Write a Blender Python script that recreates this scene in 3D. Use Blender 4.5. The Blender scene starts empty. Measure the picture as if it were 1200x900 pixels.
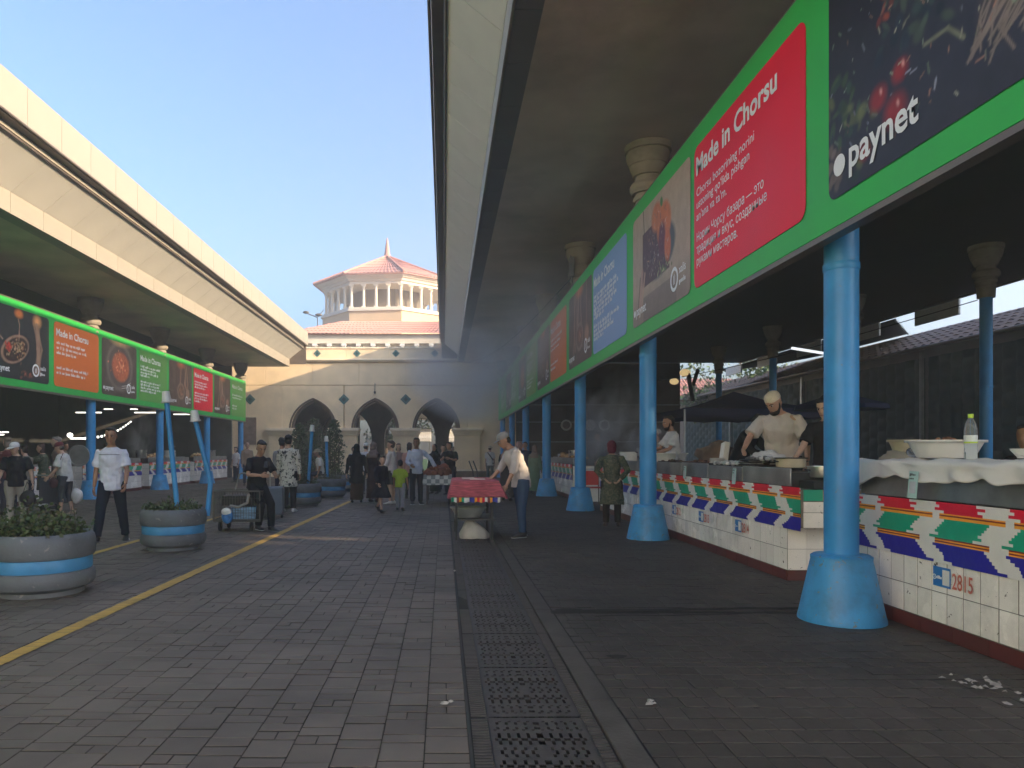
import bpy, math, random
import numpy as np
from mathutils import Vector, Matrix, noise
PI = math.pi
rnd = random.Random(7)
scene = bpy.context.scene
COL = scene.collection

# ------------------------------------------------------------------ camera, sky, sun, exposure
F = 867.0 / 1200.0
CAMZ = 1.40
cam = bpy.data.cameras.new('camera')
cam.sensor_width = 36.0
cam.lens = 36.0 * F
cam.shift_x = 80.0 / 1200.0
cam.shift_y = 79.0 / 1200.0
cam.clip_start = 0.05
cam.clip_end = 2000.0
cam_o = bpy.data.objects.new('camera', cam)
cam_o.location = (0, 0, CAMZ)
cam_o.rotation_euler = (PI / 2, 0, 0)
COL.objects.link(cam_o)
scene.camera = cam_o

SUN_DIR = Vector((1.0, -0.35, 0.32))          # towards the sun
SUN_EL = math.atan2(0.32, math.hypot(1.0, 0.35))
SUN_ROT = math.atan2(1.0, -0.35)
world = bpy.data.worlds.new('World')
scene.world = world
world.use_nodes = True
wnt = world.node_tree
bg = wnt.nodes['Background']
sky = wnt.nodes.new('ShaderNodeTexSky')
sky.sky_type = 'NISHITA'
sky.sun_disc = False
sky.sun_elevation = SUN_EL
sky.sun_rotation = SUN_ROT
sky.air_density = 1.0
sky.dust_density = 5.0
sky.ozone_density = 4.4
wnt.links.new(sky.outputs[0], bg.inputs[0])
bg.inputs[1].default_value = 0.13
sun = bpy.data.lights.new('sun', 'SUN')
sun.energy = 2.9
sun.angle = math.radians(0.5)
sun.color = (1.0, 0.76, 0.48)
sun_o = bpy.data.objects.new('sun', sun)
sun_o.rotation_euler = (-SUN_DIR).to_track_quat('-Z', 'Y').to_euler()
COL.objects.link(sun_o)
scene.view_settings.view_transform = 'Standard'
scene.view_settings.look = 'None'
scene.view_settings.exposure = 1.95
scene.view_settings.gamma = 1.0
scene.cycles.max_bounces = 12
scene.cycles.diffuse_bounces = 8
scene.cycles.volume_bounces = 1
scene.cycles.use_denoising = True
HAZE = 0.0044

# ------------------------------------------------------------------ helpers
def px(x, y, Y):
    """photograph pixel at depth Y -> world point"""
    return Vector(((x - 520) * Y / 867, Y, CAMZ - (y - 529) * Y / 867))

class MB:
    def __init__(s):
        s.v = []; s.f = []; s.m = []
    def add(s, vs, fs, mi=0):
        o = len(s.v)
        s.v.extend([tuple(p) for p in vs])
        for f in fs:
            s.f.append(tuple(i + o for i in f)); s.m.append(mi)
        return s
    def box(s, x0, x1, y0, y1, z0, z1, mi=0, bottom=True):
        vs = [(x0,y0,z0),(x1,y0,z0),(x1,y1,z0),(x0,y1,z0),(x0,y0,z1),(x1,y0,z1),(x1,y1,z1),(x0,y1,z1)]
        fs = [(4,5,6,7),(0,1,5,4),(1,2,6,5),(2,3,7,6),(3,0,4,7)]
        if bottom: fs.append((3,2,1,0))
        return s.add(vs, fs, mi)
    def obox(s, c, ax, half, mi=0):
        c = Vector(c); a, b, d = [Vector(q) * h for q, h in zip(ax, half)]
        vs = [c-a-b-d, c+a-b-d, c+a+b-d, c-a+b-d, c-a-b+d, c+a-b+d, c+a+b+d, c-a+b+d]
        return s.add(vs, [(3,2,1,0),(4,5,6,7),(0,1,5,4),(1,2,6,5),(2,3,7,6),(3,0,4,7)], mi)
    def bar(s, p, q, w, h=None, mi=0):
        """rectangular bar from p to q"""
        p = Vector(p); q = Vector(q); d = q - p; L = d.length
        if L < 1e-6: return s
        d /= L
        up = Vector((0,0,1)) if abs(d.z) < .95 else Vector((0,1,0))
        a = d.cross(up).normalized(); b = a.cross(d).normalized()
        return s.obox((p+q)/2, (a, d, b), (w/2, L/2, (h or w)/2), mi)
    def lathe(s, prof, c=(0,0,0), seg=24, mi=0, cap0=True, cap1=True, mis=None):
        c = Vector(c); n = len(prof); vs = []
        for r, z in prof:
            for k in range(seg):
                a = 2*PI*k/seg
                vs.append((c.x + r*math.cos(a), c.y + r*math.sin(a), c.z + z))
        o = len(s.v); s.v.extend(vs)
        for i in range(n-1):
            for k in range(seg):
                k2 = (k+1) % seg
                s.f.append((o+i*seg+k, o+i*seg+k2, o+(i+1)*seg+k2, o+(i+1)*seg+k)); s.m.append(mis[i] if mis else mi)
        if cap0: s.f.append(tuple(o+k for k in range(seg-1,-1,-1))); s.m.append(mis[0] if mis else mi)
        if cap1: s.f.append(tuple(o+(n-1)*seg+k for k in range(seg))); s.m.append(mis[-1] if mis else mi)
        return s
    def tube(s, pts, rad, seg=8, mi=0, cap=True, ell=1.0):
        pts = [Vector(p) for p in pts]; n = len(pts)
        if not hasattr(rad, '__len__'): rad = [rad]*n
        o = len(s.v); ref = None
        for i, p in enumerate(pts):
            d = (pts[min(i+1,n-1)] - pts[max(i-1,0)])
            if d.length < 1e-9: d = Vector((0,0,1))
            d.normalize()
            if ref is None:
                ref = Vector((1,0,0)) if abs(d.x) < .9 else Vector((0,1,0))
            a = (ref - d*ref.dot(d)).normalized(); ref = a; b = d.cross(a)
            for k in range(seg):
                t = 2*PI*k/seg
                s.v.append(tuple(p + a*math.cos(t)*rad[i] + b*math.sin(t)*rad[i]*ell))
        for i in range(n-1):
            for k in range(seg):
                k2 = (k+1)%seg
                s.f.append((o+i*seg+k, o+i*seg+k2, o+(i+1)*seg+k2, o+(i+1)*seg+k)); s.m.append(mi)
        if cap:
            s.f.append(tuple(o+k for k in range(seg-1,-1,-1))); s.m.append(mi)
            s.f.append(tuple(o+(n-1)*seg+k for k in range(seg))); s.m.append(mi)
        return s
    def loft(s, rings, seg=16, mi=0):
        """rings: (centre, right, fwd, rx, ry); closed both ends"""
        o = len(s.v); n = len(rings)
        for c, r, f, rx, ry in rings:
            c = Vector(c); r = Vector(r); f = Vector(f)
            for k in range(seg):
                t = 2*PI*k/seg
                s.v.append(tuple(c + r*(rx*math.cos(t)) + f*(ry*math.sin(t))))
        for i in range(n-1):
            for k in range(seg):
                k2 = (k+1)%seg
                s.f.append((o+i*seg+k, o+i*seg+k2, o+(i+1)*seg+k2, o+(i+1)*seg+k)); s.m.append(mi)
        s.f.append(tuple(o+k for k in range(seg-1,-1,-1))); s.m.append(mi)
        s.f.append(tuple(o+(n-1)*seg+k for k in range(seg))); s.m.append(mi)
        return s
    def ell(s, c, r, ax=None, seg=12, rings=8, mi=0):
        c = Vector(c)
        ax = ax or (Vector((1,0,0)), Vector((0,1,0)), Vector((0,0,1)))
        a, b, d = [Vector(q)*h for q, h in zip(ax, r)]
        o = len(s.v)
        s.v.append(tuple(c - d))
        for i in range(1, rings):
            p = -PI/2 + PI*i/rings
            for k in range(seg):
                t = 2*PI*k/seg
                s.v.append(tuple(c + a*(math.cos(p)*math.cos(t)) + b*(math.cos(p)*math.sin(t)) + d*math.sin(p)))
        s.v.append(tuple(c + d)); top = len(s.v)-1
        for k in range(seg):
            s.f.append((o, o+1+(k+1)%seg, o+1+k)); s.m.append(mi)
            s.f.append((top, o+1+(rings-2)*seg+k, o+1+(rings-2)*seg+(k+1)%seg)); s.m.append(mi)
        for i in range(rings-2):
            for k in range(seg):
                k2=(k+1)%seg
                s.f.append((o+1+i*seg+k, o+1+i*seg+k2, o+1+(i+1)*seg+k2, o+1+(i+1)*seg+k)); s.m.append(mi)
        return s
    def prism(s, poly, plane, d0, d1, mi=0):
        """2-D polygon extruded; plane 'xz' (depth y), 'yz' (depth x), 'xy' (depth z)"""
        n = len(poly)
        def P(a, b, d):
            return (a, d, b) if plane == 'xz' else ((d, a, b) if plane == 'yz' else (a, b, d))
        vs = [P(a,b,d0) for a,b in poly] + [P(a,b,d1) for a,b in poly]
        fs = [tuple(range(n)), tuple(range(2*n-1, n-1, -1))]
        for k in range(n):
            k2 = (k+1)%n
            fs.append((k, k+n, k2+n, k2))
        return s.add(vs, fs, mi)
    def mesh(s, name, mats, smooth=None):
        me = bpy.data.meshes.new(name)
        me.from_pydata(s.v, [], s.f)
        if not isinstance(mats, (list, tuple)): mats = [mats]
        for m in mats: me.materials.append(m)
        if len(mats) > 1: me.polygons.foreach_set('material_index', s.m)
        if smooth is not None:
            me.polygons.foreach_set('use_smooth', [True]*len(me.polygons))
            me.set_sharp_from_angle(angle=math.radians(smooth))
        me.update()
        return me
    def build(s, name, mats, parent=None, smooth=None, bevel=0, recalc=False):
        me = s.mesh(name, mats, smooth)
        if recalc: fix_normals(me)
        return link(name, me, parent, bevel)

def fix_normals(me):
    import bmesh
    bm = bmesh.new(); bm.from_mesh(me)
    bmesh.ops.recalc_face_normals(bm, faces=bm.faces)
    bm.to_mesh(me); bm.free()

def link(name, me, parent=None, bevel=0, local=False):
    o = bpy.data.objects.new(name, me)
    COL.objects.link(o)
    if parent is not None:
        o.parent = parent
        if not local:
            root = parent
            while root.parent: root = root.parent
            if parent == root:
                o.matrix_parent_inverse = Matrix.Translation(-Vector(root.location))
    if bevel:
        b = o.modifiers.new('bevel', 'BEVEL'); b.width = bevel; b.segments = 2; b.limit_method = 'ANGLE'
    return o

def tag(o, label, cat, group=None):
    o['label'] = label; o['category'] = cat
    if group: o['group'] = group
    return o
def thing(name, label, cat, loc=(0,0,0), rz=0, group=None):
    o = bpy.data.objects.new(name, None); COL.objects.link(o)
    o.empty_display_size = .1
    o.location = loc; o.rotation_euler = (0,0,rz)
    return tag(o, label, cat, group)
def struct(o): o['kind'] = 'structure'; return o
def stuff(o): o['kind'] = 'stuff'; return o
def place(name, me, parent, loc, rz=0, scale=None):
    """a piece sharing mesh data, child of a thing at its world position"""
    o = bpy.data.objects.new(name, me); COL.objects.link(o)
    o.parent = parent
    o.location = Vector(loc) - Vector(parent.location)
    if rz: o.rotation_euler = (0,0,rz)
    if scale: o.scale = scale
    return o

# ------------------------------------------------------------------ materials
def nd(nt, t, **kw):
    n = nt.nodes.new(t)
    for k, v in kw.items(): setattr(n, k, v)
    return n
_mc = {}
def pmat(name, col, rough=.6, metal=0.0, var=.12, scale=6.0, bump=0.0, bscale=80.0, spec=.5, dirt=0.0, coat=0.0, stretch=None, world=False, rand=0.0, chips=0.0, chipcol=(.20,.19,.18)):
    key = (name, tuple(col), rough, metal, var, scale, bump, bscale, dirt, chips)
    if key in _mc: return _mc[key]
    m = bpy.data.materials.new(name); m.use_nodes = True
    nt = m.node_tree; b = nt.nodes['Principled BSDF']
    b.inputs['Roughness'].default_value = rough
    b.inputs['Metallic'].default_value = metal
    b.inputs['Specular IOR Level'].default_value = spec
    if coat: b.inputs['Coat Weight'].default_value = coat
    tc = nd(nt, 'ShaderNodeNewGeometry' if world else 'ShaderNodeTexCoord')
    src = tc.outputs['Position'] if world else tc.outputs['Object']
    if stretch:
        mp = nd(nt, 'ShaderNodeMapping'); mp.inputs['Scale'].default_value = stretch
        nt.links.new(src, mp.inputs[0]); src = mp.outputs[0]
    n1 = nd(nt, 'ShaderNodeTexNoise'); n1.inputs['Scale'].default_value = scale; n1.inputs['Detail'].default_value = 6
    nt.links.new(src, n1.inputs['Vector'])
    rp = nd(nt, 'ShaderNodeValToRGB')
    rp.color_ramp.elements[0].position = .3; rp.color_ramp.elements[1].position = .72
    c0 = [c*(1-var) for c in col]; c1 = [min(1, c*(1+var)) for c in col]
    rp.color_ramp.elements[0].color = (*c0, 1); rp.color_ramp.elements[1].color = (*c1, 1)
    nt.links.new(n1.outputs['Fac'], rp.inputs[0]); out = rp.outputs[0]
    if dirt:
        n3 = nd(nt, 'ShaderNodeTexNoise'); n3.inputs['Scale'].default_value = scale*.45; n3.inputs['Detail'].default_value = 9; n3.inputs['Roughness'].default_value = .7
        nt.links.new(src, n3.inputs['Vector'])
        r3 = nd(nt, 'ShaderNodeMapRange'); r3.inputs[1].default_value = .52; r3.inputs[2].default_value = .75; r3.inputs[3].default_value = 0; r3.inputs[4].default_value = dirt
        nt.links.new(n3.outputs['Fac'], r3.inputs[0])
        mx = nd(nt, 'ShaderNodeMix', data_type='RGBA'); mx.inputs[7].default_value = (.035,.03,.025,1)
        nt.links.new(r3.outputs[0], mx.inputs[0]); nt.links.new(out, mx.inputs[6]); out = mx.outputs[2]
    if chips:
        n5 = nd(nt, 'ShaderNodeTexNoise'); n5.inputs['Scale'].default_value = 16; n5.inputs['Detail'].default_value = 7; n5.inputs['Roughness'].default_value = .62; n5.inputs['Distortion'].default_value = .5
        nt.links.new(src, n5.inputs['Vector'])
        r5 = nd(nt, 'ShaderNodeMapRange'); r5.inputs[1].default_value = .72-chips*.1; r5.inputs[2].default_value = .735-chips*.1
        nt.links.new(n5.outputs['Fac'], r5.inputs[0])
        m5 = nd(nt, 'ShaderNodeMix', data_type='RGBA'); m5.inputs[7].default_value = (*chipcol, 1)
        nt.links.new(r5.outputs[0], m5.inputs[0]); nt.links.new(out, m5.inputs[6]); out = m5.outputs[2]
    if rand:
        oi = nd(nt, 'ShaderNodeObjectInfo'); mr = nd(nt, 'ShaderNodeMapRange')
        mr.inputs[3].default_value = 1-rand; mr.inputs[4].default_value = 1+rand
        nt.links.new(oi.outputs['Random'], mr.inputs[0])
        vm = nd(nt, 'ShaderNodeVectorMath', operation='SCALE')
        nt.links.new(out, vm.inputs[0]); nt.links.new(mr.outputs[0], vm.inputs['Scale']); out = vm.outputs[0]
    nt.links.new(out, b.inputs['Base Color'])
    rr = nd(nt, 'ShaderNodeMapRange'); rr.inputs[3].default_value = max(.02, rough-.12); rr.inputs[4].default_value = min(1, rough+.12)
    nt.links.new(n1.outputs['Fac'], rr.inputs[0]); nt.links.new(rr.outputs[0], b.inputs['Roughness'])
    if bump:
        n2 = nd(nt, 'ShaderNodeTexNoise'); n2.inputs['Scale'].default_value = bscale; n2.inputs['Detail'].default_value = 5
        nt.links.new(src, n2.inputs['Vector'])
        bp = nd(nt, 'ShaderNodeBump'); bp.inputs['Strength'].default_value = bump; bp.inputs['Distance'].default_value = .01
        nt.links.new(n2.outputs['Fac'], bp.inputs['Height']); nt.links.new(bp.outputs[0], b.inputs['Normal'])
    _mc[key] = m
    return m
def emat(name, col, s):
    m = bpy.data.materials.new(name); m.use_nodes = True
    b = m.node_tree.nodes['Principled BSDF']
    b.inputs['Base Color'].default_value = (*col,1); b.inputs['Emission Color'].default_value = (*col,1); b.inputs['Emission Strength'].default_value = s
    return m
def attr_mat(name, rough=.5, bump=0, bscale=9, spec=.5, mul=1.0):
    m = bpy.data.materials.new(name); m.use_nodes = True
    nt = m.node_tree; b = nt.nodes['Principled BSDF']
    a = nd(nt, 'ShaderNodeAttribute'); a.attribute_name = 'Col'
    tc = nd(nt, 'ShaderNodeTexCoord'); n1 = nd(nt, 'ShaderNodeTexNoise'); n1.inputs['Scale'].default_value = 5; n1.inputs['Detail'].default_value = 8
    nt.links.new(tc.outputs['Object'], n1.inputs['Vector'])
    mr = nd(nt, 'ShaderNodeMapRange'); mr.inputs[3].default_value = .8*mul; mr.inputs[4].default_value = 1.12*mul
    nt.links.new(n1.outputs['Fac'], mr.inputs[0])
    vm = nd(nt, 'ShaderNodeVectorMath', operation='SCALE')
    nt.links.new(a.outputs['Color'], vm.inputs[0]); nt.links.new(mr.outputs[0], vm.inputs['Scale'])
    nt.links.new(vm.outputs[0], b.inputs['Base Color'])
    b.inputs['Roughness'].default_value = rough; b.inputs['Specular IOR Level'].default_value = spec
    if bump:
        n2 = nd(nt, 'ShaderNodeTexNoise'); n2.inputs['Scale'].default_value = bscale; n2.inputs['Detail'].default_value = 4
        nt.links.new(tc.outputs['Object'], n2.inputs['Vector'])
        bp = nd(nt, 'ShaderNodeBump'); bp.inputs['Strength'].default_value = bump; bp.inputs['Distance'].default_value = .03
        nt.links.new(n2.outputs['Fac'], bp.inputs['Height']); nt.links.new(bp.outputs[0], b.inputs['Normal'])
    return m

M = {}
M['cladding'] = pmat('cream cladding', (.31,.275,.22), .55, 0, .06, 1.2, .05, 3, dirt=.12)
M['soffit'] = pmat('pale soffit cladding', (.78,.74,.67), .6, 0, .08, .9, dirt=.12)
M['soffit2'] = pmat('cream soffit cladding', (.50,.475,.42), .6, 0, .08, .9, dirt=.12)
M['graycladding'] = pmat('grey cladding', (.16,.165,.185), .45, 0, .15, .8, dirt=.2)
M['ceiling'] = pmat('dark ceiling boards', (.60,.50,.44), .42, 0, .25, .6, .05, 2, dirt=.45, spec=.6)
M['sootceiling'] = pmat('sooty ceiling boards', (.075,.066,.06), .5, 0, .3, .7, dirt=.5)  # shade inside the halls put into a near-black base colour
M['ceiling2'] = pmat('tan ceiling boards', (.58,.48,.37), .6, 0, .2, .8, dirt=.35)
M['dark'] = pmat('dark grime', (.03,.03,.03), .8, 0, .3, 4)
M['gutter'] = pmat('bronze gutter', (.16,.13,.11), .45, .3, .2, 3)
M['blue'] = pmat('sky blue paint', (.036,.27,.60), .42, 0, .12, 2.2, .06, 25, dirt=.30, world=True, chips=.25, chipcol=(.16,.22,.28))
M['bluebase'] = pmat('sky blue thick paint', (.045,.29,.60), .45, 0, .16, 5, .5, 24, dirt=.5, world=True, chips=.9, chipcol=(.17,.2,.22))
M['capital'] = pmat('plaster capital', (.34,.30,.25), .8, 0, .15, 5, .1, 60, dirt=.4)
M['green'] = pmat('green banner vinyl', (.035,.46,.085), .45, 0, .08, 1.2, .14, 2.5, spec=.22)
M['metal'] = pmat('dull steel sheet', (.36,.37,.36), .38, .75, .22, 3, .05, 8, dirt=.4)
M['tile'] = pmat('white glazed tile', (.86,.82,.76), .25, 0, .06, 2.3, dirt=.42, rand=.08, world=True, chips=.55, chipcol=(.10,.08,.07))
M['tilegrout'] = pmat('grimy grout', (.16,.14,.12), .9, 0, .3, 12)
M['plinth'] = pmat('dark red plinth tile', (.10,.018,.016), .45, 0, .25, 6, .1, 30, dirt=.5, rand=.15)
M['wall'] = pmat('ochre render', (.88,.69,.45), .85, 0, .1, 1.3, .15, 30, dirt=.12, rand=.03)
M['marketwall'] = pmat('cream market render', (.80,.74,.64), .85, 0, .06, 1)  # wall colour of the added bounce building
M['walltrim'] = pmat('pale ochre stone', (.90,.74,.53), .8, 0, .1, 2, .12, 25, dirt=.15)
M['archdark'] = pmat('brown arch trim', (.16,.11,.075), .75, 0, .2, 3)
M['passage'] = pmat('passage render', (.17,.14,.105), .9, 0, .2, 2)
M['diamond'] = pmat('teal glazed tile', (.06,.16,.15), .35, 0, .3, 14)
M['pinkroof'] = pmat('pink red roof tile', (.50,.24,.19), .7, 0, .2, 2.5, .1, 20)
M['tower'] = pmat('peach render', (.62,.45,.28), .85, 0, .08, .8)
M['towertrim'] = pmat('white stone trim', (.66,.60,.50), .8, 0, .08, 1.5)
M['joint'] = pmat('ground bedding', (.014,.012,.011), .95, 0, .3, 8, world=True)
M['kerb'] = pmat('worn concrete kerb', (.062,.053,.047), .9, 0, .35, 3.5, .5, 40, dirt=.75, world=True)
M['iron'] = pmat('cast iron grate', (.075,.065,.06), .62, .35, .3, 12, .2, 90, dirt=.3, world=True)
M['yellow'] = pmat('worn yellow road paint', (.52,.32,.07), .75, 0, .15, 6, .2, 50, dirt=.55, world=True)
M['planter'] = pmat('grey painted concrete', (.115,.125,.145), .6, 0, .14, 5, .3, 30, dirt=.5, world=True, chips=.8, chipcol=(.24,.23,.22))
M['planterblue'] = pmat('blue painted band', (.055,.25,.50), .5, 0, .12, 8, dirt=.2)
M['soil'] = pmat('soil', (.05,.035,.025), .95, 0, .4, 15, .5, 40)
M['white'] = pmat('white plastic', (.72,.71,.68), .35, 0, .05, 6, dirt=.1)
M['black'] = pmat('black metal', (.018,.018,.018), .5, 0, .3, 8)
M['steel'] = pmat('bright steel', (.55,.55,.53), .3, .9, .1, 6)
M['wire'] = pmat('dull wire', (.12,.115,.10), .5, .6, .2, 10)
M['rubber'] = pmat('black rubber', (.02,.02,.02), .8, 0, .2, 10)
M['navy'] = pmat('navy canopy cloth', (.012,.022,.085), .8, 0, .2, 2)
M['teal'] = pmat('teal quilted drape', (.014,.045,.05), .7, 0, .25, 2)
M['redpanel'] = pmat('red print', (.86,.006,.035), .45, 0, .04, 1, spec=.22)
M['orangepanel'] = pmat('orange print', (.72,.17,.03), .45, 0, .04, 1, spec=.22)
M['bluepanel'] = pmat('pale blue print', (.22,.36,.62), .45, 0, .04, 1, spec=.22)
M['greenpanel'] = pmat('leaf green print', (.12,.36,.07), .45, 0, .04, 1, spec=.22)
M['limepanel'] = pmat('lime green print', (.24,.42,.07), .45, 0, .04, 1, spec=.22)
M['letter'] = pmat('white lettering', (.85,.85,.85), .4, 0, .02, 2)
M['signblue'] = pmat('blue sign print', (.02,.17,.50), .35, 0, .08, 20)
M['numred'] = pmat('faded red number', (.55,.15,.10), .6, 0, .25, 25)
M['bark'] = pmat('bark', (.09,.065,.045), .9, 0, .3, 12, .4, 30)
M['concrete'] = pmat('grey concrete', (.22,.21,.2), .85, 0, .15, 1.5, .1, 20)
def leaf_mat(name, c):
    m = bpy.data.materials.new(name); m.use_nodes = True
    nt = m.node_tree; b = nt.nodes['Principled BSDF']
    g = nd(nt, 'ShaderNodeNewGeometry'); rp = nd(nt, 'ShaderNodeValToRGB')
    rp.color_ramp.elements[0].color = (*[q*.55 for q in c],1); rp.color_ramp.elements[1].color = (*[min(1,q*1.5) for q in c],1)
    nt.links.new(g.outputs['Random Per Island'], rp.inputs[0]); nt.links.new(rp.outputs[0], b.inputs['Base Color'])
    b.inputs['Roughness'].default_value = .6
    b.inputs['Transmission Weight'].default_value = 0
    return m
M['leaf'] = leaf_mat('leaf green', (.06,.085,.03))
M['leafdry'] = leaf_mat('dry leaf', (.10,.09,.045))
M['treeleaf'] = leaf_mat('tree leaf', (.06,.11,.03))
M['attr'] = attr_mat('printed vinyl', .45, spec=.25)
M['ikat'] = attr_mat('printed ikat sheet', .3, .25, 7)
M['attrmatte'] = attr_mat('mixed matte colours', .8, .2, 40)

def color_attr(me, cols, domain='CORNER'):
    a = me.color_attributes.new('Col', 'FLOAT_COLOR', domain)
    a.data.foreach_set('color', np.asarray(cols, dtype=np.float32).ravel())
# ------------------------------------------------------------------ ground
WALLY = 41.0
g = MB(); g.add([(-400,-200,-.035),(400,-200,-.035),(400,900,-.035),(-400,900,-.035)], [(0,1,2,3)])
ground = struct(g.build('ground', M['joint']))

def paver_mat(name, attr, q=1.0):
    m = bpy.data.materials.new(name); m.use_nodes = True
    nt = m.node_tree; b = nt.nodes['Principled BSDF']
    geo = nd(nt, 'ShaderNodeNewGeometry')
    if attr:
        a = nd(nt, 'ShaderNodeAttribute'); a.attribute_name = 'Col'; fac = a.outputs['Fac']
    else:
        a = nd(nt, 'ShaderNodeObjectInfo'); fac = a.outputs['Random']
    rp = nd(nt, 'ShaderNodeValToRGB')
    rp.color_ramp.elements[0].color = (.104*q,.083*q,.068*q,1); rp.color_ramp.elements[1].color = (.136*q,.110*q,.091*q,1)
    nt.links.new(fac, rp.inputs[0])
    n1 = nd(nt, 'ShaderNodeTexNoise'); n1.inputs['Scale'].default_value = .55; n1.inputs['Detail'].default_value = 8; n1.inputs['Roughness'].default_value = .65
    nt.links.new(geo.outputs['Position'], n1.inputs['Vector'])
    mr = nd(nt, 'ShaderNodeMapRange'); mr.inputs[1].default_value = .3; mr.inputs[2].default_value = .7; mr.inputs[3].default_value = .55; mr.inputs[4].default_value = 1.35
    nt.links.new(n1.outputs['Fac'], mr.inputs[0])
    n2 = nd(nt, 'ShaderNodeTexNoise'); n2.inputs['Scale'].default_value = 22; n2.inputs['Detail'].default_value = 8
    nt.links.new(geo.outputs['Position'], n2.inputs['Vector'])
    mr2 = nd(nt, 'ShaderNodeMapRange'); mr2.inputs[3].default_value = .72; mr2.inputs[4].default_value = 1.28
    nt.links.new(n2.outputs['Fac'], mr2.inputs[0])
    mu = nd(nt, 'ShaderNodeMath', operation='MULTIPLY'); nt.links.new(mr.outputs[0], mu.inputs[0]); nt.links.new(mr2.outputs[0], mu.inputs[1])
    vm = nd(nt, 'ShaderNodeVectorMath', operation='SCALE'); nt.links.new(rp.outputs[0], vm.inputs[0]); nt.links.new(mu.outputs[0], vm.inputs['Scale'])
    nt.links.new(vm.outputs[0], b.inputs['Base Color'])
    rr = nd(nt, 'ShaderNodeMapRange'); rr.inputs[3].default_value = .5; rr.inputs[4].default_value = .85
    nt.links.new(n2.outputs['Fac'], rr.inputs[0]); nt.links.new(rr.outputs[0], b.inputs['Roughness'])
    n4 = nd(nt, 'ShaderNodeTexNoise'); n4.inputs['Scale'].default_value = 120; n4.inputs['Detail'].default_value = 4
    nt.links.new(geo.outputs['Position'], n4.inputs['Vector'])
    bp = nd(nt, 'ShaderNodeBump'); bp.inputs['Strength'].default_value = .35; bp.inputs['Distance'].default_value = .004
    nt.links.new(n4.outputs['Fac'], bp.inputs['Height']); nt.links.new(bp.outputs[0], b.inputs['Normal'])
    return m
M['paver'] = paver_mat('grey brown paver', False)
M['paver2'] = paver_mat('dark brown paver', False, .49)
M['paving'] = paver_mat('grey brown paving', True)
M['paving2'] = paver_mat('dark brown paving', True, .49)

def paver_mesh(w, l, ch=.0025, mt='paver'):
    b = MB(); x, y = w/2, l/2
    top = [(-x+ch,-y+ch,0),(x-ch,-y+ch,0),(x-ch,y-ch,0),(-x+ch,y-ch,0)]
    mid = [(-x,-y,-ch),(x,-y,-ch),(x,y,-ch),(-x,y,-ch)]
    low = [(-x,-y,-.03),(x,-y,-.03),(x,y,-.03),(-x,y,-.03)]
    fs = [(0,1,2,3)]
    for k in range(4):
        k2=(k+1)%4; fs += [(4+k,4+k2,k2,k),(8+k,8+k2,4+k2,4+k)]
    b.add(top+mid+low, fs)
    b.m=[0]+[1 if k%2 else 0 for k in range(8)]
    return b.mesh('paver', [M[mt],M['joint']])

def paving(name, rects, gap, mt=('paver','paving')):
    """rects: x,y,w,l (pitch).  nearest 300 in view are separate pavers, the rest one mesh"""
    base = MB(); xs=[r[0] for r in rects]; ys=[r[1] for r in rects]
    base.box(min(xs)-.15, max(xs)+.15, min(ys)-.15, max(ys)+.2, -.0345, -.0055)
    root = struct(base.build(name, M['joint']))
    def vis(r):
        x,y=r[0],r[1]
        u = 520+x*867/y; v = 529+CAMZ*867/y
        return -15 < u < 1215 and v < 915
    order = sorted([i for i,r in enumerate(rects) if vis(r)], key=lambda i: rects[i][1]+abs(rects[i][0])*.15 - rects[i][2]*rects[i][3]*8)
    near = set(order[:300])
    meshes = {}
    sb = MB(); cols=[]
    for i,(x,y,w,l) in enumerate(rects):
        w2,l2 = w-gap*.7, l-gap*1.9
        z = rnd.uniform(-.0025,.0015); tx=rnd.uniform(-.008,.008); ty=rnd.uniform(-.008,.008)
        if i in near:
            key=(round(w2,3),round(l2,3))
            if key not in meshes: meshes[key]=paver_mesh(w2,l2,.0025,mt[0])
            o = place('paver', meshes[key], root, (x,y,z)); o.rotation_euler=(tx,ty,rnd.uniform(-.006,.006))
        else:
            if y < 2.0: continue
            hx,hy=w2/2,l2/2; ch=.0022
            zz=[z+ty*-sx*hx+tx*sy*hy for sx,sy in ((-1,-1),(1,-1),(1,1),(-1,1))]
            n=len(sb.v)
            c=[(-1,-1),(1,-1),(1,1),(-1,1)]
            if y < 13:
                top=[(x+a*(hx-ch),y+b2*(hy-ch),zz[k]) for k,(a,b2) in enumerate(c)]
                mid=[(x+a*hx,y+b2*hy,zz[k]-ch) for k,(a,b2) in enumerate(c)]
                low=[(x+a*hx,y+b2*hy,-.033) for a,b2 in c]
                fs=[(0,1,2,3)]
                for k in range(4):
                    k2=(k+1)%4; fs += [(4+k,4+k2,k2,k),(8+k,8+k2,4+k2,4+k)]
                sb.add(top+mid+low, fs); sb.m[-8:]=[0,1]*4
            else:
                top=[(x+a*hx,y+b2*hy,zz[k]) for k,(a,b2) in enumerate(c)]
                low=[(x+a*hx,y+b2*hy,-.033) for a,b2 in c]
                fs=[(0,1,2,3)]+[(4+k,4+(k+1)%4,(k+1)%4,k) for k in range(4)]
                sb.add(top+low, fs); sb.m[-4:]=[1]*4
            t=rnd.random(); cols += [t]*(len(sb.v)-n)
    me = sb.mesh('paving_field', [M[mt[1]],M['joint']])
    a = me.attributes.new('Col','FLOAT','POINT'); a.data.foreach_set('value', np.array(cols,dtype=np.float32))
    stuff(link('paving_field', me, root))
    return root

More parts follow.
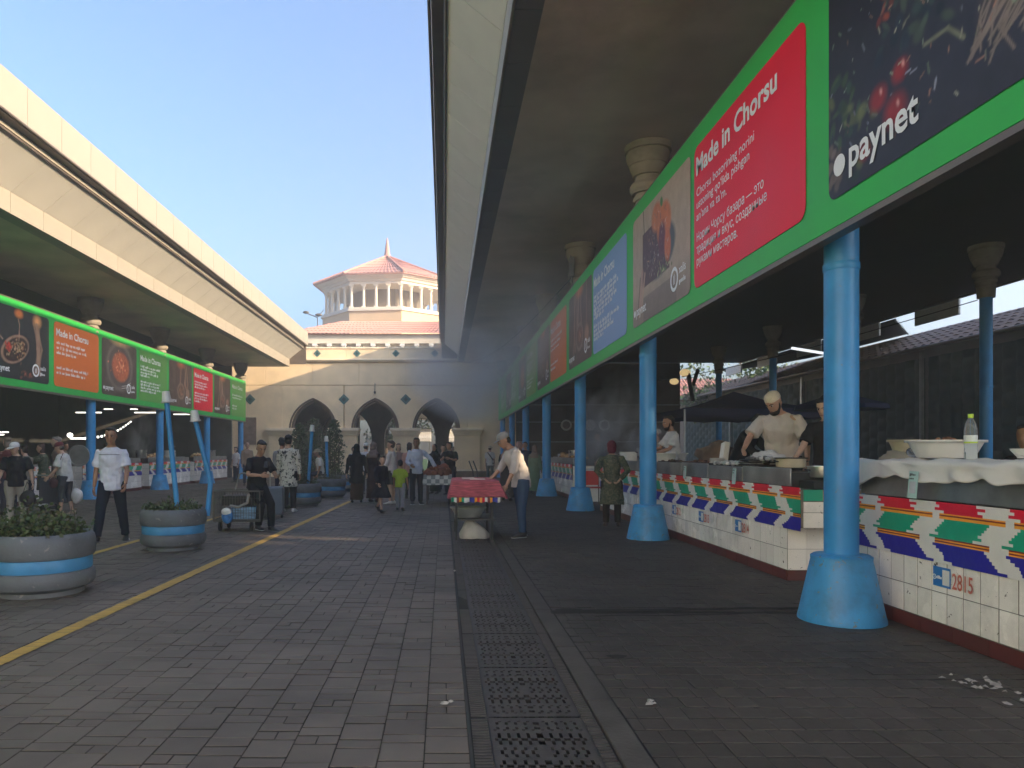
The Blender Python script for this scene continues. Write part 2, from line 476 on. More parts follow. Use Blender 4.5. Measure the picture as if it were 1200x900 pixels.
# left plaza: running columns of square, half and split pavers
rects=[]; W=.21; x = .12
while x > -11.2:
    cx = x-W/2; y = 2.0+rnd.uniform(0,.2); seq=rnd.randrange(7)
    while y < WALLY-.1:
        t = (0,1,0,2,1,0,1,2,0,1)[seq%10] if rnd.random()<.8 else rnd.randrange(3); seq+=1
        if t==0: rects.append((cx,y+.105,W,.21)); y+=.21
        elif t==1: rects.append((cx,y+.0525,W,.105)); y+=.105
        else:
            rects.append((cx-W/4,y+.0525,W/2,.105)); rects.append((cx+W/4,y+.0525,W/2,.105)); y+=.105
    x -= W
paving('plaza_paving', rects, .007)
# right strip: brick rows across, with a sunken crack
rects=[]; y=2.2; k=0
while y < WALLY-.1:
    l = (.10,.165,.10,.165,.165)[rnd.randrange(5)]
    if 6.34 < y < 6.46: y += .085; continue
    if 6.56 < y < 6.62: y += .03; continue
    off=rnd.uniform(0,.14); x=.955
    while x < 3.70:
        w=.135 if x>.97 else .06+off*.5
        if y>20: w*=2
        rects.append((x+w/2,y+l/2,w,l)); x+=w
    y += l; k+=1
right_paving = paving('stall_pavement', rects, .007, ('paver2','paving2'))

# floors inside the two halls
f = MB(); f.box(3.75,24,-8,60,-.03,-.004); struct(f.build('right_hall_floor', pmat('dark hall floor',(.06,.055,.05),.8,0,.2,1.5)))
f = MB(); f.box(-30,-10.95,-8,WALLY,-.03,-.004); struct(f.build('left_hall_floor', M['concrete']))
f = MB(); f.box(-30,30,WALLY,90,-.03,-.004); struct(f.build('far_yard', pmat('sunny dust', (.30,.26,.2), .9, 0,.15,1)))

# drain with cast grates
dr = MB()
dr.box(.135,.80,1.5,WALLY-.3,-.034,-.030)
dr.box(.12,.135,1.5,WALLY-.3,-.034,-.002)
drain = struct(dr.build('drain_channel', M['dark']))
def grate_mesh():
    b = MB(); cw=.016; nx=30; ny=55; L=.9
    for i in range(nx):
        for j in range(ny):
            a=int(abs(i-14.5)+.5); c=int(abs(j-27)*.56)
            ring=a+c; k=(a-c)
            hole = (ring%3!=0) and ((a%3==1) != (c%4==1)) and 1<=i<nx-1 and 1<=j<ny-1 and ring>1
            x0=-.30+.072+i*cw; y0=-L/2+.01+j*cw
            if not hole:
                b.add([(x0,y0,0),(x0+cw,y0,0),(x0+cw,y0+cw,0),(x0,y0+cw,0)],[(0,1,2,3)])
            else:
                z=-.03
                b.add([(x0,y0,0),(x0+cw,y0,0),(x0+cw,y0+cw,0),(x0,y0+cw,0),(x0,y0,z),(x0+cw,y0,z),(x0+cw,y0+cw,z),(x0,y0+cw,z)],
                      [(0,4,5,1),(1,5,6,2),(2,6,7,3),(3,7,4,0)])
    # side strips with ribs
    b.box(-.325,-.226,-L/2+.006,L/2-.006,-.03,-.006)
    b.box(.256,.335,-L/2+.006,L/2-.006,-.03,-.006)
    for k in range(26):
        y0=-L/2+.02+k*.0335
        b.box(-.320,-.236,y0,y0+.017,-.006,.001,bottom=False)
        b.box(.266,.330,y0,y0+.017,-.006,.001,bottom=False)
    return b.mesh('grate_panel', M['iron'])
gm = grate_mesh()
y=2.1
while y < WALLY-1:
    o = place('grate_panel', gm, drain, (.462, y+.45, -.003+rnd.uniform(-.002,.002))); o.rotation_euler=(rnd.uniform(-.004,.004),rnd.uniform(-.006,.006),rnd.uniform(-.004,.004))
    y += .9
y=1.6
while y < WALLY-1:
    l=rnd.uniform(.9,1.5)
    kb=MB(); kb.box(.805,.945,y+.004,y+l-.006,-.03,.004+rnd.uniform(-.004,.004))
    kb.build('kerb_stone', M['kerb'], drain, bevel=.006); y+=l
# painted lines: one strip segment per paver so that the joints stay open
def line(name, p0, p1, w, label):
    b=MB(); p0=Vector(p0); p1=Vector(p1); d=(p1-p0); L=d.length; d/=L; nrm=Vector((-d.y,d.x,0)); s=0
    while s < L:
        l=rnd.choice((.1,.1,.2)); e=min(L,s+l)-.006
        a=p0+d*s; c=p0+d*e; ww=w/2*rnd.uniform(.9,1.06)
        b.add([a+nrm*ww,a-nrm*ww,c-nrm*ww,c+nrm*ww],[(3,2,1,0)]); s+=l
    for i,v in enumerate(b.v): b.v[i]=(v[0],v[1],.0055)
    o=b.build(name, M['yellow']); fix_normals(o.data)
    return struct(o)
line('yellow_line', (-2.99,3.0,0), (-2.62,20.8,0), .13, '')
line('yellow_line', (-4.80,8.6,0), (-4.72,31,0), .12, '')

# long uneven crack across the right strip
cb=MB(); pts=[]
for k in range(41):
    t=k/40; x=.93+t*2.75; pts.append((x,6.47+.16*t+.05*noise.noise(Vector((t*7,2,0)))-.05*math.exp(-t*9),(.052+.03*noise.noise(Vector((t*11,5,0))))*(1.1-.55*t)))
for (x0,y0,h0),(x1,y1,h1) in zip(pts[:-1],pts[1:]): cb.add([(x0,y0-h0,.0045),(x1,y1-h1,.0045),(x1,y1+h1,.0055),(x0,y0+h0,.0055)],[(0,1,2,3)])
for (x0,y0,h0),(x1,y1,h1) in list(zip(pts[:-1],pts[1:]))[5:]: cb.add([(x0,y0-.21-h0*.3,.0045),(x1,y1-.21-h1*.3,.0045),(x1,y1-.21+h1*.25,.0055),(x0,y0-.21+h0*.25,.0055)],[(0,1,2,3)])
for cx,cy,r_ in ((1.18,5.03,.05),(1.10,6.5,.085)): cb.add([(cx+r_*1.3*math.cos(a)*(1+.3*math.sin(3*a)),cy+r_*math.sin(a),.0058) for a in [k*2*PI/12 for k in range(12)]],[tuple(range(12))])
struct(stuff(cb.build('pavement_crack',M['joint'],None,recalc=True))); bpy.data.objects['pavement_crack']['kind']='stuff'
# bits of litter on the ground
def litter(px_, py_, r, n, col, label):
    Y=1213.8/(py_-529); X=(px_-520)*Y/867
    b=MB()
    for k in range(n):
        a=rnd.uniform(0,PI); q=Vector((X+rnd.gauss(0,r),Y+rnd.gauss(0,r*1.2),.008))
        h=rnd.uniform(.008,.035)
        vs=[q+Vector((math.cos(a+t)*h*rnd.uniform(.5,1.2),math.sin(a+t)*h*rnd.uniform(.5,1.2),rnd.uniform(-.002,.012))) for t in (0,1.3,2.6,3.9,5.2)]
        b.add(vs+[q+Vector((0,0,.016))],[(0,1,5),(1,2,5),(2,3,5),(3,4,5),(4,0,5),(4,3,2,1,0)])
    return tag(b.build('litter', col), label, 'litter')
wp=pmat('dirty paper', (.36,.33,.3), .8, 0,.2,20)
litter(525,826,.02,3,wp,'scrap of torn white film stuck on the paving left of the drain')
litter(1165,808,.12,26,wp,'scattered onion peel and crumbs below the counter at the right edge')
litter(760,826,.03,3,wp,'flattened pale disc of paper on the bricks right of the drain')
litter(535,670,.02,2,wp,'tiny white scrap on the paving beside the far end of the drain')

# ------------------------------------------------------------------ the two market roofs
def market_roof(name, label, ex, out, zc, back, y0, y1, upmat):
    root = thing(name, label, 'roof', (ex, y0, 0))
    X = lambda off: ex + out*off
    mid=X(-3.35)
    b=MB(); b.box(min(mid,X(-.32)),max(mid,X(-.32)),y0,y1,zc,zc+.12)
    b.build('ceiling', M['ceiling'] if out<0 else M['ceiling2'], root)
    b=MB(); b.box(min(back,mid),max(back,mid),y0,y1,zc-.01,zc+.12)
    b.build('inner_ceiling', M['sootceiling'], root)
    # deck and back upstand
    b=MB(); b.box(min(back,X(.95)),max(back,X(.95)),y0,y1,zc+1.62,zc+1.7)
    b.box(min(back,back-out*.1),max(back,back-out*.1),y0,y1,zc-.05,zc+1.7)
    b.box(min(back,X(.9)),max(back,X(.9)),y1-.1,y1-.02,zc+.13,zc+1.6)
    b.build('deck', M['gutter'], root)
    P=1.15
    def quadbox(pts2, ya, yb): # pts2 in xz
        q=MB(); q.prism([(X(a),z) for a,z in pts2],'xz',ya,yb); return q
    kinds=[('border_panel',[(-.32,zc),(-.01,zc),(-.01,zc+.03),(-.32,zc+.03)], upmat),
           ('fascia_panel',[(0,zc-.01),(.03,zc-.01),(.03,zc+.40),(0,zc+.40)], M['cladding']),
           ('soffit_panel',[(.035,zc+.40),(.735,zc+.965),(.715,zc+.99),(.015,zc+.425)], M['soffit'] if out<0 else M['soffit2']),
           ('lip_panel',[(.745,zc+.992),(.785,zc+.992),(.785,zc+1.085),(.745,zc+1.085)], M['cladding'] if out>0 else upmat),
           ('crown_panel',[(.97,zc+1.13),(1.0,zc+1.13),(1.0,zc+1.80),(.97,zc+1.80)], upmat)]
    for kn,pts,mt in kinds:
        first=None; yy=y0; far=MB()
        # panels seen in the photograph are pieces of their own, those behind the camera one strip
        q=MB(); q.prism([(X(a),z) for a,z in pts],'xz',y0,y0+P*3-.012); q.build(kn,mt,root,recalc=True)
        yy=y0+P*3
        while yy+P<=y1+.2:
            if first is None:
                q=MB(); q.prism([(X(a)-ex,z) for a,z in pts],'xz',.006,P-.006); first=q.mesh(kn,mt); fix_normals(first)
            place(kn,first,root,(ex,yy,0)); yy+=P
    b=MB(); b.box(min(X(.70),X(.95)),max(X(.70),X(.95)),y0,y1,zc+1.095,zc+1.12)
    b.box(min(X(.7),X(.73)),max(X(.7),X(.73)),y0,y1,zc+1.0,zc+1.09)
    b.tube([(X(.755),y0,zc+.965),(X(.755),y1,zc+.965)],.022,8)
    b.tube([(X(.985),y0,zc+1.112),(X(.985),y1,zc+1.112)],.018,8)
    b.build('gutter', M['gutter'], root, smooth=40)
    b=MB(); b.prism([(X(.01),zc+.05),(X(.01),zc+.42),(X(.70),zc+.99),(X(.94),zc+1.09),(X(.94),zc+1.6),(X(-.4),zc+1.6),(X(-.4),zc+.14)],'xz',y1-.05,y1+.02)
    b.build('end_cap', M['cladding'] if out>0 else upmat, root, recalc=True)
    return root
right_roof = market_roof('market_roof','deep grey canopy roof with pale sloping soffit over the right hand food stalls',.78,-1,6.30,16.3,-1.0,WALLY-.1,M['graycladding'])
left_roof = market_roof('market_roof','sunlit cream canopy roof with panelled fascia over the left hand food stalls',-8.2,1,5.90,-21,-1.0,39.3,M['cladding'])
# white boards along the back edge of the right roof
for k in range(5):
    y=23.5+k*4.3
    b=MB(); b.box(16.35,16.42,y,y+2.2,5.75,6.24)
    b.build('edge_board', M['white'], right_roof, bevel=.01)

# ------------------------------------------------------------------ columns
def column_mesh_parts(zb, zt, cap=True):
    base=MB(); base.lathe([(.335,0),(.335,.02),(.325,.06),(.24,.47),(.232,.50),(.235,.53),(.215,.545),(.16,.55)],seg=40)
    sh=MB(); sh.lathe([(.132,.545),(.132,zt-1.2)],seg=32)
    sh.lathe([(.136,2.9),(.139,2.905),(.139,2.955),(.136,2.96)],seg=32)
    cp=MB(); h=zt
    cp.lathe([(.185,h-1.25),(.195,h-1.02),(.215,h-1.0),(.215,h-.95),(.19,h-.945),(.20,h-.90),(.225,h-.895),(.235,h-.86),(.225,h-.82),(.195,h-.815),(.20,h-.78),(.25,h-.775),(.285,h-.72),(.285,h-.66),(.25,h-.60),(.20,h-.595),(.195,h-.50),(.235,h-.49),(.245,h-.45),(.285,h-.36),(.29,h-.33),(.305,h-.325),(.335,h-.22),(.345,h-.15),(.325,h-.145),(.325,h-.11),(.365,h-.105),(.365,h-.005)],seg=36)
    return base.mesh('base',M['bluebase'],35), sh.mesh('shaft',M['blue'],35), cp.mesh('capital',M['capital'],30)
def columns(xs, zc, labels, group, dark=False):
    bm,sm,cm=column_mesh_parts(0,zc)
    for (x,y),lab in zip(xs,labels):
        t=thing('column',lab,'column',(x,y,0),rnd.uniform(0,6),group)
        link('base',bm,t,local=True); link('shaft',sm,t,local=True); link('capital',cm,t,local=True)
ordn=['nearest','second nearest','third nearest','fourth','fifth','sixth','last']
columns([(3.31,6.16),(3.28,11.88),(3.25,17.6),(3.24,23.3),(3.22,29.0),(3.20,34.7),(3.18,39.9)],6.30,
        [ordn[k]+' sky blue column under the right green banner'+(' beside the 2815 counter' if k==0 else ', behind the woman in green' if k==1 else ', near the far wall' if k==6 else '') for k in range(7)],'columns in front of the right stalls')
columns([(-10.4,16.4),(-10.4,21.8),(-10.4,27.1),(-10.4,32.5),(-10.4,37.9)],5.90,
        ['blue column of the left hall just outside the left picture edge','blue column behind the young man in the white t-shirt','blue column right of the man in the white t-shirt behind the leaning lamps','blue column beside the shorter leaning lamp on the left','last blue column at the end of the left green banner'],'columns in front of the left stalls')
columns([(12.9,11.9),(12.9,17.6),(12.9,23.3),(12.9,29.0),(12.9,34.7)],6.30,
        ['back row blue column beyond the right picture edge','back row dark blue column behind the water bottle','back row column hidden behind the nearest front column','back row column above the cook in the skullcap','farthest back row column near the blue canopy'],'columns along the back of the right hall')
for x,y,l in ((12.75,17.75,'nearest'),(12.75,29.1,'far')):
    b=MB(); b.tube([(x+.3,y,0),(x+.3,y,5.0),(x+.2,y,5.3)],.05,10)
    tag(b.build('drain_pipe',M['metal'],smooth=40), l+' grey downpipe clamped behind a back row column','pipe')
# conduit and wiring at the third right capital
b=MB(); b.bar((3.0,17.35,5.5),(3.0,17.35,5.95),.1,.16); b.tube([(3.0,17.35,5.5),(3.02,17.3,5.2),(3.06,17.4,5.1)],.02,6)
b.tube([(3.0,17.4,5.9),(3.0,17.5,6.28)],.02,6)
tag(b.build('junction_box',M['graycladding'],smooth=40),'small grey cable box strapped beside the third capital above the banner','cable box')

# ------------------------------------------------------------------ printed pictures (painted as flat print)
def fbm(h,w,sc,seed):
    r=np.random.RandomState(seed); out=np.zeros((h,w)); amp=1; tot=0
    for o in range(5):
        n=int(sc*2**o)+2
        gr=r.rand(n,int(n*w/h)+2)
        ys=np.linspace(0,gr.shape[0]-1.001,h); xs=np.linspace(0,gr.shape[1]-1.001,w)
        y0=ys.astype(int); x0=xs.astype(int); fy=(ys-y0)[:,None]; fx=(xs-x0)[None,:]
        fy=fy*fy*(3-2*fy); fx=fx*fx*(3-2*fx)
        v=(gr[y0][:,x0]*(1-fy)*(1-fx)+gr[y0+1][:,x0]*fy*(1-fx)+gr[y0][:,x0+1]*(1-fy)*fx+gr[y0+1][:,x0+1]*fy*fx)
        out+=v*amp; tot+=amp; amp*=.55
    return out/tot
class Pic:
    """u 0..1 left to right, v 0..1 bottom to top"""
    def __init__(s,w,h,col,seed=0,asp=1.6):
        s.w,s.h=w,h; s.r=random.Random(seed); s.seed=seed; s.asp=asp
        s.a=np.ones((h,w,3))*np.array(col)
        s.u,s.v=np.meshgrid(np.linspace(0,1,w),np.linspace(0,1,h))
    def blend(s,mask,col):
        m=np.clip(mask,0,1)[...,None]; s.a=s.a*(1-m)+np.array(col)*m
    def ell(s,cx,cy,rx,ry,col,rot=0,soft=.25,al=1):
        du=(s.u-cx)*s.asp; dv=s.v-cy; c,n=math.cos(rot),math.sin(rot)
        d=np.sqrt(((du*c+dv*n)/(rx*s.asp))**2+((-du*n+dv*c)/ry)**2)
        s.blend((1-d)/soft*al if soft<1 else (1-d)*al,col)
    def stroke(s,pts,wd,col,al=1):
        for (x0,y0),(x1,y1) in zip(pts[:-1],pts[1:]):
            ax,ay=(s.u-x0)*s.asp,s.v-y0; bx,by=(x1-x0)*s.asp,y1-y0
            t=np.clip((ax*bx+ay*by)/(bx*bx+by*by+1e-9),0,1)
            d=np.sqrt((ax-bx*t)**2+(ay-by*t)**2); s.blend((1-d/wd)*2*al,col)
    def clump(s,cx,cy,rx,ry,n,cols,r0,r1):
        for k in range(n):
            x=cx+s.r.gauss(0,.5)*rx; y=cy+s.r.gauss(0,.5)*ry
            c=s.r.choice(cols); q=s.r.uniform(.6,1.3)
            s.ell(x,y,s.r.uniform(r0,r1)/s.asp,s.r.uniform(r0,r1)*.7,[z*q for z in c],s.r.uniform(0,3),.5,.9)
    def noise(s,amt,sc=8):
        s.a*=(1-amt+2*amt*fbm(s.h,s.w,sc,s.seed+5))[...,None]
def picture(kind,w,h,seed):
    if kind=='veg':
        p=Pic(w,h,(.022,.020,.030),seed)
        p.blend((p.u*.9)*(.9-abs(p.v-.35))*.5,(.06,.065,.11))
        p.clump(.10,.33,.11,.20,40,[(.05,.08,.03),(.12,.13,.05),(.03,.06,.04),(.02,.03,.04)],.02,.06)
        p.clump(.38,.55,.14,.18,34,[(.03,.05,.05),(.06,.08,.06),(.02,.03,.05)],.02,.06)
        p.clump(.60,.72,.12,.12,26,[(.05,.07,.06),(.09,.10,.08),(.03,.04,.06)],.02,.05)
        for x,y,r in ((.24,.30,.07),(.33,.34,.06),(.31,.2,.085),(.18,.12,.05)):
            p.ell(x,y,r/1.6*1.1,r,(.30,.02,.02),0,.6); p.ell(x+.012,y+.02,.008,.022,(.75,.35,.3),.3,.8)
        p.clump(.27,.66,.05,.10,10,[(.45,.10,.05),(.2,.04,.03)],.015,.035)
        p.clump(.50,.50,.04,.05,9,[(.40,.10,.07),(.2,.04,.04)],.015,.035)
        p.clump(.80,.80,.13,.12,30,[(.45,.10,.06),(.25,.04,.05),(.5,.2,.12)],.02,.07)
        p.ell(.72,.36,.16,.13,(.13,.095,.085),.4,.8)
        for k in range(26):
            a=p.r.uniform(0,6.3); x=.72+.1*math.cos(a)*p.r.random(); y=.38+.08*math.sin(a)*p.r.random()
            p.stroke([(x,y),(x-.03+p.r.gauss(0,.02),y-.10),(x-.09+p.r.gauss(0,.03),y-.2)],.008,(.26,.20,.17),.55)
        p.ell(.95,.55,.14,.14,(.30,.19,.13),.3,.9)
        p.stroke([(.42,.36),(.5,.35),(.55,.27)],.012,(.2,.2,.13),.7)
        p.clump(.03,.14,.06,.09,12,[(.15,.10,.08),(.2,.14,.12)],.03,.05)
        for k in range(150):
            x=p.r.choice((.1,.38,.6,.8,.27))+p.r.gauss(0,.07); y={0:.3}.get(k,p.r.choice((.35,.55,.7,.2,.8)))+p.r.gauss(0,.07); q=p.r.uniform(.12,.5)
            p.stroke([(x,y),(x+p.r.gauss(0,.012),y+p.r.gauss(0,.02))],p.r.uniform(.003,.008),[q*c for c in p.r.choice(((1,.95,.7),(.7,.9,.6),(1,.5,.35),(.8,.8,1)))],.7)
        p.noise(.25,14); return p
    if kind=='chop':
        p=Pic(w,h,(.46,.34,.25),seed)
        p.blend((.32-p.v)*2.2,(.17,.125,.115)); p.blend(((p.v<.22)&(p.u>.22)&(p.u<.8))*.55,(.12,.09,.09))
        p.ell(.50,.52,.30,.24,(.07,.08,.09),0,.12); p.blend(((abs(p.u-.45)<.24)&(abs(p.v-.55)<.24))*1.0,(.10,.045,.05))
        p.clump(.40,.55,.16,.2,90,[(.28,.2,.19),(.12,.06,.07),(.05,.03,.04)],.012,.025)
        p.ell(.60,.70,.13,.20,(.62,.17,.05),.2,.2); p.ell(.47,.82,.10,.14,(.55,.16,.06),0,.3)
        p.ell(.57,.58,.07,.18,(.14,.03,.05),.1,.3); p.ell(.66,.5,.06,.15,(.60,.14,.04),.1,.3)
        p.ell(.56,.90,.025,.05,(.05,.2,.04),.5,.3)
        p.clump(.58,.33,.12,.05,22,[(.2,.3,.08),(.4,.42,.2),(.1,.16,.06)],.015,.03)
        p.stroke([(.24,.78),(.22,1.0)],.012,(.03,.03,.03)); p.stroke([(.13,.10),(.2,.45)],.045,(.45,.26,.2)); p.stroke([(.18,.12),(.25,.42)],.03,(.5,.3,.22),.8)
        for k in range(120):
            x=p.r.uniform(.3,.68); y=p.r.uniform(.35,.9); q=p.r.uniform(.25,.8)
            p.stroke([(x,y),(x+p.r.gauss(0,.01),y+p.r.gauss(0,.02))],p.r.uniform(.003,.007),[q*c for c in p.r.choice(((1,.85,.75),(1,.55,.3),(.4,.2,.2)))],.6)
        p.stroke([(.10,.06),(.16,.42)],.012,(.06,.04,.04)); p.noise(.14,12); return p
    if kind=='wok':
        p=Pic(w,h,(.035,.033,.035),seed)
        p.ell(.40,.42,.25,.20,(.36,.22,.15),.3,.1); p.ell(.41,.42,.225,.17,(.06,.035,.03),.3,.12)
        p.clump(.42,.42,.16,.13,110,[(.45,.24,.10),(.30,.12,.06),(.10,.04,.03),(.5,.35,.2)],.015,.035)
        p.clump(.30,.42,.06,.06,14,[(.5,.04,.03)],.03,.05)
        p.stroke([(.2,.52),(.08,.62),(0,.55)],.014,(.45,.3,.22)); p.stroke([(.46,.55),(.47,.78),(.45,.85)],.012,(.5,.3,.2))
        p.ell(.46,.93,.09,.08,(.8,.25,.07),0,.6); p.ell(.78,.9,.1,.12,(.8,.38,.15),0,.8)
        for k in range(14): p.stroke([(.78+p.r.gauss(0,.03),.85),(.8+p.r.gauss(0,.05),.5),(.78+p.r.gauss(0,.05),.12)],.03,(.36,.22,.15),.3)
        p.clump(.6,.1,.2,.05,24,[(.4,.12,.07),(.2,.08,.05)],.02,.04); p.noise(.2); return p
    if kind=='bowl':
        p=Pic(w,h,(.10,.075,.06),seed); p.noise(.5,5)
        p.ell(.5,.55,.40,.48,(.26,.21,.17),0,.2); p.ell(.5,.55,.36,.42,(.12,.09,.08),0,.15)
        p.ell(.52,.55,.27,.30,(.5,.13,.06),0,.2); p.clump(.52,.56,.2,.2,90,[(.75,.22,.10),(.6,.14,.07),(.4,.07,.04),(.8,.35,.18)],.02,.05)
        for k in range(5): p.stroke([(.55,.22-.02*k),(.7,.25-.02*k),(.82,.32-.02*k)],.009,(.6,.52,.45) if k%2 else (.05,.04,.04))
        p.ell(.5,1.0,.35,.1,(.75,.45,.2),0,.9); p.noise(.15); return p
    p=Pic(w,h,(.12,.07,.055),seed); p.noise(.5,4)   # hands at work
    for k in range(9):
        x=.2+.6*p.r.random(); p.stroke([(x,1),(x+p.r.gauss(0,.06),.55),(x+p.r.gauss(0,.1),.2)],p.r.uniform(.02,.06),p.r.choice([(.32,.17,.11),(.4,.24,.16),(.09,.05,.045)]),.6)
    p.ell(.5,.36,.17,.2,(.30,.2,.14),0,.15); p.ell(.5,.36,.14,.16,(.16,.08,.06),0,.2)
    p.clump(.5,.37,.1,.1,30,[(.4,.18,.1),(.25,.1,.06)],.02,.05)
    p.ell(.5,.97,.22,.12,(.7,.2,.08),0,.9); p.ell(.8,.33,.1,.13,(.4,.22,.14),0,.4); p.noise(.2); return p

# ------------------------------------------------------------------ banners
_texts=[]
def text(body,size,mat,parent,xf,bold=.0,line=1.0,width=None,name='lettering'):
    """xf(u,v,d): banner coordinates -> world; lettering as flat mesh"""
    cu=bpy.data.curves.new('lettering','FONT'); cu.body=body; cu.size=size; cu.space_line=line; cu.offset=bold; cu.resolution_u=3
    cu.extrude=.0
    o=bpy.data.objects.new(name,cu); COL.objects.link(o)
    _texts.append((o,mat,parent,xf,width))
    return o
def finish_texts():
    bpy.context.view_layer.update()
    dg=bpy.context.evaluated_depsgraph_get(); done=[]
    for o,mat,parent,xf,width in _texts:
        me=bpy.data.meshes.new_from_object(o.evaluated_get(dg),depsgraph=dg)
        n=len(me.vertices); co=np.empty(n*3,np.float32); me.vertices.foreach_get('co',co); co=co.reshape(-1,3)
        if width and n:
            w=co[:,0].max()-co[:,0].min(); co[:,0]=(co[:,0]-co[:,0].min())*(width/w)
        co=np.array([xf(a,b2,0) for a,b2,_ in co],np.float32)
        me.vertices.foreach_set('co',co.ravel()); me.materials.clear(); me.materials.append(mat); me.update()
        nm=o.name; bpy.data.objects.remove(o); link(nm.split('.')[0],me,parent)
    _texts.clear()
def round_rect(w,h,r,n=6):
    pts=[]
    for cx,cy,a0 in ((w-r,r,-PI/2),(w-r,h-r,0),(r,h-r,PI/2),(r,r,PI)):
        for k in range(n+1):
            a=a0+PI/2*k/n; pts.append((cx+r*math.cos(a),cy+r*math.sin(a)))
    return pts
def greek(b,xf,u0,v0,width,lines,h,pitch,seed,d):
    """rows of unreadably small print"""
    r=random.Random(seed)
    for ln,frac in enumerate(lines):
        if frac<=0: continue
        u=u0; vv=v0-ln*pitch
        while u < u0+width*frac:
            wl=r.uniform(.05,.26); e=min(u+wl,u0+width*frac)
            x=u
            while x<e-.015:
                lw=r.uniform(.022,.04); hh=h*r.choice((.62,.62,.62,.95)); dn=-h*.28 if r.random()<.1 else 0
                b.add([xf(x,vv+dn,d),xf(x+lw,vv+dn,d),xf(x+lw,vv+hh,d),xf(x,vv+hh,d)],[(0,1,2,3)]); x+=lw+.012
            u=e+.06
def logo_mesh(xf,u,v,r,d):
    b=MB(); n=24
    for r0,r1 in ((.70*r,r),):
        vs=[];fs=[]
        for k in range(n):
            a=2*PI*k/n; vs+= [xf(u+r0*math.cos(a),v+r0*math.sin(a),d),xf(u+r1*math.cos(a),v+r1*math.sin(a),d)]
        for k in range(n): k2=(k+1)%n; fs.append((2*k,2*k+1,2*k2+1,2*k2))
        b.add(vs,fs)
    for s in (-1,1):
        b.add([xf(u+s*.16*r-.07*r,v-.42*r,d),xf(u+s*.16*r+.07*r,v-.42*r,d),xf(u+s*.16*r+.10*r,v+.30*r*(1 if s>0 else .7),d),xf(u+s*.16*r-.05*r,v+.42*r,d)],[(0,1,2,3)])
    return b
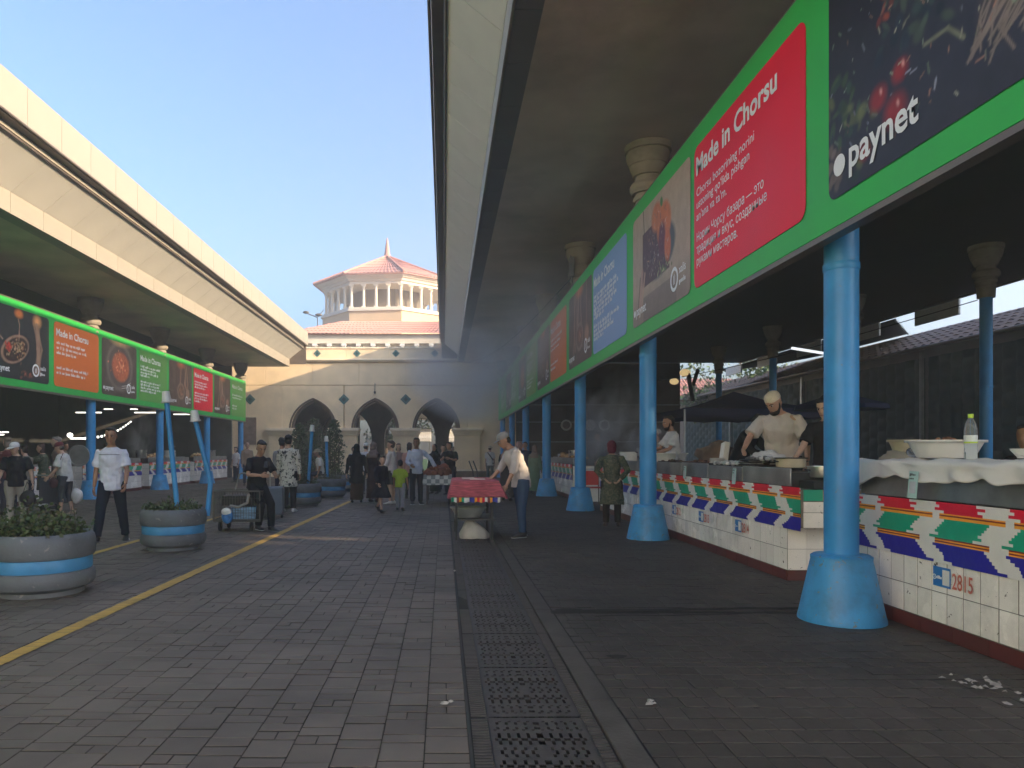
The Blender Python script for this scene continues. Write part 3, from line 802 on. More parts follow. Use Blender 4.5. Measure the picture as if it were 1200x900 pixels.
def banner(name,label,X,nx,y0,y1,z0,z1,items,pz0,pz1,pw):
    """nx: outward normal sign; items: list of (y_start, kind, data) along y"""
    root=thing(name,label,'banner',(X,y0,z0))
    b=MB(); b.box(min(X,X-nx*.06),max(X,X-nx*.06),y0,y1,z0,z1); b.build('panel',M['green'],root,bevel=.004)
    b=MB(); b.box(min(X-nx*.0,X-nx*.10)-.0,max(X-nx*.0,X-nx*.10),y0,y1,z0-.05,z0-.004); b.box(min(X-nx*.02,X-nx*.1),max(X-nx*.02,X-nx*.1),y0,y1,z1+.004,z1+.04)
    for k in range(int((y1-y0)/1.43)):
        yy=y0+.4+k*1.43; b.box(min(X-nx*.065,X-nx*.11),max(X-nx*.065,X-nx*.11),yy,yy+.05,z0,z1)
    b.build('frame',M['gutter'],root)
    H=pz1-pz0
    for i,(ys,kind,data) in enumerate(items):
        W=pw
        def xf(u,v,d,ys=ys,W=W):
            yy = ys+W-u if nx<0 else ys+u
            return (X+nx*(.004+d), yy, pz0+v)
        if kind=='pic':
            near = i<4
            nw,nh=(220,136) if (near and nx<0) else (140,88) if near else (70,44)
            p=picture(data,nw,nh,i*13+3+(0 if nx<0 else 50))
            vs=[];r=.10
            for j in range(nh):
                for k in range(nw):
                    u=W*k/(nw-1); v=H*j/(nh-1)
                    for cx,cy in ((r,r),(W-r,r),(r,H-r),(W-r,H-r)):
                        dx,dy=u-cx,v-cy
                        if (dx<0)==(cx==r) and (dy<0)==(cy==r) and dx*dx+dy*dy>r*r:
                            q=r/math.hypot(dx,dy); u=cx+dx*q; v=cy+dy*q
                    vs.append(xf(u,v,.004))
            fs=[(j*nw+k,j*nw+k+1,(j+1)*nw+k+1,(j+1)*nw+k) for j in range(nh-1) for k in range(nw-1)]
            bb=MB(); bb.add(vs,fs); me=bb.mesh('food_picture',M['attr'])
            c=np.ones((nw*nh,4)); c[:,:3]=p.a.reshape(-1,3); color_attr(me,c,'POINT')
            o=link('food_picture',me,root)
            nopay=False
            s=.30 if (nx<0 and i==0) else .20
            def xs(u,v,d,f=xf,s=s): return f(.10+s*.62+u,.16+v,.010)
            text('paynet',s,M['letter'],o,xs,bold=s*.022)
            cb=MB(); cb.add([xf(.08+s*.28+s*.27*math.cos(a),.16+s*.24+s*.27*math.sin(a),.010) for a in [2*PI*k/20 for k in range(20)]],[tuple(range(20))])
            cb.build('logo',M['letter'],o)
            if not (nx<0 and i==0):
                logo_mesh(xf,W-.62,.30,.16,.010).build('logo',M['letter'],o)
                text('xalis',.15,M['letter'],o,lambda u,v,d,f=xf,W=W: f(W-.42+u,.33+v,.010),bold=.002)
                gb=MB(); greek(gb,xf,W-.42,.2,.25,[1],.07,.1,i,.010); stuff(gb.build('lettering',M['letter'],o))
        else:
            col,lines=data
            bb=MB(); pr=round_rect(W,H,.12)
            bb.add([xf(a,b2,.004) for a,b2 in pr]+[xf(a,b2,0) for a,b2 in pr],[tuple(range(len(pr)))]+[(k,k+len(pr),(k+1)%len(pr)+len(pr),(k+1)%len(pr)) for k in range(len(pr))])
            o=bb.build('text_panel',M[col],root)
            if kind=='red':
                text('Made in Chorsu',.30,M['letter'],o,lambda u,v,d,f=xf: f(.09+u,H-.345+v,.010),bold=.008,width=2.12)
                text("Chorsu bozorining norini\nustoning qo\u2018lida pishgan\nan\u2019ana va ta\u2019m.",.142,M['letter'],o,lambda u,v,d,f=xf: f(.10+u,H-.60+v,.010),bold=.0008,line=1.0,width=1.62)
                text("\u041d\u043e\u0440\u0438\u043d \u0427\u043e\u0440\u0441\u0443 \u0431\u0430\u0437\u0430\u0440\u0430 \u2014 \u044d\u0442\u043e\n\u0442\u0440\u0430\u0434\u0438\u0446\u0438\u044f \u0438 \u0432\u043a\u0443\u0441, \u0441\u043e\u0437\u0434\u0430\u043d\u043d\u044b\u0435\n\u0440\u0443\u043a\u0430\u043c\u0438 \u043c\u0430\u0441\u0442\u0435\u0440\u043e\u0432.",.142,M['letter'],o,lambda u,v,d,f=xf: f(.10+u,H-1.13+v,.010),bold=.0008,line=1.0,width=1.90)
            else:
                text('Made in Chorsu',.27,M['letter'],o,lambda u,v,d,f=xf: f(.10+u,H-.36+v,.010),bold=.006,width=1.75)
                gb=MB(); greek(gb,xf,.12,H-.58,W-.6,lines,.085,min(.15,.92/len(lines)),i*7+int(abs(X)),.010); stuff(gb.build('lettering',M['letter'],o))
    return root
g0=3.03; it=[]
it.append((3.03,'pic','veg')); it.append((6.12,'red',('redpanel',None))); it.append((8.97,'pic','chop'))
yy=12.1
for k,(c,ln,pk) in enumerate((('bluepanel',[.9,.95,.8,.9,.75,.45,0,.98,.7,.8,.4],'hands'),('orangepanel',[.9,.8,.7,0,0,.6,.4],'hands'),('limepanel',[.9,.7,.8,.5,0,.9,.8,.6],'bowl'),('greenpanel',[.9,.7,.8,.5,0,.9,.8,.6],'wok'),('greenpanel',[.9,.7,.8,.5,0,.9,.8,.6],'hands'))):
    it.append((yy,'txt',(c,ln)))
    if yy+2.8+2.7<40.5: it.append((yy+2.85,'pic',pk))
    yy+=5.95
banner('banner','long green food court banner with red Made in Chorsu panel over the right stalls',3.0,-1,-4.0,40.5,3.12,5.24,it,3.33,5.0,2.72)
it=[(16.6,'pic','wok'),(19.35,'txt',('orangepanel',[.8,.85,.55,0,0,.9,.8])),(22.05,'pic','bowl'),(24.75,'txt',('greenpanel',[.9,.7,.8,.4,0,.9,.85,.95,.7])),(27.45,'pic','hands'),(30.15,'txt',('redpanel',[.8,.85,.7,0,.9,.8,.85,.4])),(32.85,'pic','hands'),(35.55,'txt',('greenpanel',[.0,.9,.8,.0,.0,.4,.4]))]
banner('banner','bright green food court banner with orange and red text panels over the left stalls',-10.2,1,-4.0,38.1,2.95,5.0,it,3.12,4.82,2.5)
finish_texts()
# ------------------------------------------------------------------ far wall with arcade
def arch_pts(cx,w,zs,rise,n=10):
    L=[];
    for k in range(n+1):
        t=k/n; x=w*(1-t)**2+2*w*.93*t*(1-t); z=2*t*(1-t)*rise*.72+t*t*rise
        L.append((x,z))
    return [(cx+x,zs+z) for x,z in L]+[(cx-x,zs+z) for x,z in reversed(L[:-1])]
S=WALLY/867
wall=thing('courtyard_wall','ochre wall with three pointed arches closing the far end of the court','wall',(0,WALLY,0))
AX=[(366.7-520)*S,(439.6-520)*S,(511.3-520)*S]; AW=1.23; ZS=2.68; RISE=1.58; bw=3.41
def wall_piece(x0,x1,z0,z1,name='wall_panel',m='wall',d0=0.0,d1=.5):
    b=MB(); b.box(x0,x1,WALLY+d0,WALLY+d1,z0,z1); return b.build(name,M[m],wall,bevel=.008)
for cx in AX:
    x0,x1=cx-bw/2+.006,cx+bw/2-.006
    ap=arch_pts(cx,AW,ZS,RISE)          # right spring -> apex -> left spring
    poly=[(x0,0),(x0,5.06),(x1,5.06),(x1,0),(cx+AW,0)]+ap+[(cx-AW,0)]
    b=MB(); b.prism(poly,'xz',WALLY,WALLY+.5); b.build('wall_panel',M['wall'],wall,recalc=True)
    # recessed dark arch frame
    inn=arch_pts(cx,AW-.10,ZS,RISE-.12); outp=arch_pts(cx,AW+.0,ZS,RISE)
    b=MB(); n=len(inn)
    vs=[(x,WALLY+.12,z) for x,z in outp]+[(x,WALLY+.12,z) for x,z in inn]+[(x,WALLY+.55,z) for x,z in inn]
    fs=[(k,k+1,n+k+1,n+k) for k in range(n-1)]+[(n+k,n+k+1,2*n+k+1,2*n+k) for k in range(n-1)]
    b.add(vs,fs); b.build('arch_frame',M['archdark'],wall,recalc=True)
    # raised band around the arch
    o2=arch_pts(cx,AW+.10,ZS,RISE+.11); i2=arch_pts(cx,AW+.001,ZS,RISE+.001)
    b=MB(); n=len(o2)
    b.add([(x,WALLY-.03,z) for x,z in o2]+[(x,WALLY-.03,z) for x,z in i2]+[(x,WALLY+.0,z) for x,z in o2]+[(x,WALLY+.12,z) for x,z in i2],
          [(k,k+1,n+k+1,n+k) for k in range(n-1)]+[(k,k+1,2*n+k+1,2*n+k) for k in range(n-1)]+[(n+k,n+k+1,3*n+k+1,3*n+k) for k in range(n-1)])
    b.build('arch_band',M['archdark'],wall,recalc=True)
xl=AX[0]-bw/2; xr=AX[2]+bw/2
# plain lower panels left and right
x=xl
while x>-13:
    wall_piece(x-3.4+.006,x-.006,0,5.06); x-=3.4
wall_piece(xr+.006,xr+2.2,0,5.06); wall_piece(xr+2.212,4.0,0,5.06)
x=-12.5
while x<4.0:
    x2=min(4.0,x+2.6); wall_piece(x+.006,x2-.006,5.085,6.34); x+=2.6
# piers with imposts
for cx in [AX[0]-bw/2]+[(a+b2)/2 for a,b2 in zip(AX[:-1],AX[1:])]+[AX[2]+bw/2]:
    b=MB(); b.box(cx-.71,cx+.71,WALLY-.18,WALLY+.6,0,2.28)
    b.build('pier',M['wall'],wall,bevel=.01)
    b=MB(); b.box(cx-.76,cx+.76,WALLY-.25,WALLY+.6,0,.42); b.build('pier_base',M['walltrim'],wall,bevel=.02)
    b=MB(); b.box(cx-.75,cx+.75,WALLY-.24,WALLY+.6,2.283,2.40); b.box(cx-.80,cx+.80,WALLY-.31,WALLY+.6,2.403,2.52); b.box(cx-.86,cx+.86,WALLY-.40,WALLY+.6,2.523,2.69)
    b.build('impost',M['walltrim'],wall,bevel=.015)
# cornice and parapet
b=MB(); b.box(-12.6,4.2,WALLY-.22,WALLY+.5,6.42,6.52); b.box(-12.6,4.2,WALLY-.12,WALLY+.5,6.345,6.417); b.build('cornice',M['walltrim'],wall,bevel=.01)
x=-12.6
while x<4.2:
    x2=min(4.2,x+2.4); b=MB(); b.box(x+.005,x2-.005,WALLY-.05,WALLY+.3,6.523,7.08); b.build('parapet_panel',M['wall'],wall); x+=2.4
b=MB(); b.box(-12.6,4.2,WALLY-.10,WALLY+.35,7.083,7.17); b.build('parapet_coping',M['walltrim'],wall,bevel=.01)
def diamond(x,z,r,y):
    b=MB()
    b.add([(x-r,y-.015,z),(x,y-.015,z-r),(x+r,y-.015,z),(x,y-.015,z+r),(x-r,y,z),(x,y,z-r),(x+r,y,z),(x,y,z+r)],[(0,1,2,3),(0,4,5,1),(1,5,6,2),(2,6,7,3),(3,7,4,0)])
    b.build('diamond_tile',M['diamond'],wall)
    b=MB(); q=r*.42
    b.add([(x-q,y-.022,z),(x,y-.022,z-q),(x+q,y-.022,z),(x,y-.022,z+q)],[(0,1,2,3)]); b.build('diamond_centre',M['teal'],wall)
for xx in (403,475.5,293): 
    p=px(xx,468,WALLY); diamond(p.x,p.z,.30,WALLY)
for xx in (372,418.5,464,509.5):
    p=px(xx,414.3,WALLY); diamond(p.x,p.z,.21,WALLY-.05)
# side lamp, plaque ring and framed notice on the wall
p=px(439.5,460,WALLY); b=MB(); b.bar((p.x,WALLY-.02,p.z+.5),(p.x,WALLY-.1,p.z),.03); b.ell((p.x,WALLY-.12,p.z),(.06,.06,.08)); tag(b.build('wall_lamp',M['dark'],smooth=60),'small dark lamp bracket above the middle arch','lamp')
p=px(323.5,511,WALLY); b=MB(); n=24
b.lathe([(.23,0),(.25,.02),(.25,.05),(.19,.06),(.18,.03)],seg=28,cap0=True,cap1=True)
for i,v in enumerate(b.v): b.v[i]=(p.x+v[0],WALLY-.002-v[2],p.z+v[1])
tag(b.build('wall_ring',M['walltrim'],smooth=40),'round plaster ring on the ochre wall left of the arches','wall ornament')
p=px(291,505,WALLY); b=MB(); b.box(p.x-.5,p.x+.45,WALLY-.06,WALLY-.003,p.z-.75,p.z+.75); tag(b.build('notice_board',pmat('faded notice',(.22,.15,.12),.7,0,.35,5),bevel=.02),'faded brown framed notice on the wall behind the last left column','notice')
# hall end wall on the right (dark tiled) with round plates
b=MB(); b.box(4.02,13.1,WALLY+.0,WALLY+.4,0,6.3)
ew=tag(b.build('hall_end_wall',pmat('grimy brown panel wall',(.13,.10,.085),.7,0,.3,1.2,dirt=.5)),'dark grimy end wall at the back of the right hall','wall')
for z,hh in ((3.95,.06),(3.0,.05),(1.9,.06)):
    b=MB(); b.box(4.05,13,WALLY-.12,WALLY-.003,z,z+hh); b.build('pipe_rail',M['metal'],ew)
for k in range(7):
    b=MB(); b.box(4.3+k*1.25,4.3+k*1.25+1.1,WALLY-.05,WALLY-.004,3.1,3.85); b.build('cladding_board',pmat('grimy board',(.10,.085,.075),.7,0,.3,2,rand=.3),ew)
for i,(xx,yy_) in enumerate(((664,498),(692,498),(709,498))):
    p=px(xx,yy_,WALLY-.3); b=MB()
    b.lathe([(.20,.02),(.21,.05),(.27,.06),(.31,.04),(.31,0)],seg=28,mis=[1,0,0,0],cap0=True)
    for k,v in enumerate(b.v): b.v[k]=(p.x+v[0],WALLY-.14-v[2],p.z+v[1])
    tag(b.build('wall_plate',[M['white'],pmat('plate centre',(.25,.2,.2),.5,0,.4,12) if i!=1 else M['white']],smooth=40),['left of the three round plates on the dark end wall of the right hall','solid white plate between the two ringed plates on the dark end wall','right hand ringed plate on the dark end wall of the right hall'][i],'plate','round plates on the hall end wall')

# passage behind the arches: second arcade, roof, dim
pas=thing('passage_arcade','shaded second arcade behind the three arches with dark piers','arcade',(0,47,0))
b=MB(); b.box(-14,6,WALLY+.5,47.6,5.2,5.5); b.build('passage_ceiling',M['passage'],pas)
b=MB(); b.box(-16,-8.1,47,47.5,0,5.2); b.build('passage_wall',M['passage'],pas); b=MB(); b.box(3.6,6,47,47.5,0,5.2); b.build('passage_wall',M['passage'],pas)
for cx in (-6.2,-2.15,1.95):
    ap=arch_pts(cx,1.62,2.3,1.9); x0=cx-2.05; x1=cx+2.05
    b=MB(); b.prism([(x0,0),(x0,5.2),(x1,5.2),(x1,0),(cx+1.62,0)]+ap+[(cx-1.62,0)],'xz',47,47.5); b.build('arcade_bay',M['passage'],pas,recalc=True)
b=MB(); b.box(-8.5,-5.4,47.55,47.7,0,4.6); b.build('closed_shutter',M['archdark'],pas)  # solid panel added to keep yard light out of the first arch
b=MB(); b.box(-14,-13.5,WALLY,47.5,0,5.2); b.box(5.5,6,WALLY+.5,47.5,0,5.2); b.build('side_wall',M['passage'],pas)

# ------------------------------------------------------------------ building with tiled roof behind the wall, and its lantern tower
bl=thing('hall_building','long low building with pink tiled roof and bracketed frieze behind the wall','building',(0,50,0))
b=MB(); b.box(-10.2,3,50.6,62,4,8.9); b.build('wall',M['towertrim'],bl)
b=MB(); b.box(-10.3,3,50.2,62,8.72,9.32); b.build('frieze',M['towertrim'],bl,bevel=.02)
b=MB(); b.box(-10.3,3,50.45,50.59,7.4,7.75); b.build('frieze_rail',M['towertrim'],bl)
bk=MB(); bk.box(-.09,.09,-.42,-.01,.42,.62); bk.box(-.16,.16,-.48,-.01,.622,.78); bk.box(-.06,.06,-.3,-.01,0,.418); bkm=bk.mesh('bracket',M['white'])
for k in range(14): place('bracket',bkm,bl,(-9.75+k*.99,50.6,7.93))
def rib_plane(b,c00,c10,c11,c01,n,amp,mi=0):
    """corrugated roof plane; ribs run from the c00-c10 edge to the c01-c11 edge"""
    c00,c10,c11,c01=map(Vector,(c00,c10,c11,c01)); nr=(c10-c00).cross(c01-c00).normalized()
    if nr.z<0: nr=-nr
    m=n*4; vs=[]
    rows=6
    for j in range(rows+1):
        for half in (0,1):
            if j in (0,) and half==0: continue
            if j==rows and half==1: continue
            t=j/rows
            drop=0 if half==1 else 1
            for k in range(m+1):
                s=k/m; q=(c00.lerp(c10,s)).lerp(c01.lerp(c11,s),t)
                h=amp*(math.sin(2*PI*s*n)*.6)+ (amp*.7 if half==1 else 0)
                vs.append(q+nr*h)
    R=len(vs)//(m+1); fs=[]
    for r_ in range(R-1):
        for k in range(m): fs.append((r_*(m+1)+k,r_*(m+1)+k+1,(r_+1)*(m+1)+k+1,(r_+1)*(m+1)+k))
    b.add(vs,fs,mi)
b=MB(); rib_plane(b,(-10.9,49.9,9.34),(3.2,49.9,9.34),(3.2,62,12.3),(-8.4,62,12.3),48,.06); b.build('roof',M['pinkroof'],bl,smooth=50)
b=MB(); b.add([(-10.9,49.9,9.34),(-8.4,62,12.3),(-10.9,70,9.34)],[(0,1,2)]); b.add([(-10.9,49.9,9.32),(3.2,49.9,9.32),(3.2,70,9.32),(-10.9,70,9.32)],[(0,1,2,3)]); b.build('hip',M['pinkroof'],bl)
# lantern tower
TC=Vector((-5.5,72,0)); TR=6.95; A0=math.radians(-90-28.8)
def oct(r,z,k): a=A0+k*PI/4; return Vector((TC.x+r*math.cos(a),TC.y+r*math.sin(a),z))
tw=thing('lantern_tower','octagonal lantern tower with white colonnade, pink tiled roof and spire','tower',tuple(TC))
def octprism(b,r0,z0,r1,z1,mi=0):
    vs=[oct(r0,z0,k) for k in range(8)]+[oct(r1,z1,k) for k in range(8)]
    b.add(vs,[(k,(k+1)%8,8+(k+1)%8,8+k) for k in range(8)]+[tuple(range(7,-1,-1)),tuple(range(8,16))],mi)
b=MB(); octprism(b,TR*.90,10,TR*.90,14.0); b.build('drum',M['tower'],tw)
b=MB(); octprism(b,TR*.925,14.0,TR*.925,14.18); octprism(b,TR*.90,14.185,TR*.90,14.35); b.build('plinth',M['towertrim'],tw)
b=MB(); octprism(b,TR*.885,16.45,TR*.885,16.68); octprism(b,TR*.91,16.685,TR*.93,16.9); octprism(b,TR*.95,16.905,TR*1.0,17.2); b.build('entablature',M['towertrim'],tw)
b=MB(); octprism(b,TR*.52,14.35,TR*.52,16.45); b.build('inner_drum',M['passage'],tw)
cb=MB(); cb.box(-.19,.19,-.19,.19,0,.12); cb.lathe([(.155,.12),(.14,.3),(.125,1.78)],seg=14); cb.lathe([(.14,1.78),(.2,1.93)],seg=14); cb.box(-.21,.21,-.21,.21,1.932,2.1); cm_=cb.mesh('colonnade_column',M['towertrim'],40)
for k in range(8):
    for t in range(4):
        q=oct(TR*.85,0,k).lerp(oct(TR*.85,0,(k+1)%8),t/4)
        place('colonnade_column',cm_,tw,(q.x,q.y,14.35))
b=MB()
for k in range(8):
    ap=Vector((TC.x,TC.y,20.35)); a_=oct(TR*1.03,17.2,k); c_=oct(TR*1.03,17.2,(k+1)%8)
    rib_plane(b,a_,c_,ap+(c_-ap)*.03,ap+(a_-ap)*.03,15,.05)
b.build('roof',M['pinkroof'],tw,smooth=50)
b=MB(); octprism(b,TR*1.03,17.13,TR*1.03,17.195)
for k in range(8): b.tube([oct(TR*1.03,17.28,k),(TC.x,TC.y,20.45)],.09,8)
b.build('roof_ridge',M['pinkroof'],tw,smooth=40)
b=MB(); b.lathe([(.42,20.25),(.30,20.5),(.24,20.9),(.17,21.4),(.05,22.1),(.0,22.25)],c=(TC.x,TC.y,0),seg=14); b.build('spire',M['pinkroof'],tw,smooth=40)
# lamp bracket on the roof left of the tower
q=px(372,372,58); b=MB(); b.bar(q+Vector((0,0,-1)),q,.06); b.tube([q,q+Vector((-.9,0,.35))],.04); b.tube([q,q+Vector((.5,0,.6))],.03); b.ell(q+Vector((-.9,0,.4)),(.25,.15,.12)); b.ell(q+Vector((.1,0,.2)),(.3,.2,.12))
tag(b.build('roof_lamp',M['wire'],smooth=50),'thin floodlight bracket on the pink roof left of the tower','lamp')

# ------------------------------------------------------------------ neighbour building behind the right hall
nb=thing('neighbour_house','low building with brown tiled roof and teal quilted drape wall behind the right hall','building',(18.5,20,0))
b=MB(); b.box(18.6,26,17,60,0,5.4); b.build('wall',M['concrete'],nb)
b=MB(); rib_plane(b,(18.0,16.5,5.35),(18.0,62,5.35),(23.2,62,7.15),(23.2,16.5,7.15),90,.06); b.build('roof',pmat('brown clay tile',(.16,.105,.08),.8,0,.3,2.5),nb,smooth=50)
b=MB(); b.add([(18.0,16.5,5.33),(18.0,62,5.33),(28.4,62,5.33),(28.4,16.5,5.33)],[(3,2,1,0)]); b.add([(23.2,16.5,7.1),(23.2,62,7.1),(28.4,62,5.34),(28.4,16.5,5.34)],[(0,3,2,1)]); b.add([(18,16.5,5.34),(28.4,16.5,5.34),(23.2,16.5,7.1)],[(0,1,2)]); b.build('roof_underside',M['gutter'],nb)
b=MB(); b.tube([(17.95,16.5,5.3),(17.95,62,5.3)],.07,8); b.build('gutter',M['gutter'],nb,smooth=50)
# grey fabric canopy bridging the far part of the gap
t=thing('shade_canopy','dark grey fabric canopy stretched from the back edge of the right roof','canopy',(17,34,0)); b=MB(); n=12; vs=[]
for i in range(n+1):
    for j in range(n+1):
        x=16.45+6.8*i/n; ya_=27.0+10.0*i/n; y=ya_+(45-ya_)*j/n; vs.append((x,y,6.22+1.0*i/n-.10*math.sin(PI*i/n)-.12*math.sin(PI*j/n)*math.sin(PI*i/n)+.06*i/n))
b.add(vs,[(i*(n+1)+j,i*(n+1)+j+1,(i+1)*(n+1)+j+1,(i+1)*(n+1)+j) for i in range(n) for j in range(n)])
o=b.build('fabric',pmat('dark grey awning fabric',(.10,.10,.105),.85,0,.15,1.5),t,smooth=60); so=o.modifiers.new('thick','SOLIDIFY'); so.thickness=.02
b=MB(); b.bar((16.5,27.05,6.22),(23.2,36.95,7.26),.07); b.build('front_bar',M['metal'],t)
# quilted drape: scalloped swags modelled in relief
def drape_mesh(L,Hh,nu,nv):
    vs=[]
    for j in range(nv+1):
        for k in range(nu+1):
            u=L*k/nu; v=Hh*j/nv
            col=int(u/.62); fu=(u/.62)%1; fv=(v/.55+(.5 if col%2 else 0))%1
            bul=math.sin(PI*fu)**.6*(.25+.75*math.sin(PI*fv))
            vs.append((.10-.12*bul,u,v))
    return vs,[(j*(nu+1)+k,j*(nu+1)+k+1,(j+1)*(nu+1)+k+1,(j+1)*(nu+1)+k) for j in range(nv) for k in range(nu)]
vs,fs=drape_mesh(9.3,4.4,180,96)
for k in range(4):
    d=MB(); d.add([(18.45+v[0],19.0+k*9.5+v[1],.6+v[2]) for v in vs],fs); d.build('drape',M['teal'],nb,smooth=80)
    d=MB(); d.box(18.3,18.42,18.86+k*9.5,18.98+k*9.5,0,5.2); d.build('drape_post',M['metal'],nb)
# added out-of-view block: shades the court, its notches let sun slivers through
bkk=thing('tall_block','plain grey block added out of view to block and notch the sun','building',(27,0,0))
b=MB(); b.box(28.6,36,-12.6,35.6,0,8.7)
cuts=[(.15,.58,9.95),(.92,1.38,9.5),(2.2,2.85,9.8)]; ya=-12.6
for c0,c1,cz in cuts: b.box(28.6,29,ya,c0,8.7,11.2); b.box(28.6,29,c0,c1,8.7,cz); ya=c1
b.box(28.6,29,ya,35.6,8.7,11.2)
b.build('wall',M['concrete'],bkk)

# ------------------------------------------------------------------ left hall back wall and things hanging in the dark
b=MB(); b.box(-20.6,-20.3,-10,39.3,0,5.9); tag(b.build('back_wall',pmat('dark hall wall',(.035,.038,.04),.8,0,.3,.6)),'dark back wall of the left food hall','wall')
b=MB(); b.box(-20.3,-11.2,39.0,39.2,0,5.9); tag(b.build('back_wall',pmat('grey hanging wall',(.10,.095,.09),.8,0,.4,1.2)),'grey end wall of the left food hall behind the last column','wall')
lm=emat('fluorescent tube',(1,.96,.88),.9)
for i,(xx,yy_,Y,w) in enumerate(((104,484,27,.9),(170,484,29,.8),(213,486,33,.7),(127,480,32,.35),(157,480,33,.3),(-6,510,22,.5),(3,507,24,.35))):
    p=px(xx,yy_,Y); b=MB(); b.box(p.x-w/2,p.x+w/2,Y-.05,Y+.05,p.z,p.z+.035)
    t=tag(b.build('tube_light',lm),'%s glowing tube light hanging in the dark left hall'%['nearest long','middle long','far long','small square','tiny far','low left edge','second left edge'][i],'light','tube lights in the left hall')
    b=MB()
    for s_ in (-.4,.4): b.bar((p.x+s_*w,Y,p.z+.06),(p.x+s_*w,Y,5.88),.012)
    b.build('hanger',M['wire'],t)
# string of bulbs
b=MB(); bb=MB(); p0=px(100,512,24); p1=px(153,493,34)
prev=None
for k in range(15):
    t=k/14; q=p0.lerp(p1,t)-Vector((0,0,.18*math.sin(PI*t))); 
    if prev is not None: b.tube([prev,q],.012,5)
    prev=q; bb.ell(q-Vector((0,0,.05)),(.045,.045,.045),seg=8,rings=5)
t=tag(b.build('light_string',M['wire']),'string of small glowing bulbs slung through the left hall','light string'); bb.build('bulb',lm,t)
b=MB(); p=px(82,510,24); b.ell(p,(.09,.09,.08)); b.box(p.x-.0,p.x+.8,24,24.03,p.z-.13,p.z-.08); tag(b.build('stall_lamp',lm,smooth=60),'bright bulb and glowing strip above the left stalls behind the women','lamp')
# tube light in the right hall
b=MB(); p=px(951,411,22); b.bar(p+Vector((-.6,0,.08)),p+Vector((.6,-.4,-.2)),.14,.06); tag(b.build('tube_light',emat('cold tube',(.9,.95,1),.3)),'white tube light fixed above the cooks in the right hall','light')
b=MB(); 
for xx,yy_,r in ((803,437,.11),(790,447,.09)):
    p=px(xx,yy_,31); b.ell(p,(r*2.2,r,r*1.5),seg=10,rings=6)
tag(b.build('warm_lamp',emat('warm lamp',(1,.72,.35),.16),smooth=60),'pair of warm lit lamps at the far end of the right hall','lamp')
b=MB(); b.tube([px(812,470,31),px(806,436,31)],.09,8); b.tube([px(812,452,31),px(818,433,31)],.08,8); tag(b.build('lamp_pole',M['black'],smooth=50),'dark forked pole carrying the warm lamps in the right hall','pole')

# unseen house added behind the camera to bounce warm sunlight into the court
mh=thing('market_house','cream house added behind the viewer on the left to bounce sunlight','building',(-12,-20,0))
b=MB(); b.box(-20,-12,-48,-3.2,0,13.2); b.build('wall',M['marketwall'],mh)
b=MB(); b.box(-20.3,-11.7,-48.3,-2.9,13.203,13.6); b.build('cornice',M['towertrim'],mh,bevel=.03)
for k in range(11):
    y=-46+k*3.9
    for z in (1.0,5.3,9.4):
        q=MB(); q.box(-12.0,-11.96,y,y+1.5,z,z+2.2); o=q.build('window',M['towertrim'],mh)
        q=MB(); q.box(-11.96,-11.95,y+.12,y+1.38,z+.12,z+2.08); q.build('pane',pmat('window glass',(.05,.06,.07),.1,0,.1,3),o)
# ------------------------------------------------------------------ stall counters
RED=(.74,.005,.035); WHT=(.78,.76,.72); ORG=(.95,.38,.03); DRD=(.22,.015,.015); GRN=(.004,.36,.21); NVY=(.018,.014,.34)
def ikat_colour(u,z,P,flip,H=.455):
    """u along the counter, z up from the lower edge of the sheet"""
    row=int(z/.0205); zz=row*.0205+.006
    d=H-zz; j=((row%2)*.034+(row*7%5)*.013)-.03
    lean=.30*flip
    if zz>.285: sh=-(d-.17)*lean*2.2-.02
    else: sh=0
    if zz>.365:   # red zone
        ph=((u+j+d*.45*flip)/P)%1
        return RED if .08+abs(zz-.41)*1.9<ph<.74-abs(zz-.41)*1.2 else WHT
    if zz>.315:
        ph=((u+.04*flip)/P)%1
        band=int((z-.310)/.0125)%4
        return WHT if ph<.10 else ((ORG,DRD,ORG,DRD)[band])
    if zz>.190:
        ph=((u+j-(d-.14)*1.0*flip+.02)/P)%1
        return GRN if .26<ph<.88 else WHT
    if zz>.145:
        ph=((u-.13*flip)/P)%1
        band=int((z-.14)/.0125)%4
        return WHT if .02<ph<.26 else ((ORG,DRD,ORG,DRD)[band])
    ph=((u+j-.13*flip+(d-.31)*1.5*flip)/P)%1
    return NVY if .24-abs(zz-.07)*.8<ph<.92 else WHT
def ikat_mesh(L,P,flip,Hs=.455,phase=0.0,du=.0125):
    nu=int(L/du); nv=int(round(Hs/.0205))*2
    b=MB(); cols=[]
    for j in range(nv):
        z0=j*Hs/nv; z1=(j+1)*Hs/nv
        k=0
        while k<nu:
            c=ikat_colour(k*du+phase,(j+.5)*Hs/nv,P,flip); e=k+1
            while e<nu and e-k<24 and ikat_colour(e*du+phase,(j+.5)*Hs/nv,P,flip)==c: e+=1
            u0=k*du; u1=L if e==nu else e*du
            b.add([(u0,z0),(u1,z0),(u1,z1),(u0,z1)],[(0,1,2,3)]); cols+= [(*c,1)]*4
            k=e
    return b,cols
def sheet(name,L,P,flip,parent,xf,phase=0.0,Hs=.455,label=None):
    b,cols=ikat_mesh(L,P,flip,Hs,phase)
    b.v=[xf(u,z) for u,z in b.v]
    me=b.mesh(name,M['ikat']); color_attr(me,cols,'CORNER')
    o=link(name,me,parent)
    if label: o['label']=label
    return o
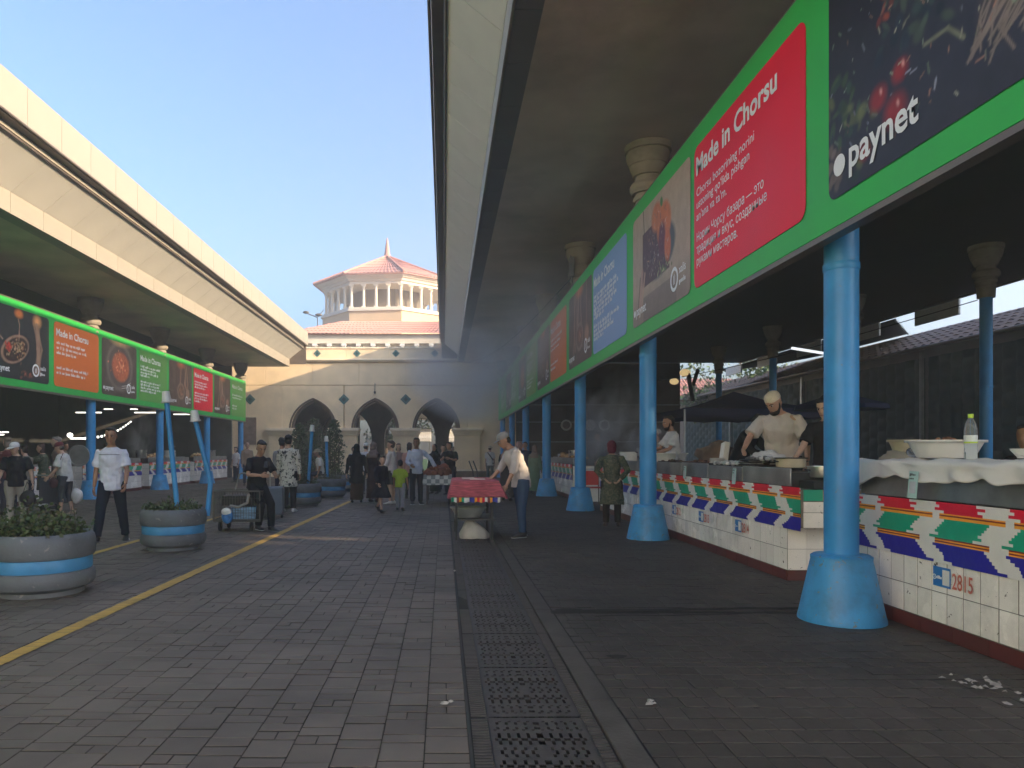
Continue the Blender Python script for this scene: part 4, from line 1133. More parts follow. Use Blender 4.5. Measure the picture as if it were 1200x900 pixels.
def counter(label,X,nx,y0,y1,flip=1,phase=0,zs=1.0,tiles=True,extra=0.0,depth=.62,numbers=(),steel=True,group=None,sidex=None):
    """nx -1: front faces -x (right hall); +1: front faces +x (left hall)"""
    t=thing('stall_counter',label,'counter',(X,y0,0),0,group)
    def xs(a,b2): q=sorted((X-nx*a,X-nx*b2)); return q
    TW=.17
    b=MB(); a=xs(.004,depth); b.box(a[0],a[1],y0+.004,y1-.004,0,1.0*zs); b.build('core',M['tilegrout'],t)
    # plinth tiles
    pm=MB(); n=max(1,int((y1-y0)/.34)); w=(y1-y0)/n
    pmesh=MB(); pmesh.box(-.012,.0,-w/2+.002,w/2-.002,.0,.108*zs) if nx<0 else pmesh.box(0,.012,-w/2+.002,w/2-.002,0,.108*zs)
    pms=pmesh.mesh('plinth_tile',M['plinth'])
    for k in range(n): place('plinth_tile',pms,t,(X,y0+w*(k+.5),0))
    # wall tiles, two rows
    n=max(1,round((y1-y0)/TW)); w=(y1-y0)/n; h=.228*zs
    tb=MB(); c=.004
    f=-1 if nx<0 else 1
    g_=.0048; tb.add([(0,-w/2+g_,-h/2+.0025),(0,w/2-g_,-h/2+.0025),(0,w/2-g_,h/2-.0025),(0,-w/2+g_,h/2-.0025),
            (f*.004,-w/2+g_+.002,-h/2+.0045),(f*.004,w/2-g_-.002,-h/2+.0045),(f*.004,w/2-g_-.002,h/2-.0045),(f*.004,-w/2+g_+.002,h/2-.0045)],
           [(4,5,6,7),(0,1,5,4),(1,2,6,5),(2,3,7,6),(3,0,4,7)])
    tm=tb.mesh('tile',M['tile']); fix_normals(tm)
    far=MB()
    for k in range(n):
        for r_ in range(2):
            p=(X+rnd.uniform(-.0012,.0012),y0+w*(k+.5),.112*zs+h*(r_+.5))
            if tiles: place('tile',tm,t,p)
            else: far.add([(X+v[0],p[1]+v[1],p[2]+v[2]) for v in tb.v],tb.f)
    if not tiles: o=stuff(far.build('tile_field',M['tile'],t,recalc=True))
    # near end face
    ex0,ex1=xs(0,depth)
    m2=max(1,int(depth/.2)); ww=depth/m2
    for k in range(m2):
        for r_ in range(4):
            e=MB(); x0=ex0+ww*k; z0=.112*zs+h*r_
            if r_==3: e.box(x0+.002,x0+ww-.002,y0-.009,y0,z0+.002,z0+.18*zs)
            else: e.box(x0+.002,x0+ww-.002,y0-.009,y0,z0+.002,z0+h-.002)
            e.build('tile',M['tile'],t)
    e=MB(); e.box(ex0,ex1,y0-.012,y0,0,.108*zs); e.build('plinth_tile',M['plinth'],t)
    Ls=y1-y0+extra; Hs=.455*zs
    r0=random.Random(int(y0*100))
    def xf(u,z):
        yy=y1-u
        wob=.006*noise.noise(Vector((u*2.2,z*3,y0)))+.004
        return (X+nx*(.012+wob),yy,.566*zs+z)
    sheet('ikat_sheet',Ls,.74,flip,t,xf,phase,Hs)
    if extra:
        e=MB(); a=xs(-.010,depth); e.box(a[0],a[1],y0-extra+.004,y0,.60*zs,1.0*zs); e.build('overhang',M['tilegrout'],t)
        for k in range(m2):
            for zz0,zz1 in ((.604,.76),(.765,.875)):
                q=MB(); q.box(ex0+.012+ww*k+.002,ex0+.012+ww*k+ww-.002,y0-extra-.008,y0-extra+.003,zz0,zz1); q.build('tile',M['tile'],t)
        for k,(cc,wd) in enumerate(((GRN,.20),(ORG,.02),(DRD,.02),(ORG,.02),(NVY,.30))):
            x0=ex0+.012+[0,.2,.22,.24,.26][k]
            q=MB(); q.box(x0+.001,x0+wd-.001,y0-extra-.012,y0-extra+.003,.885,1.0); q.build('side_print',pmat('side print %d'%k,cc,.4,0,.05,3),t)
    if steel:
        k=0; yy=y0-extra*.0
        while yy<y1-.3:
            e_=min(y1,yy+r0.uniform(1.1,1.45)); q=MB(); a=xs(.03,.05); q.box(a[0],a[1],yy+.006,e_-.006,1.022*zs,(1.215+r0.uniform(-.02,.015))*zs)
            q.build('steel_front',M['metal'],t,bevel=.004); yy=e_
        q=MB(); a=xs(.052,depth); q.box(a[0],a[1],y0,y1,1.003*zs,1.17*zs); q.build('worktop',M['black'],t)
    for (yy,num) in numbers:
        q=MB(); a=xs(-.0125,-.0095); q.box(a[0],a[1],yy,yy+.19,.388,.535); o=q.build('sign_plate',M['signblue'],t)
        xg=X+nx*.0145
        q=MB(); q.box(min(xg,X+nx*.0128),max(xg,X+nx*.0128),yy+.008,yy+.083,.405,.518); q.build('blank_label',M['white'],o)
        logo_mesh(lambda u,v,d,xg=xg,yy=yy: (xg,yy+.172-u,.455+v),0,0,.02,0).build('logo',M['letter'],o)
        q=MB()
        greek(q,lambda u,v,d,xg=xg,yy=yy: (xg,yy+.15-u*.35,.445+v*.35),0,0,.16,[1],.07,.1,int(yy*10),0); stuff(q.build('lettering',M['letter'],o))
        text(num,.165,M['numred'],t,lambda u,v,d,X=X,nx=nx,yy=yy: (X+nx*.0135,yy-.02-u*.82,.395+v*1.0),bold=.002,width=.26,name='number')
    return t
c1=counter('white tiled stall counter with ikat print numbered 2815 at the right edge',3.73,-1,3.6,6.85,-1,.30,numbers=((5.43,'2815'),),steel=False)
c2=counter('long white tiled stall counter with ikat print numbered 2814 2813 and 2812',3.73,-1,8.03,17.6,1,.22,extra=.33,numbers=((9.25,'2814'),(10.6,'2813'),(11.85,'2812')))
c3=counter('ikat fronted stall counter behind the third right hand column',3.73,-1,21.4,27.0,1,0,tiles=False)
c4=counter('farthest ikat fronted stall counter of the right hall',3.75,-1,28.2,39.5,1,.1,tiles=False)
for k,(a,b2,l) in enumerate(((14.2,20.6,'left hall stall counter behind the women with bags'),(22.4,26.8,'left hall ikat fronted counter just right of the young man in white'),(27.5,31.9,'left hall ikat fronted counter behind the leaning lamps'),(32.5,37.4,'last ikat fronted counter of the left hall'))):
    counter(l,-10.95,1,a,b2,1,.2*k,zs=.97,tiles=False,numbers=((24.2,'2847'),) if False else ())
finish_texts()
# steel trough on the nearest counter with a white cloth over it
tr=MB(); tr.box(3.755,4.33,3.62,6.66,1.023,1.30); tag(tr.build('steel_trough',M['metal'],bevel=.008),'dull steel trough standing on the nearest counter under the white cloth','trough')
def cloth_mesh(nu,nv,f): 
    vs=[f(k/nu,j/nv) for j in range(nv+1) for k in range(nu+1)]
    return vs,[(j*(nu+1)+k,j*(nu+1)+k+1,(j+1)*(nu+1)+k+1,(j+1)*(nu+1)+k) for j in range(nv) for k in range(nu)]
def drapef(u,v):
    y=3.5+3.30*u; q_=y*1.0+v*.9; fold=(1-2*abs(noise.noise(Vector((q_*2.6,v*1.5-y*.6,1.3)))))*.9+noise.noise(Vector((y*5+v*6,v*4,7)))*.5-.35
    if v<.62:
        t=v/.62; x=4.36-.62*t; z=1.325+.028*fold+.012*noise.noise(Vector((y*9,x*9,2)))
    else:
        t=(v-.62)/.38; ang=min(1,t/.45)*PI/2
        drop=.10+.045*noise.noise(Vector((y*1.9,3,5)))+.03*noise.noise(Vector((y*6,3,5)))+(.0 if u<.86 else (u-.86)*1.5)
        x=3.74-.045*math.sin(ang)+.03*fold*t+.014*math.sin(y*17+2.5*noise.noise(Vector((y*3,0,0)))+t*2)*t; z=1.325-.045*(1-math.cos(ang))-max(0,t-.45)/.55*drop+.022*fold
    if u>.955: z-= (u-.955)*5.0*.35; 
    return (x,y,z)
vs,fs=cloth_mesh(150,40,drapef)
b=MB(); b.add(vs,fs); o=b.build('cloth',pmat('off white cotton cloth',(.70,.68,.65),.9,0,.06,4,.15,60,dirt=.15),smooth=80,recalc=True)
so=o.modifiers.new('thick','SOLIDIFY'); so.thickness=.006
tag(o,'crumpled white cloth draped over the steel trough of the nearest counter','cloth')

# ------------------------------------------------------------------ goods on the counters
def basin(b,c,r0,r1,h,seg=32,mi=0,lip=.02):
    b.lathe([(r0*.9,0),(r0,.01),(r1,h),(r1+lip,h+.004),(r1+lip,h-.008),(r1+lip,h+.012),(r1-.006,h+.008),(r0-.006,.02)],c,seg,mi)
def lid_pot(b,c,r,h,mi=0,mi2=1):
    b.lathe([(r*.96,0),(r,.015),(r,h),(r+.012,h),(r+.012,h+.01),(r-.01,h+.01),(r-.015,h-.02),(0.01,h-.025)],c,30,mi)
    for s in (-1,1): b.tube([(c[0]+s*r,c[1]-.04,c[2]+h*.7),(c[0]+s*(r+.04),c[1],c[2]+h*.75),(c[0]+s*r,c[1]+.04,c[2]+h*.7)],.008,6,mi2)
def pieces(b,c,rx,ry,n,s0,s1,h,cols,seed,acols):
    r=random.Random(seed)
    for k in range(n):
        a=r.uniform(0,2*PI); q=math.sqrt(r.random())
        p=(c[0]+rx*q*math.cos(a),c[1]+ry*q*math.sin(a),c[2]+h*(1-q*q)*r.random())
        s=r.uniform(s0,s1); m=Matrix.Rotation(r.uniform(0,3),3,'Z')@Matrix.Rotation(r.uniform(-.6,.6),3,'X')
        n0=len(b.f)
        b.ell(p,(s,s*r.uniform(.5,.9),s*r.uniform(.35,.8)),[m@Vector(v) for v in ((1,0,0),(0,1,0),(0,0,1))],7,5)
        col=r.choice(cols); f=r.uniform(.7,1.3)
        acols += [(*[z*f for z in col],1)]*sum(len(q_) for q_ in b.f[n0:])
def heap(name,label,cat,c,rx,ry,n,s0,s1,h,cols,seed,parent=None):
    b=MB(); ac=[]; pieces(b,c,rx,ry,n,s0,s1,h,cols,seed,ac)
    me=b.mesh(name,M['attrmatte'],60); color_attr(me,ac,'CORNER'); o=link(name,me,parent)
    if parent is None: tag(o,label,cat)
    else: stuff(o)
    return o
TOP1=1.345
# nearest counter
t=thing('basin','large white plastic basin on the draped counter','basin',(4.10,6.05,TOP1)); b=MB(); basin(b,(4.10,6.05,TOP1),.20,.265,.135); b.build('bowl',M['white'],t,smooth=40)
heap('food','', '',(4.10,6.05,TOP1+.06),.19,.19,60,.02,.04,.105,[(.25,.10,.06),(.35,.16,.08),(.12,.05,.03)],4,t)
pl=bpy.data.materials.new('clear plastic'); pl.use_nodes=True; pb=pl.node_tree.nodes['Principled BSDF']; pb.inputs['Base Color'].default_value=(.85,.9,.92,1); pb.inputs['Roughness'].default_value=.08; pb.inputs['Transmission Weight'].default_value=.9; pb.inputs['IOR'].default_value=1.15
lime=pmat('lime plastic cap',(.45,.62,.03),.4,0,.05,5)
t=thing('water_bottle','clear plastic water bottle with lime green cap standing on the draped counter','bottle',(4.06,5.70,TOP1-.005)); b=MB()
b.lathe([(.040,0),(.044,.008),(.044,.05),(.042,.056),(.044,.062),(.044,.08),(.042,.086),(.044,.092),(.044,.225),(.036,.27),(.018,.31),(.015,.318),(.015,.33)],(4.06,5.70,TOP1-.005),28); b.build('body',pl,t,smooth=40)
b=MB(); b.lathe([(.0445,.115),(.0448,.118),(.0448,.178),(.0445,.18)],(4.06,5.70,TOP1),28,0,False,False); b.build('label',pmat('pale bottle label',(.62,.66,.62),.4,0,.2,30),t,smooth=40)
b=MB(); b.lathe([(.0450,.118),(.0452,.12),(.0452,.128),(.0450,.13)],(4.06,5.70,TOP1),28,0,False,False); b.build('label_stripe',lime,t,smooth=40)
b=MB(); b.lathe([(.019,.312),(.019,.34),(.017,.343)],(4.06,5.70,TOP1),20); b.build('cap',lime,t,smooth=40)
t=thing('bowl','small white bowl right of the water bottle','bowl',(4.2,5.36,TOP1)); b=MB(); b.lathe([(.035,0),(.04,.012),(.075,.055),(.082,.07),(.078,.07),(.04,.02)],(4.2,5.36,TOP1+.005),28); b.build('bowl',M['white'],t,smooth=50)
t=thing('plate','white oval plate with red tomatoes at the right edge of the draped counter','plate',(4.18,5.05,TOP1)); b=MB(); b.lathe([(.12,0),(.2,.02),(.205,.024),(.12,.012)],(4.16,5.02,TOP1+.004),32); b.build('dish',M['white'],t,smooth=40)
heap('tomato','','',(4.16,5.07,TOP1+.03),.13,.13,16,.025,.04,.05,[(.5,.03,.02),(.45,.06,.03),(.06,.12,.03)],9,t)
t=thing('pot','cream enamel pot on a wrapped bundle left of the white basin','pot',(4.45,7.12,1.28)); b=MB(); basin(b,(4.45,7.12,1.39),.11,.145,.11); b.build('bowl',pmat('cream enamel',(.5,.43,.3),.4,0,.08,6),t,smooth=40)
b=MB(); b.tube([(4.6,7.05,1.47),(4.75,7.0,1.49)],.012,8); b.build('handle',M['black'],t,smooth=40)
def blob(name,label,cat,c,r,mat,seed,amp=.25,sc=3.0,seg=26):
    b=MB(); b.ell(c,r,None,seg,18)
    for i,v in enumerate(b.v):
        d=Vector(v)-Vector(c); q=noise.noise(Vector((d.x/r[0],d.y/r[1],d.z/r[2]))*sc*.5+Vector((seed,0,0)))+.5*noise.noise(Vector((d.x/r[0],d.y/r[1],d.z/r[2]))*sc*1.6+Vector((seed,3,0)))
        d*=1+amp*q
        z=max(-r[2]*.75,d.z); b.v[i]=(c[0]+d.x,c[1]+d.y,c[2]+z)
    return tag(b.build(name,mat,smooth=50),label,cat)
blob('bundle','beige cloth bundle wrapped round the foot of the cream pot','bundle',(4.45,7.12,1.30),(.24,.2,.12),pmat('beige cloth',(.33,.27,.2),.9,0,.15,5),2)
bt=MB(); bt.ell((4.18,6.48,TOP1+.05),(.12,.10,.06),seg=16); tag(bt.build('plastic_bag',pl,smooth=60),'crumpled clear plastic bag lying left of the white basin','bag')
b=MB(); b.lathe([(.02,0),(.024,.012),(.024,.035),(.02,.04)],(4.07,6.36,TOP1+.035),16); tag(b.build('bottle_cap',lime,smooth=40),'lime green bottle cap beside the clear plastic bag','cap')
blob('greens','dark green packet lying behind the clear bag','packet',(4.3,6.42,TOP1+.04),(.14,.1,.05),pmat('green film',(.02,.16,.06),.4,0,.2,8),5)
# QR style cards with a blank face
cyan=pmat('pale cyan card',(.42,.62,.58),.5,0,.06,10)
for i,(X,Y,z,h) in enumerate(((3.690,5.78,1.035,.21),(3.722,9.42,.985,.20),(3.722,11.35,.985,.19),(3.722,13.0,1.02,.17))):
    t=thing('payment_card',['cyan payment card propped against the steel trough','cyan payment card below the cook with the skullcap','cyan payment card left of the cook with the skullcap','cyan payment card nearest the second column'][i],'card',(X,Y,z),0,'payment cards on the steel fronts')
    b=MB(); b.add([(X-.035,Y-.055,z),(X-.035,Y+.055,z),(X-.024,Y+.045,z+h),(X-.024,Y-.065,z+h),(X-.031,Y-.055,z),(X-.031,Y+.055,z),(X-.020,Y+.045,z+h),(X-.020,Y-.065,z+h)],[(0,1,2,3),(7,6,5,4),(0,4,5,1),(1,5,6,2),(2,6,7,3),(3,7,4,0)]); b.build('card',cyan,t,recalc=True)
    b=MB(); k=.30; b.add([(X-.0355+.011*.15,Y-.038,z+h*.18),(X-.0355+.011*.15,Y+.038,z+h*.18),(X-.0355+.011*.62,Y+.034,z+h*.62),(X-.0355+.011*.62,Y-.042,z+h*.62)],[(0,1,2,3)]); b.build('blank_panel',pmat('blank panel',(.5,.52,.56),.5,0,.1,40),t)
    b=MB(); greek(b,lambda u,v,d,X=X,Y=Y,z=z,h=h: (X-.0365+.011*(.80+v*.3/h),Y+.035-u*.4,z+h*.84+v*.3),0,0,.18,[1,.7],.06,.10,i,0); stuff(b.build('lettering',M['black'],t))
# second counter: worktop at 1.17
W2=1.18
t=thing('enamel_pot','wide cream enamel pot in front of the cook with the skullcap','pot',(4.12,8.75,W2)); b=MB(); lid_pot(b,(4.12,8.78,W2+.03),.165,.10); b.build('body',[pmat('cream enamel',(.5,.43,.3),.4,0,.08,6),M['black']],t,smooth=40)
b=MB(); b.lathe([(.185,.135),(.185,.145),(.175,.148)],(4.12,8.78,W2),30); b.build('rim',M['black'],t,smooth=40)
t=thing('stock_pot','shiny steel pot on the black stove at the near end of the long counter','pot',(4.12,8.15,1.08)); b=MB(); lid_pot(b,(4.14,8.05,1.12),.17,.11); b.build('body',[M['steel'],M['black']],t,smooth=40)
t=thing('gas_stove','black gas stove with amber side under the steel pot','stove',(4.1,8.05,1.0)); b=MB(); b.box(3.86,4.4,7.72,8.35,1.003,1.085); b.build('body',M['black'],t,bevel=.006)
b=MB(); b.box(3.84,3.858,8.12,8.33,1.01,1.17); b.build('amber_side',pmat('amber glass',(.22,.10,.02),.3,0,.4,8),t)
b=MB(); 
for k in range(4): a=k*PI/2; b.bar((4.14,8.05,1.10),(4.14+.19*math.cos(a),8.05+.19*math.sin(a),1.115),.012,.02)
b.build('burner_grate',M['wire'],t)
blob('towel','white crumpled towel and glove heap under the cook with the skullcap','towel',(4.1,9.35,W2+.10),(.19,.26,.13),pmat('white towel',(.6,.58,.56),.9,0,.08,8),8,.35,4)
def tray(label,y,l,food,seed,w=.42,x=4.08,cols=None):
    t=thing('tray',label,'tray',(x,y,W2)); b=MB()
    b.box(x-w/2,x+w/2,y-l/2,y+l/2,W2+.002,W2+.012)
    for a in ((x-w/2,x-w/2+.012,y-l/2,y+l/2),(x+w/2-.012,x+w/2,y-l/2,y+l/2),(x-w/2+.013,x+w/2-.013,y-l/2,y-l/2+.012),(x-w/2+.013,x+w/2-.013,y+l/2-.012,y+l/2)): b.box(*a,W2+.0125,W2+.05)
    b.build('pan',M['black'],t); heap('food','','',(x,y,W2+.03),w*.45,l*.45,food,.018,.04,.05,cols or [(.12,.06,.04),(.2,.09,.05),(.07,.04,.03)],seed,t)
tray('black tray of chopped offal at the middle of the long counter',10.4,.95,120,3)
tray('black grill tray of dark meat left of the payment card',11.7,1.2,140,5)
tray('tray of browned meat beneath the vendor in white',13.2,1.1,110,6,cols=[(.22,.13,.08),(.12,.07,.05)])
t=thing('foil_tray','row of foil wrapped parcels on the long counter beside the payment card','tray',(3.9,10.0,W2)); heap('foil','','',(3.92,9.9,W2+.05),.10,.75,44,.03,.055,.03,[(.45,.45,.44),(.3,.3,.3),(.6,.6,.58)],12,t)
t=thing('metal_rack','dark stacked pans beside the enamel pot','pans',(3.95,9.15,W2)); b=MB()
for k in range(3): b.box(3.82,4.2,8.98+k*.012,9.62-k*.02,W2+.045+k*.03,W2+.06+k*.03)
b.build('pan',M['black'],t,bevel=.004); heap('cutlery','','',(3.9,9.15,W2+.13),.07,.35,24,.02,.05,.02,[(.4,.4,.4),(.1,.1,.1)],8,t)
t=thing('basin','white basin at the far end of the long counter behind the second column','basin',(4.15,13.6,W2)); b=MB(); basin(b,(4.1,13.55,W2+.01),.28,.34,.17); b.build('bowl',M['white'],t,smooth=40)
blob('meat_heap','brown hunched heap of sacking on the counter between the two vendors','sack',(4.55,12.3,1.28),(.30,.42,.28),pmat('brown sacking',(.13,.085,.055),.9,0,.3,5),3,.4,3)
t=thing('white_bag','white standing paper bag beside the brown sacking','bag',(4.4,11.75,W2)); b=MB(); b.bar((4.42,11.72,W2),(4.50,11.80,W2+.36),.10,.16); b.build('bag',M['white'],t,bevel=.02)
# third and left counters: heaps of bread, pots
bread=[(.45,.28,.12),(.52,.36,.18),(.33,.18,.08)]
for i,(x,y,z,rx,ry,n,lab) in enumerate(((4.05,22.2,1.2,.22,.5,40,'heap of flat bread on the counter behind the third column'),(4.05,24.5,1.2,.2,.6,40,'pile of pale dumplings on the counter behind the fourth column'),(-11.3,23.4,1.16,.2,.5,40,'heap of pale buns on the left counter beside the young man'),(-11.3,29.0,1.16,.2,.8,60,'pile of yellow bread on the left counter behind the leaning lamps'),(-11.3,34.0,1.16,.2,.6,40,'heap of bread on the last left counter'),(-11.3,25.6,1.16,.2,.5,30,'plates of brown pastries on the left counter by the second lamp'))):
    heap('bread_heap',lab,'food',(x,y,z),rx,ry,n,.06,.12,.16,bread,30+i)
for i,(x,y,z,r,h,m,lab) in enumerate(((4.1,16.2,1.18,.24,.2,'white','white basin on the counter left of the woman in green'),(4.15,15.1,1.18,.2,.28,'steel','steel stock pot steaming on the counter beside the woman in green'),(4.15,23.4,1.18,.2,.25,'steel','steel pot on the counter behind the third column'),(-11.4,27.9,1.15,.2,.3,'steel','steel pot on the left counter behind the leaning lamp'),(-11.4,24.7,1.15,.18,.25,'white','white bucket on the left counter'),(-11.4,30.8,1.15,.22,.28,'white','white basin on the left counter near the shorter lamp'),(-11.4,36.2,1.15,.22,.3,'steel','steel pot on the last left counter'))):
    b=MB(); lid_pot(b,(x,y,z),r,h); tag(b.build('cooking_pot',[M[m],M['black']],smooth=40),lab,'pot')
b=MB(); b.lathe([(.27,0),(.29,.02),(.29,.05),(.25,.055),(.24,.03)],seg=28)
p=px(93,534,19.5)
for i,v in enumerate(b.v): b.v[i]=(p.x+v[0],p.y-v[2],p.z+v[1])
tag(b.build('round_tray',M['metal'],smooth=40),'round pale tray standing on edge on the left counter beside the blue column','tray')
# red chair between the counters
t=thing('chair','red plastic chair with thin black legs in the gap between the counters','chair',(3.9,19.6,0)); X,Y=3.95,19.6
b=MB(); b.box(X-.2,X+.2,Y-.2,Y+.2,.43,.46); b.build('seat',pmat('red plastic',(.5,.02,.02),.4,0,.08,4),t,bevel=.01)
b=MB(); b.box(X-.19,X+.19,Y+.17,Y+.2,.5,.88); b.build('backrest',pmat('red plastic',(.5,.02,.02),.4,0,.08,4),t,bevel=.012)
for sx in (-1,1):
    for sy in (-1,1):
        b=MB(); b.tube([(X+sx*.18,Y+sy*.18,.87 if sy>0 else .43),(X+sx*.2,Y+sy*.21,0)],.012,8); b.build('leg',M['black'],t,smooth=50)
b=MB(); b.box(3.75,4.4,20.6,21.2,0,.9); tag(b.build('side_table',M['white'],bevel=.01),'plain white side cabinet behind the red chair','cabinet')

# crockery and tools on the counters, cables under the roof
for i,(x,y,z,r_,n_,lab) in enumerate(((4.05,10.95,W2,.11,9,'stack of white plates on the long counter left of the foil parcels'),(4.2,14.4,W2,.10,12,'stack of bowls beside the vendor in the white t-shirt'),(4.1,16.9,W2,.12,7,'stack of dishes at the far end of the long counter'),(4.1,25.8,W2,.13,10,'stack of plates on the counter behind the fourth column'),(-11.3,22.7,1.15,.13,9,'stack of plates on the left counter by the young man'))):
    t=thing('plate_stack',lab,'plates',(x,y,z)); pb_=MB(); pb_.lathe([(r_*.6,0),(r_,.012),(r_,.016),(r_*.6,.006)],seg=20); pm_=pb_.mesh('plate',M['white'],40)
    for k in range(n_): place('plate',pm_,t,(x+rnd.uniform(-.004,.004),y+rnd.uniform(-.004,.004),z+.001+k*.013))
for i,(x,y,l) in enumerate(((3.98,12.6,'long steel ladle leaning in the tray of browned meat'),(3.95,9.05,'black tongs lying over the stacked pans'))):
    b=MB(); b.tube([(x,y,W2+.09),(x+.08,y+.32,W2+.22)],.008,6); b.ell((x,y,W2+.085),(.045,.045,.03)); tag(b.build('ladle',M['steel'] if i==0 else M['black'],smooth=50),l,'ladle')
for i,(x0,y0,z0,x1,y1,z1,l) in enumerate(((1.2,38,6.0,3.1,17.6,5.6,'thin cable slung under the right roof to the third capital'),(12.7,17.6,5.0,5.0,34,4.2,'sagging black cable across the back of the right hall'),(-10.3,21.8,5.1,-10.3,37.9,5.1,'cable strung along the left columns above the banner'))):
    b=MB(); pts=[Vector((x0,y0,z0)).lerp(Vector((x1,y1,z1)),k/16)-Vector((0,0,.5*math.sin(PI*k/16))) for k in range(17)]; b.tube(pts,.012,5); tag(b.build('cable',M['black'],smooth=60),l,'cable')
# pop-up canopy in the right hall
t=thing('canopy_tent','navy blue pop-up canopy behind the cooks','canopy',(7.2,18.5,0)); ap=Vector((7.25,18.5,2.9))
cs=[Vector((5.6,17.2,2.42)),Vector((9.1,17.2,2.42)),Vector((9.1,20.0,2.42)),Vector((5.6,20.0,2.42))]
b=MB()
for k in range(4):
    a,c=cs[k],cs[(k+1)%4]
    n=10; vs=[]
    for i in range(n+1):
        for j in range(n+1):
            q=ap.lerp(a.lerp(c,j/n),i/n); s=i/n; q.z-= .10*math.sin(PI*s)+.03*math.sin(PI*j/n)*s; vs.append(q)
    b.add(vs,[(i*(n+1)+j,i*(n+1)+j+1,(i+1)*(n+1)+j+1,(i+1)*(n+1)+j) for i in range(n) for j in range(n)])
b.build('roof_cloth',M['navy'],t,smooth=60)
b=MB()
for k in range(4):
    a,c=cs[k],cs[(k+1)%4]; n=12; vs=[]
    for j in range(n+1):
        q=a.lerp(c,j/n); q.z-=.03*math.sin(PI*j/n); vs+= [q,q-Vector((0,0,.20+.02*math.sin(j*2)))]
    b.add(vs,[(2*j,2*j+1,2*j+3,2*j+2) for j in range(n)])
b.build('valance',M['navy'],t)
for q in cs:
    b=MB(); b.bar((q.x,q.y,0),(q.x,q.y,2.38),.035); b.build('leg',M['metal'],t)
t=thing('parasol','dark navy parasol behind the nearest column','parasol',(7.6,14.2,0)); b=MB()
b.lathe([(.86,2.2),(.84,2.28),(.4,2.42),(.04,2.5)],(7.6,14.2,0),8); b.build('cover',M['navy'],t)
b=MB(); b.tube([(7.6,14.2,0),(7.6,14.2,2.4)],.025,8); b.build('pole',M['metal'],t); b=MB(); b.lathe([(.3,0),(.3,.06),(.05,.09)],(7.6,14.2,0),16); b.build('foot',M['black'],t)

# ------------------------------------------------------------------ planters with shrubs and lamps
def leaves(b,c,n,r,h,s,rr):
    for k in range(n):
        a=rr.uniform(0,2*PI); q=math.sqrt(rr.random())*r
        base=Vector((c[0]+q*math.cos(a),c[1]+q*math.sin(a),c[2]))
        if noise.noise(base*5.5)<-.12 and rr.random()<.8: continue
        nz=noise.noise(base*4+Vector((3,1,0)))
        hh=h*(.35+.65*rr.random())*(1-.35*(q/r)**2)*(1.05+1.0*nz)
        p=base+Vector((rr.gauss(0,.03),rr.gauss(0,.03),hh*rr.random()))
        d=Vector((rr.gauss(0,1),rr.gauss(0,1),rr.gauss(.3,.6))).normalized(); e=d.cross(Vector((rr.gauss(0,1),rr.gauss(0,1),rr.gauss(0,1)))).normalized()
        l=s*rr.uniform(.6,1.3); w=l*.42
        b.add([p,p+d*l*.5+e*w,p+d*l,p+d*l*.5-e*w],[(0,1,2,3)])
def planter(x,y,r,h,label,dens,slabel,hh=.22):
    k=r/.49; t=thing('planter',label,'planter',(x,y,0),0,'round planters down the middle of the court')
    b=MB(); b.lathe([(.385*k,0),(.385*k,.075*h),(.42*k,.10*h),(.465*k,.14*h),(.488*k,.22*h),(.49*k,.32*h),(.475*k,.385*h),(.455*k,.40*h)],(x,y,0),44)
    b.lathe([(.452*k,.60*h),(.478*k,.615*h),(.492*k,.68*h),(.492*k,.86*h),(.48*k,.95*h),(.45*k,1.0*h),(.41*k,.985*h),(.395*k,.90*h)],(x,y,0),44,cap1=False)
    b.build('body',M['planter'],t,smooth=35)
    b=MB(); b.lathe([(.455*k,.395*h),(.462*k,.42*h),(.462*k,.58*h),(.455*k,.605*h)],(x,y,0),44); b.build('band',M['planterblue'],t,smooth=35)
    b=MB(); b.lathe([(.40*k,.0),(.2*k,.02),(.01,.03)],(x,y,h*.9),30,cap0=False); b.build('soil',M['soil'],t,smooth=50)
    rr=random.Random(int(x*100+y*7)); s=thing('shrub',slabel,'shrub',(x,y,h*.9),0,'low shrubs in the planters')
    lb=MB(); leaves(lb,(x,y,h*.9),dens,r*.83,hh,.045,rr); o=stuff(lb.build('foliage',M['leaf'],s))
    lb=MB(); leaves(lb,(x,y,h*.9),dens//5,r*.85,hh*1.1,.04,rr); stuff(lb.build('dry_foliage',M['leafdry'],s))
    lb=MB()
    for q in range(26):
        a=rr.uniform(0,6.3); d=rr.random()*r*.7; p=Vector((x+d*math.cos(a),y+d*math.sin(a),h*.9)); lb.tube([p,p+Vector((rr.gauss(0,.06),rr.gauss(0,.06),hh*rr.uniform(.5,1.1)))],[.006,.003],4)
    lb.build('stem',M['bark'],s)
planter(-4.0,7.36,.49,.60,'nearest grey and blue planter at the lower left edge',2600,'patchy low shrub in the nearest planter',.32)
planter(-3.90,10.68,.455,.58,'second planter with the two leaning lamps',1500,'small shrub at the foot of the leaning lamps',.20)
planter(-3.62,19.1,.46,.58,'planter beside the person in the patterned shirt',900,'dark shrub beside the patterned shirt',.35)
planter(-3.42,22.4,.46,.58,'fourth planter with a straight lamp left of the woman in black',700,'flat shrub in the fourth planter',.2)
planter(-3.55,26.0,.46,.58,'farthest planter just behind the woman in black',500,'flat shrub in the farthest planter',.2)
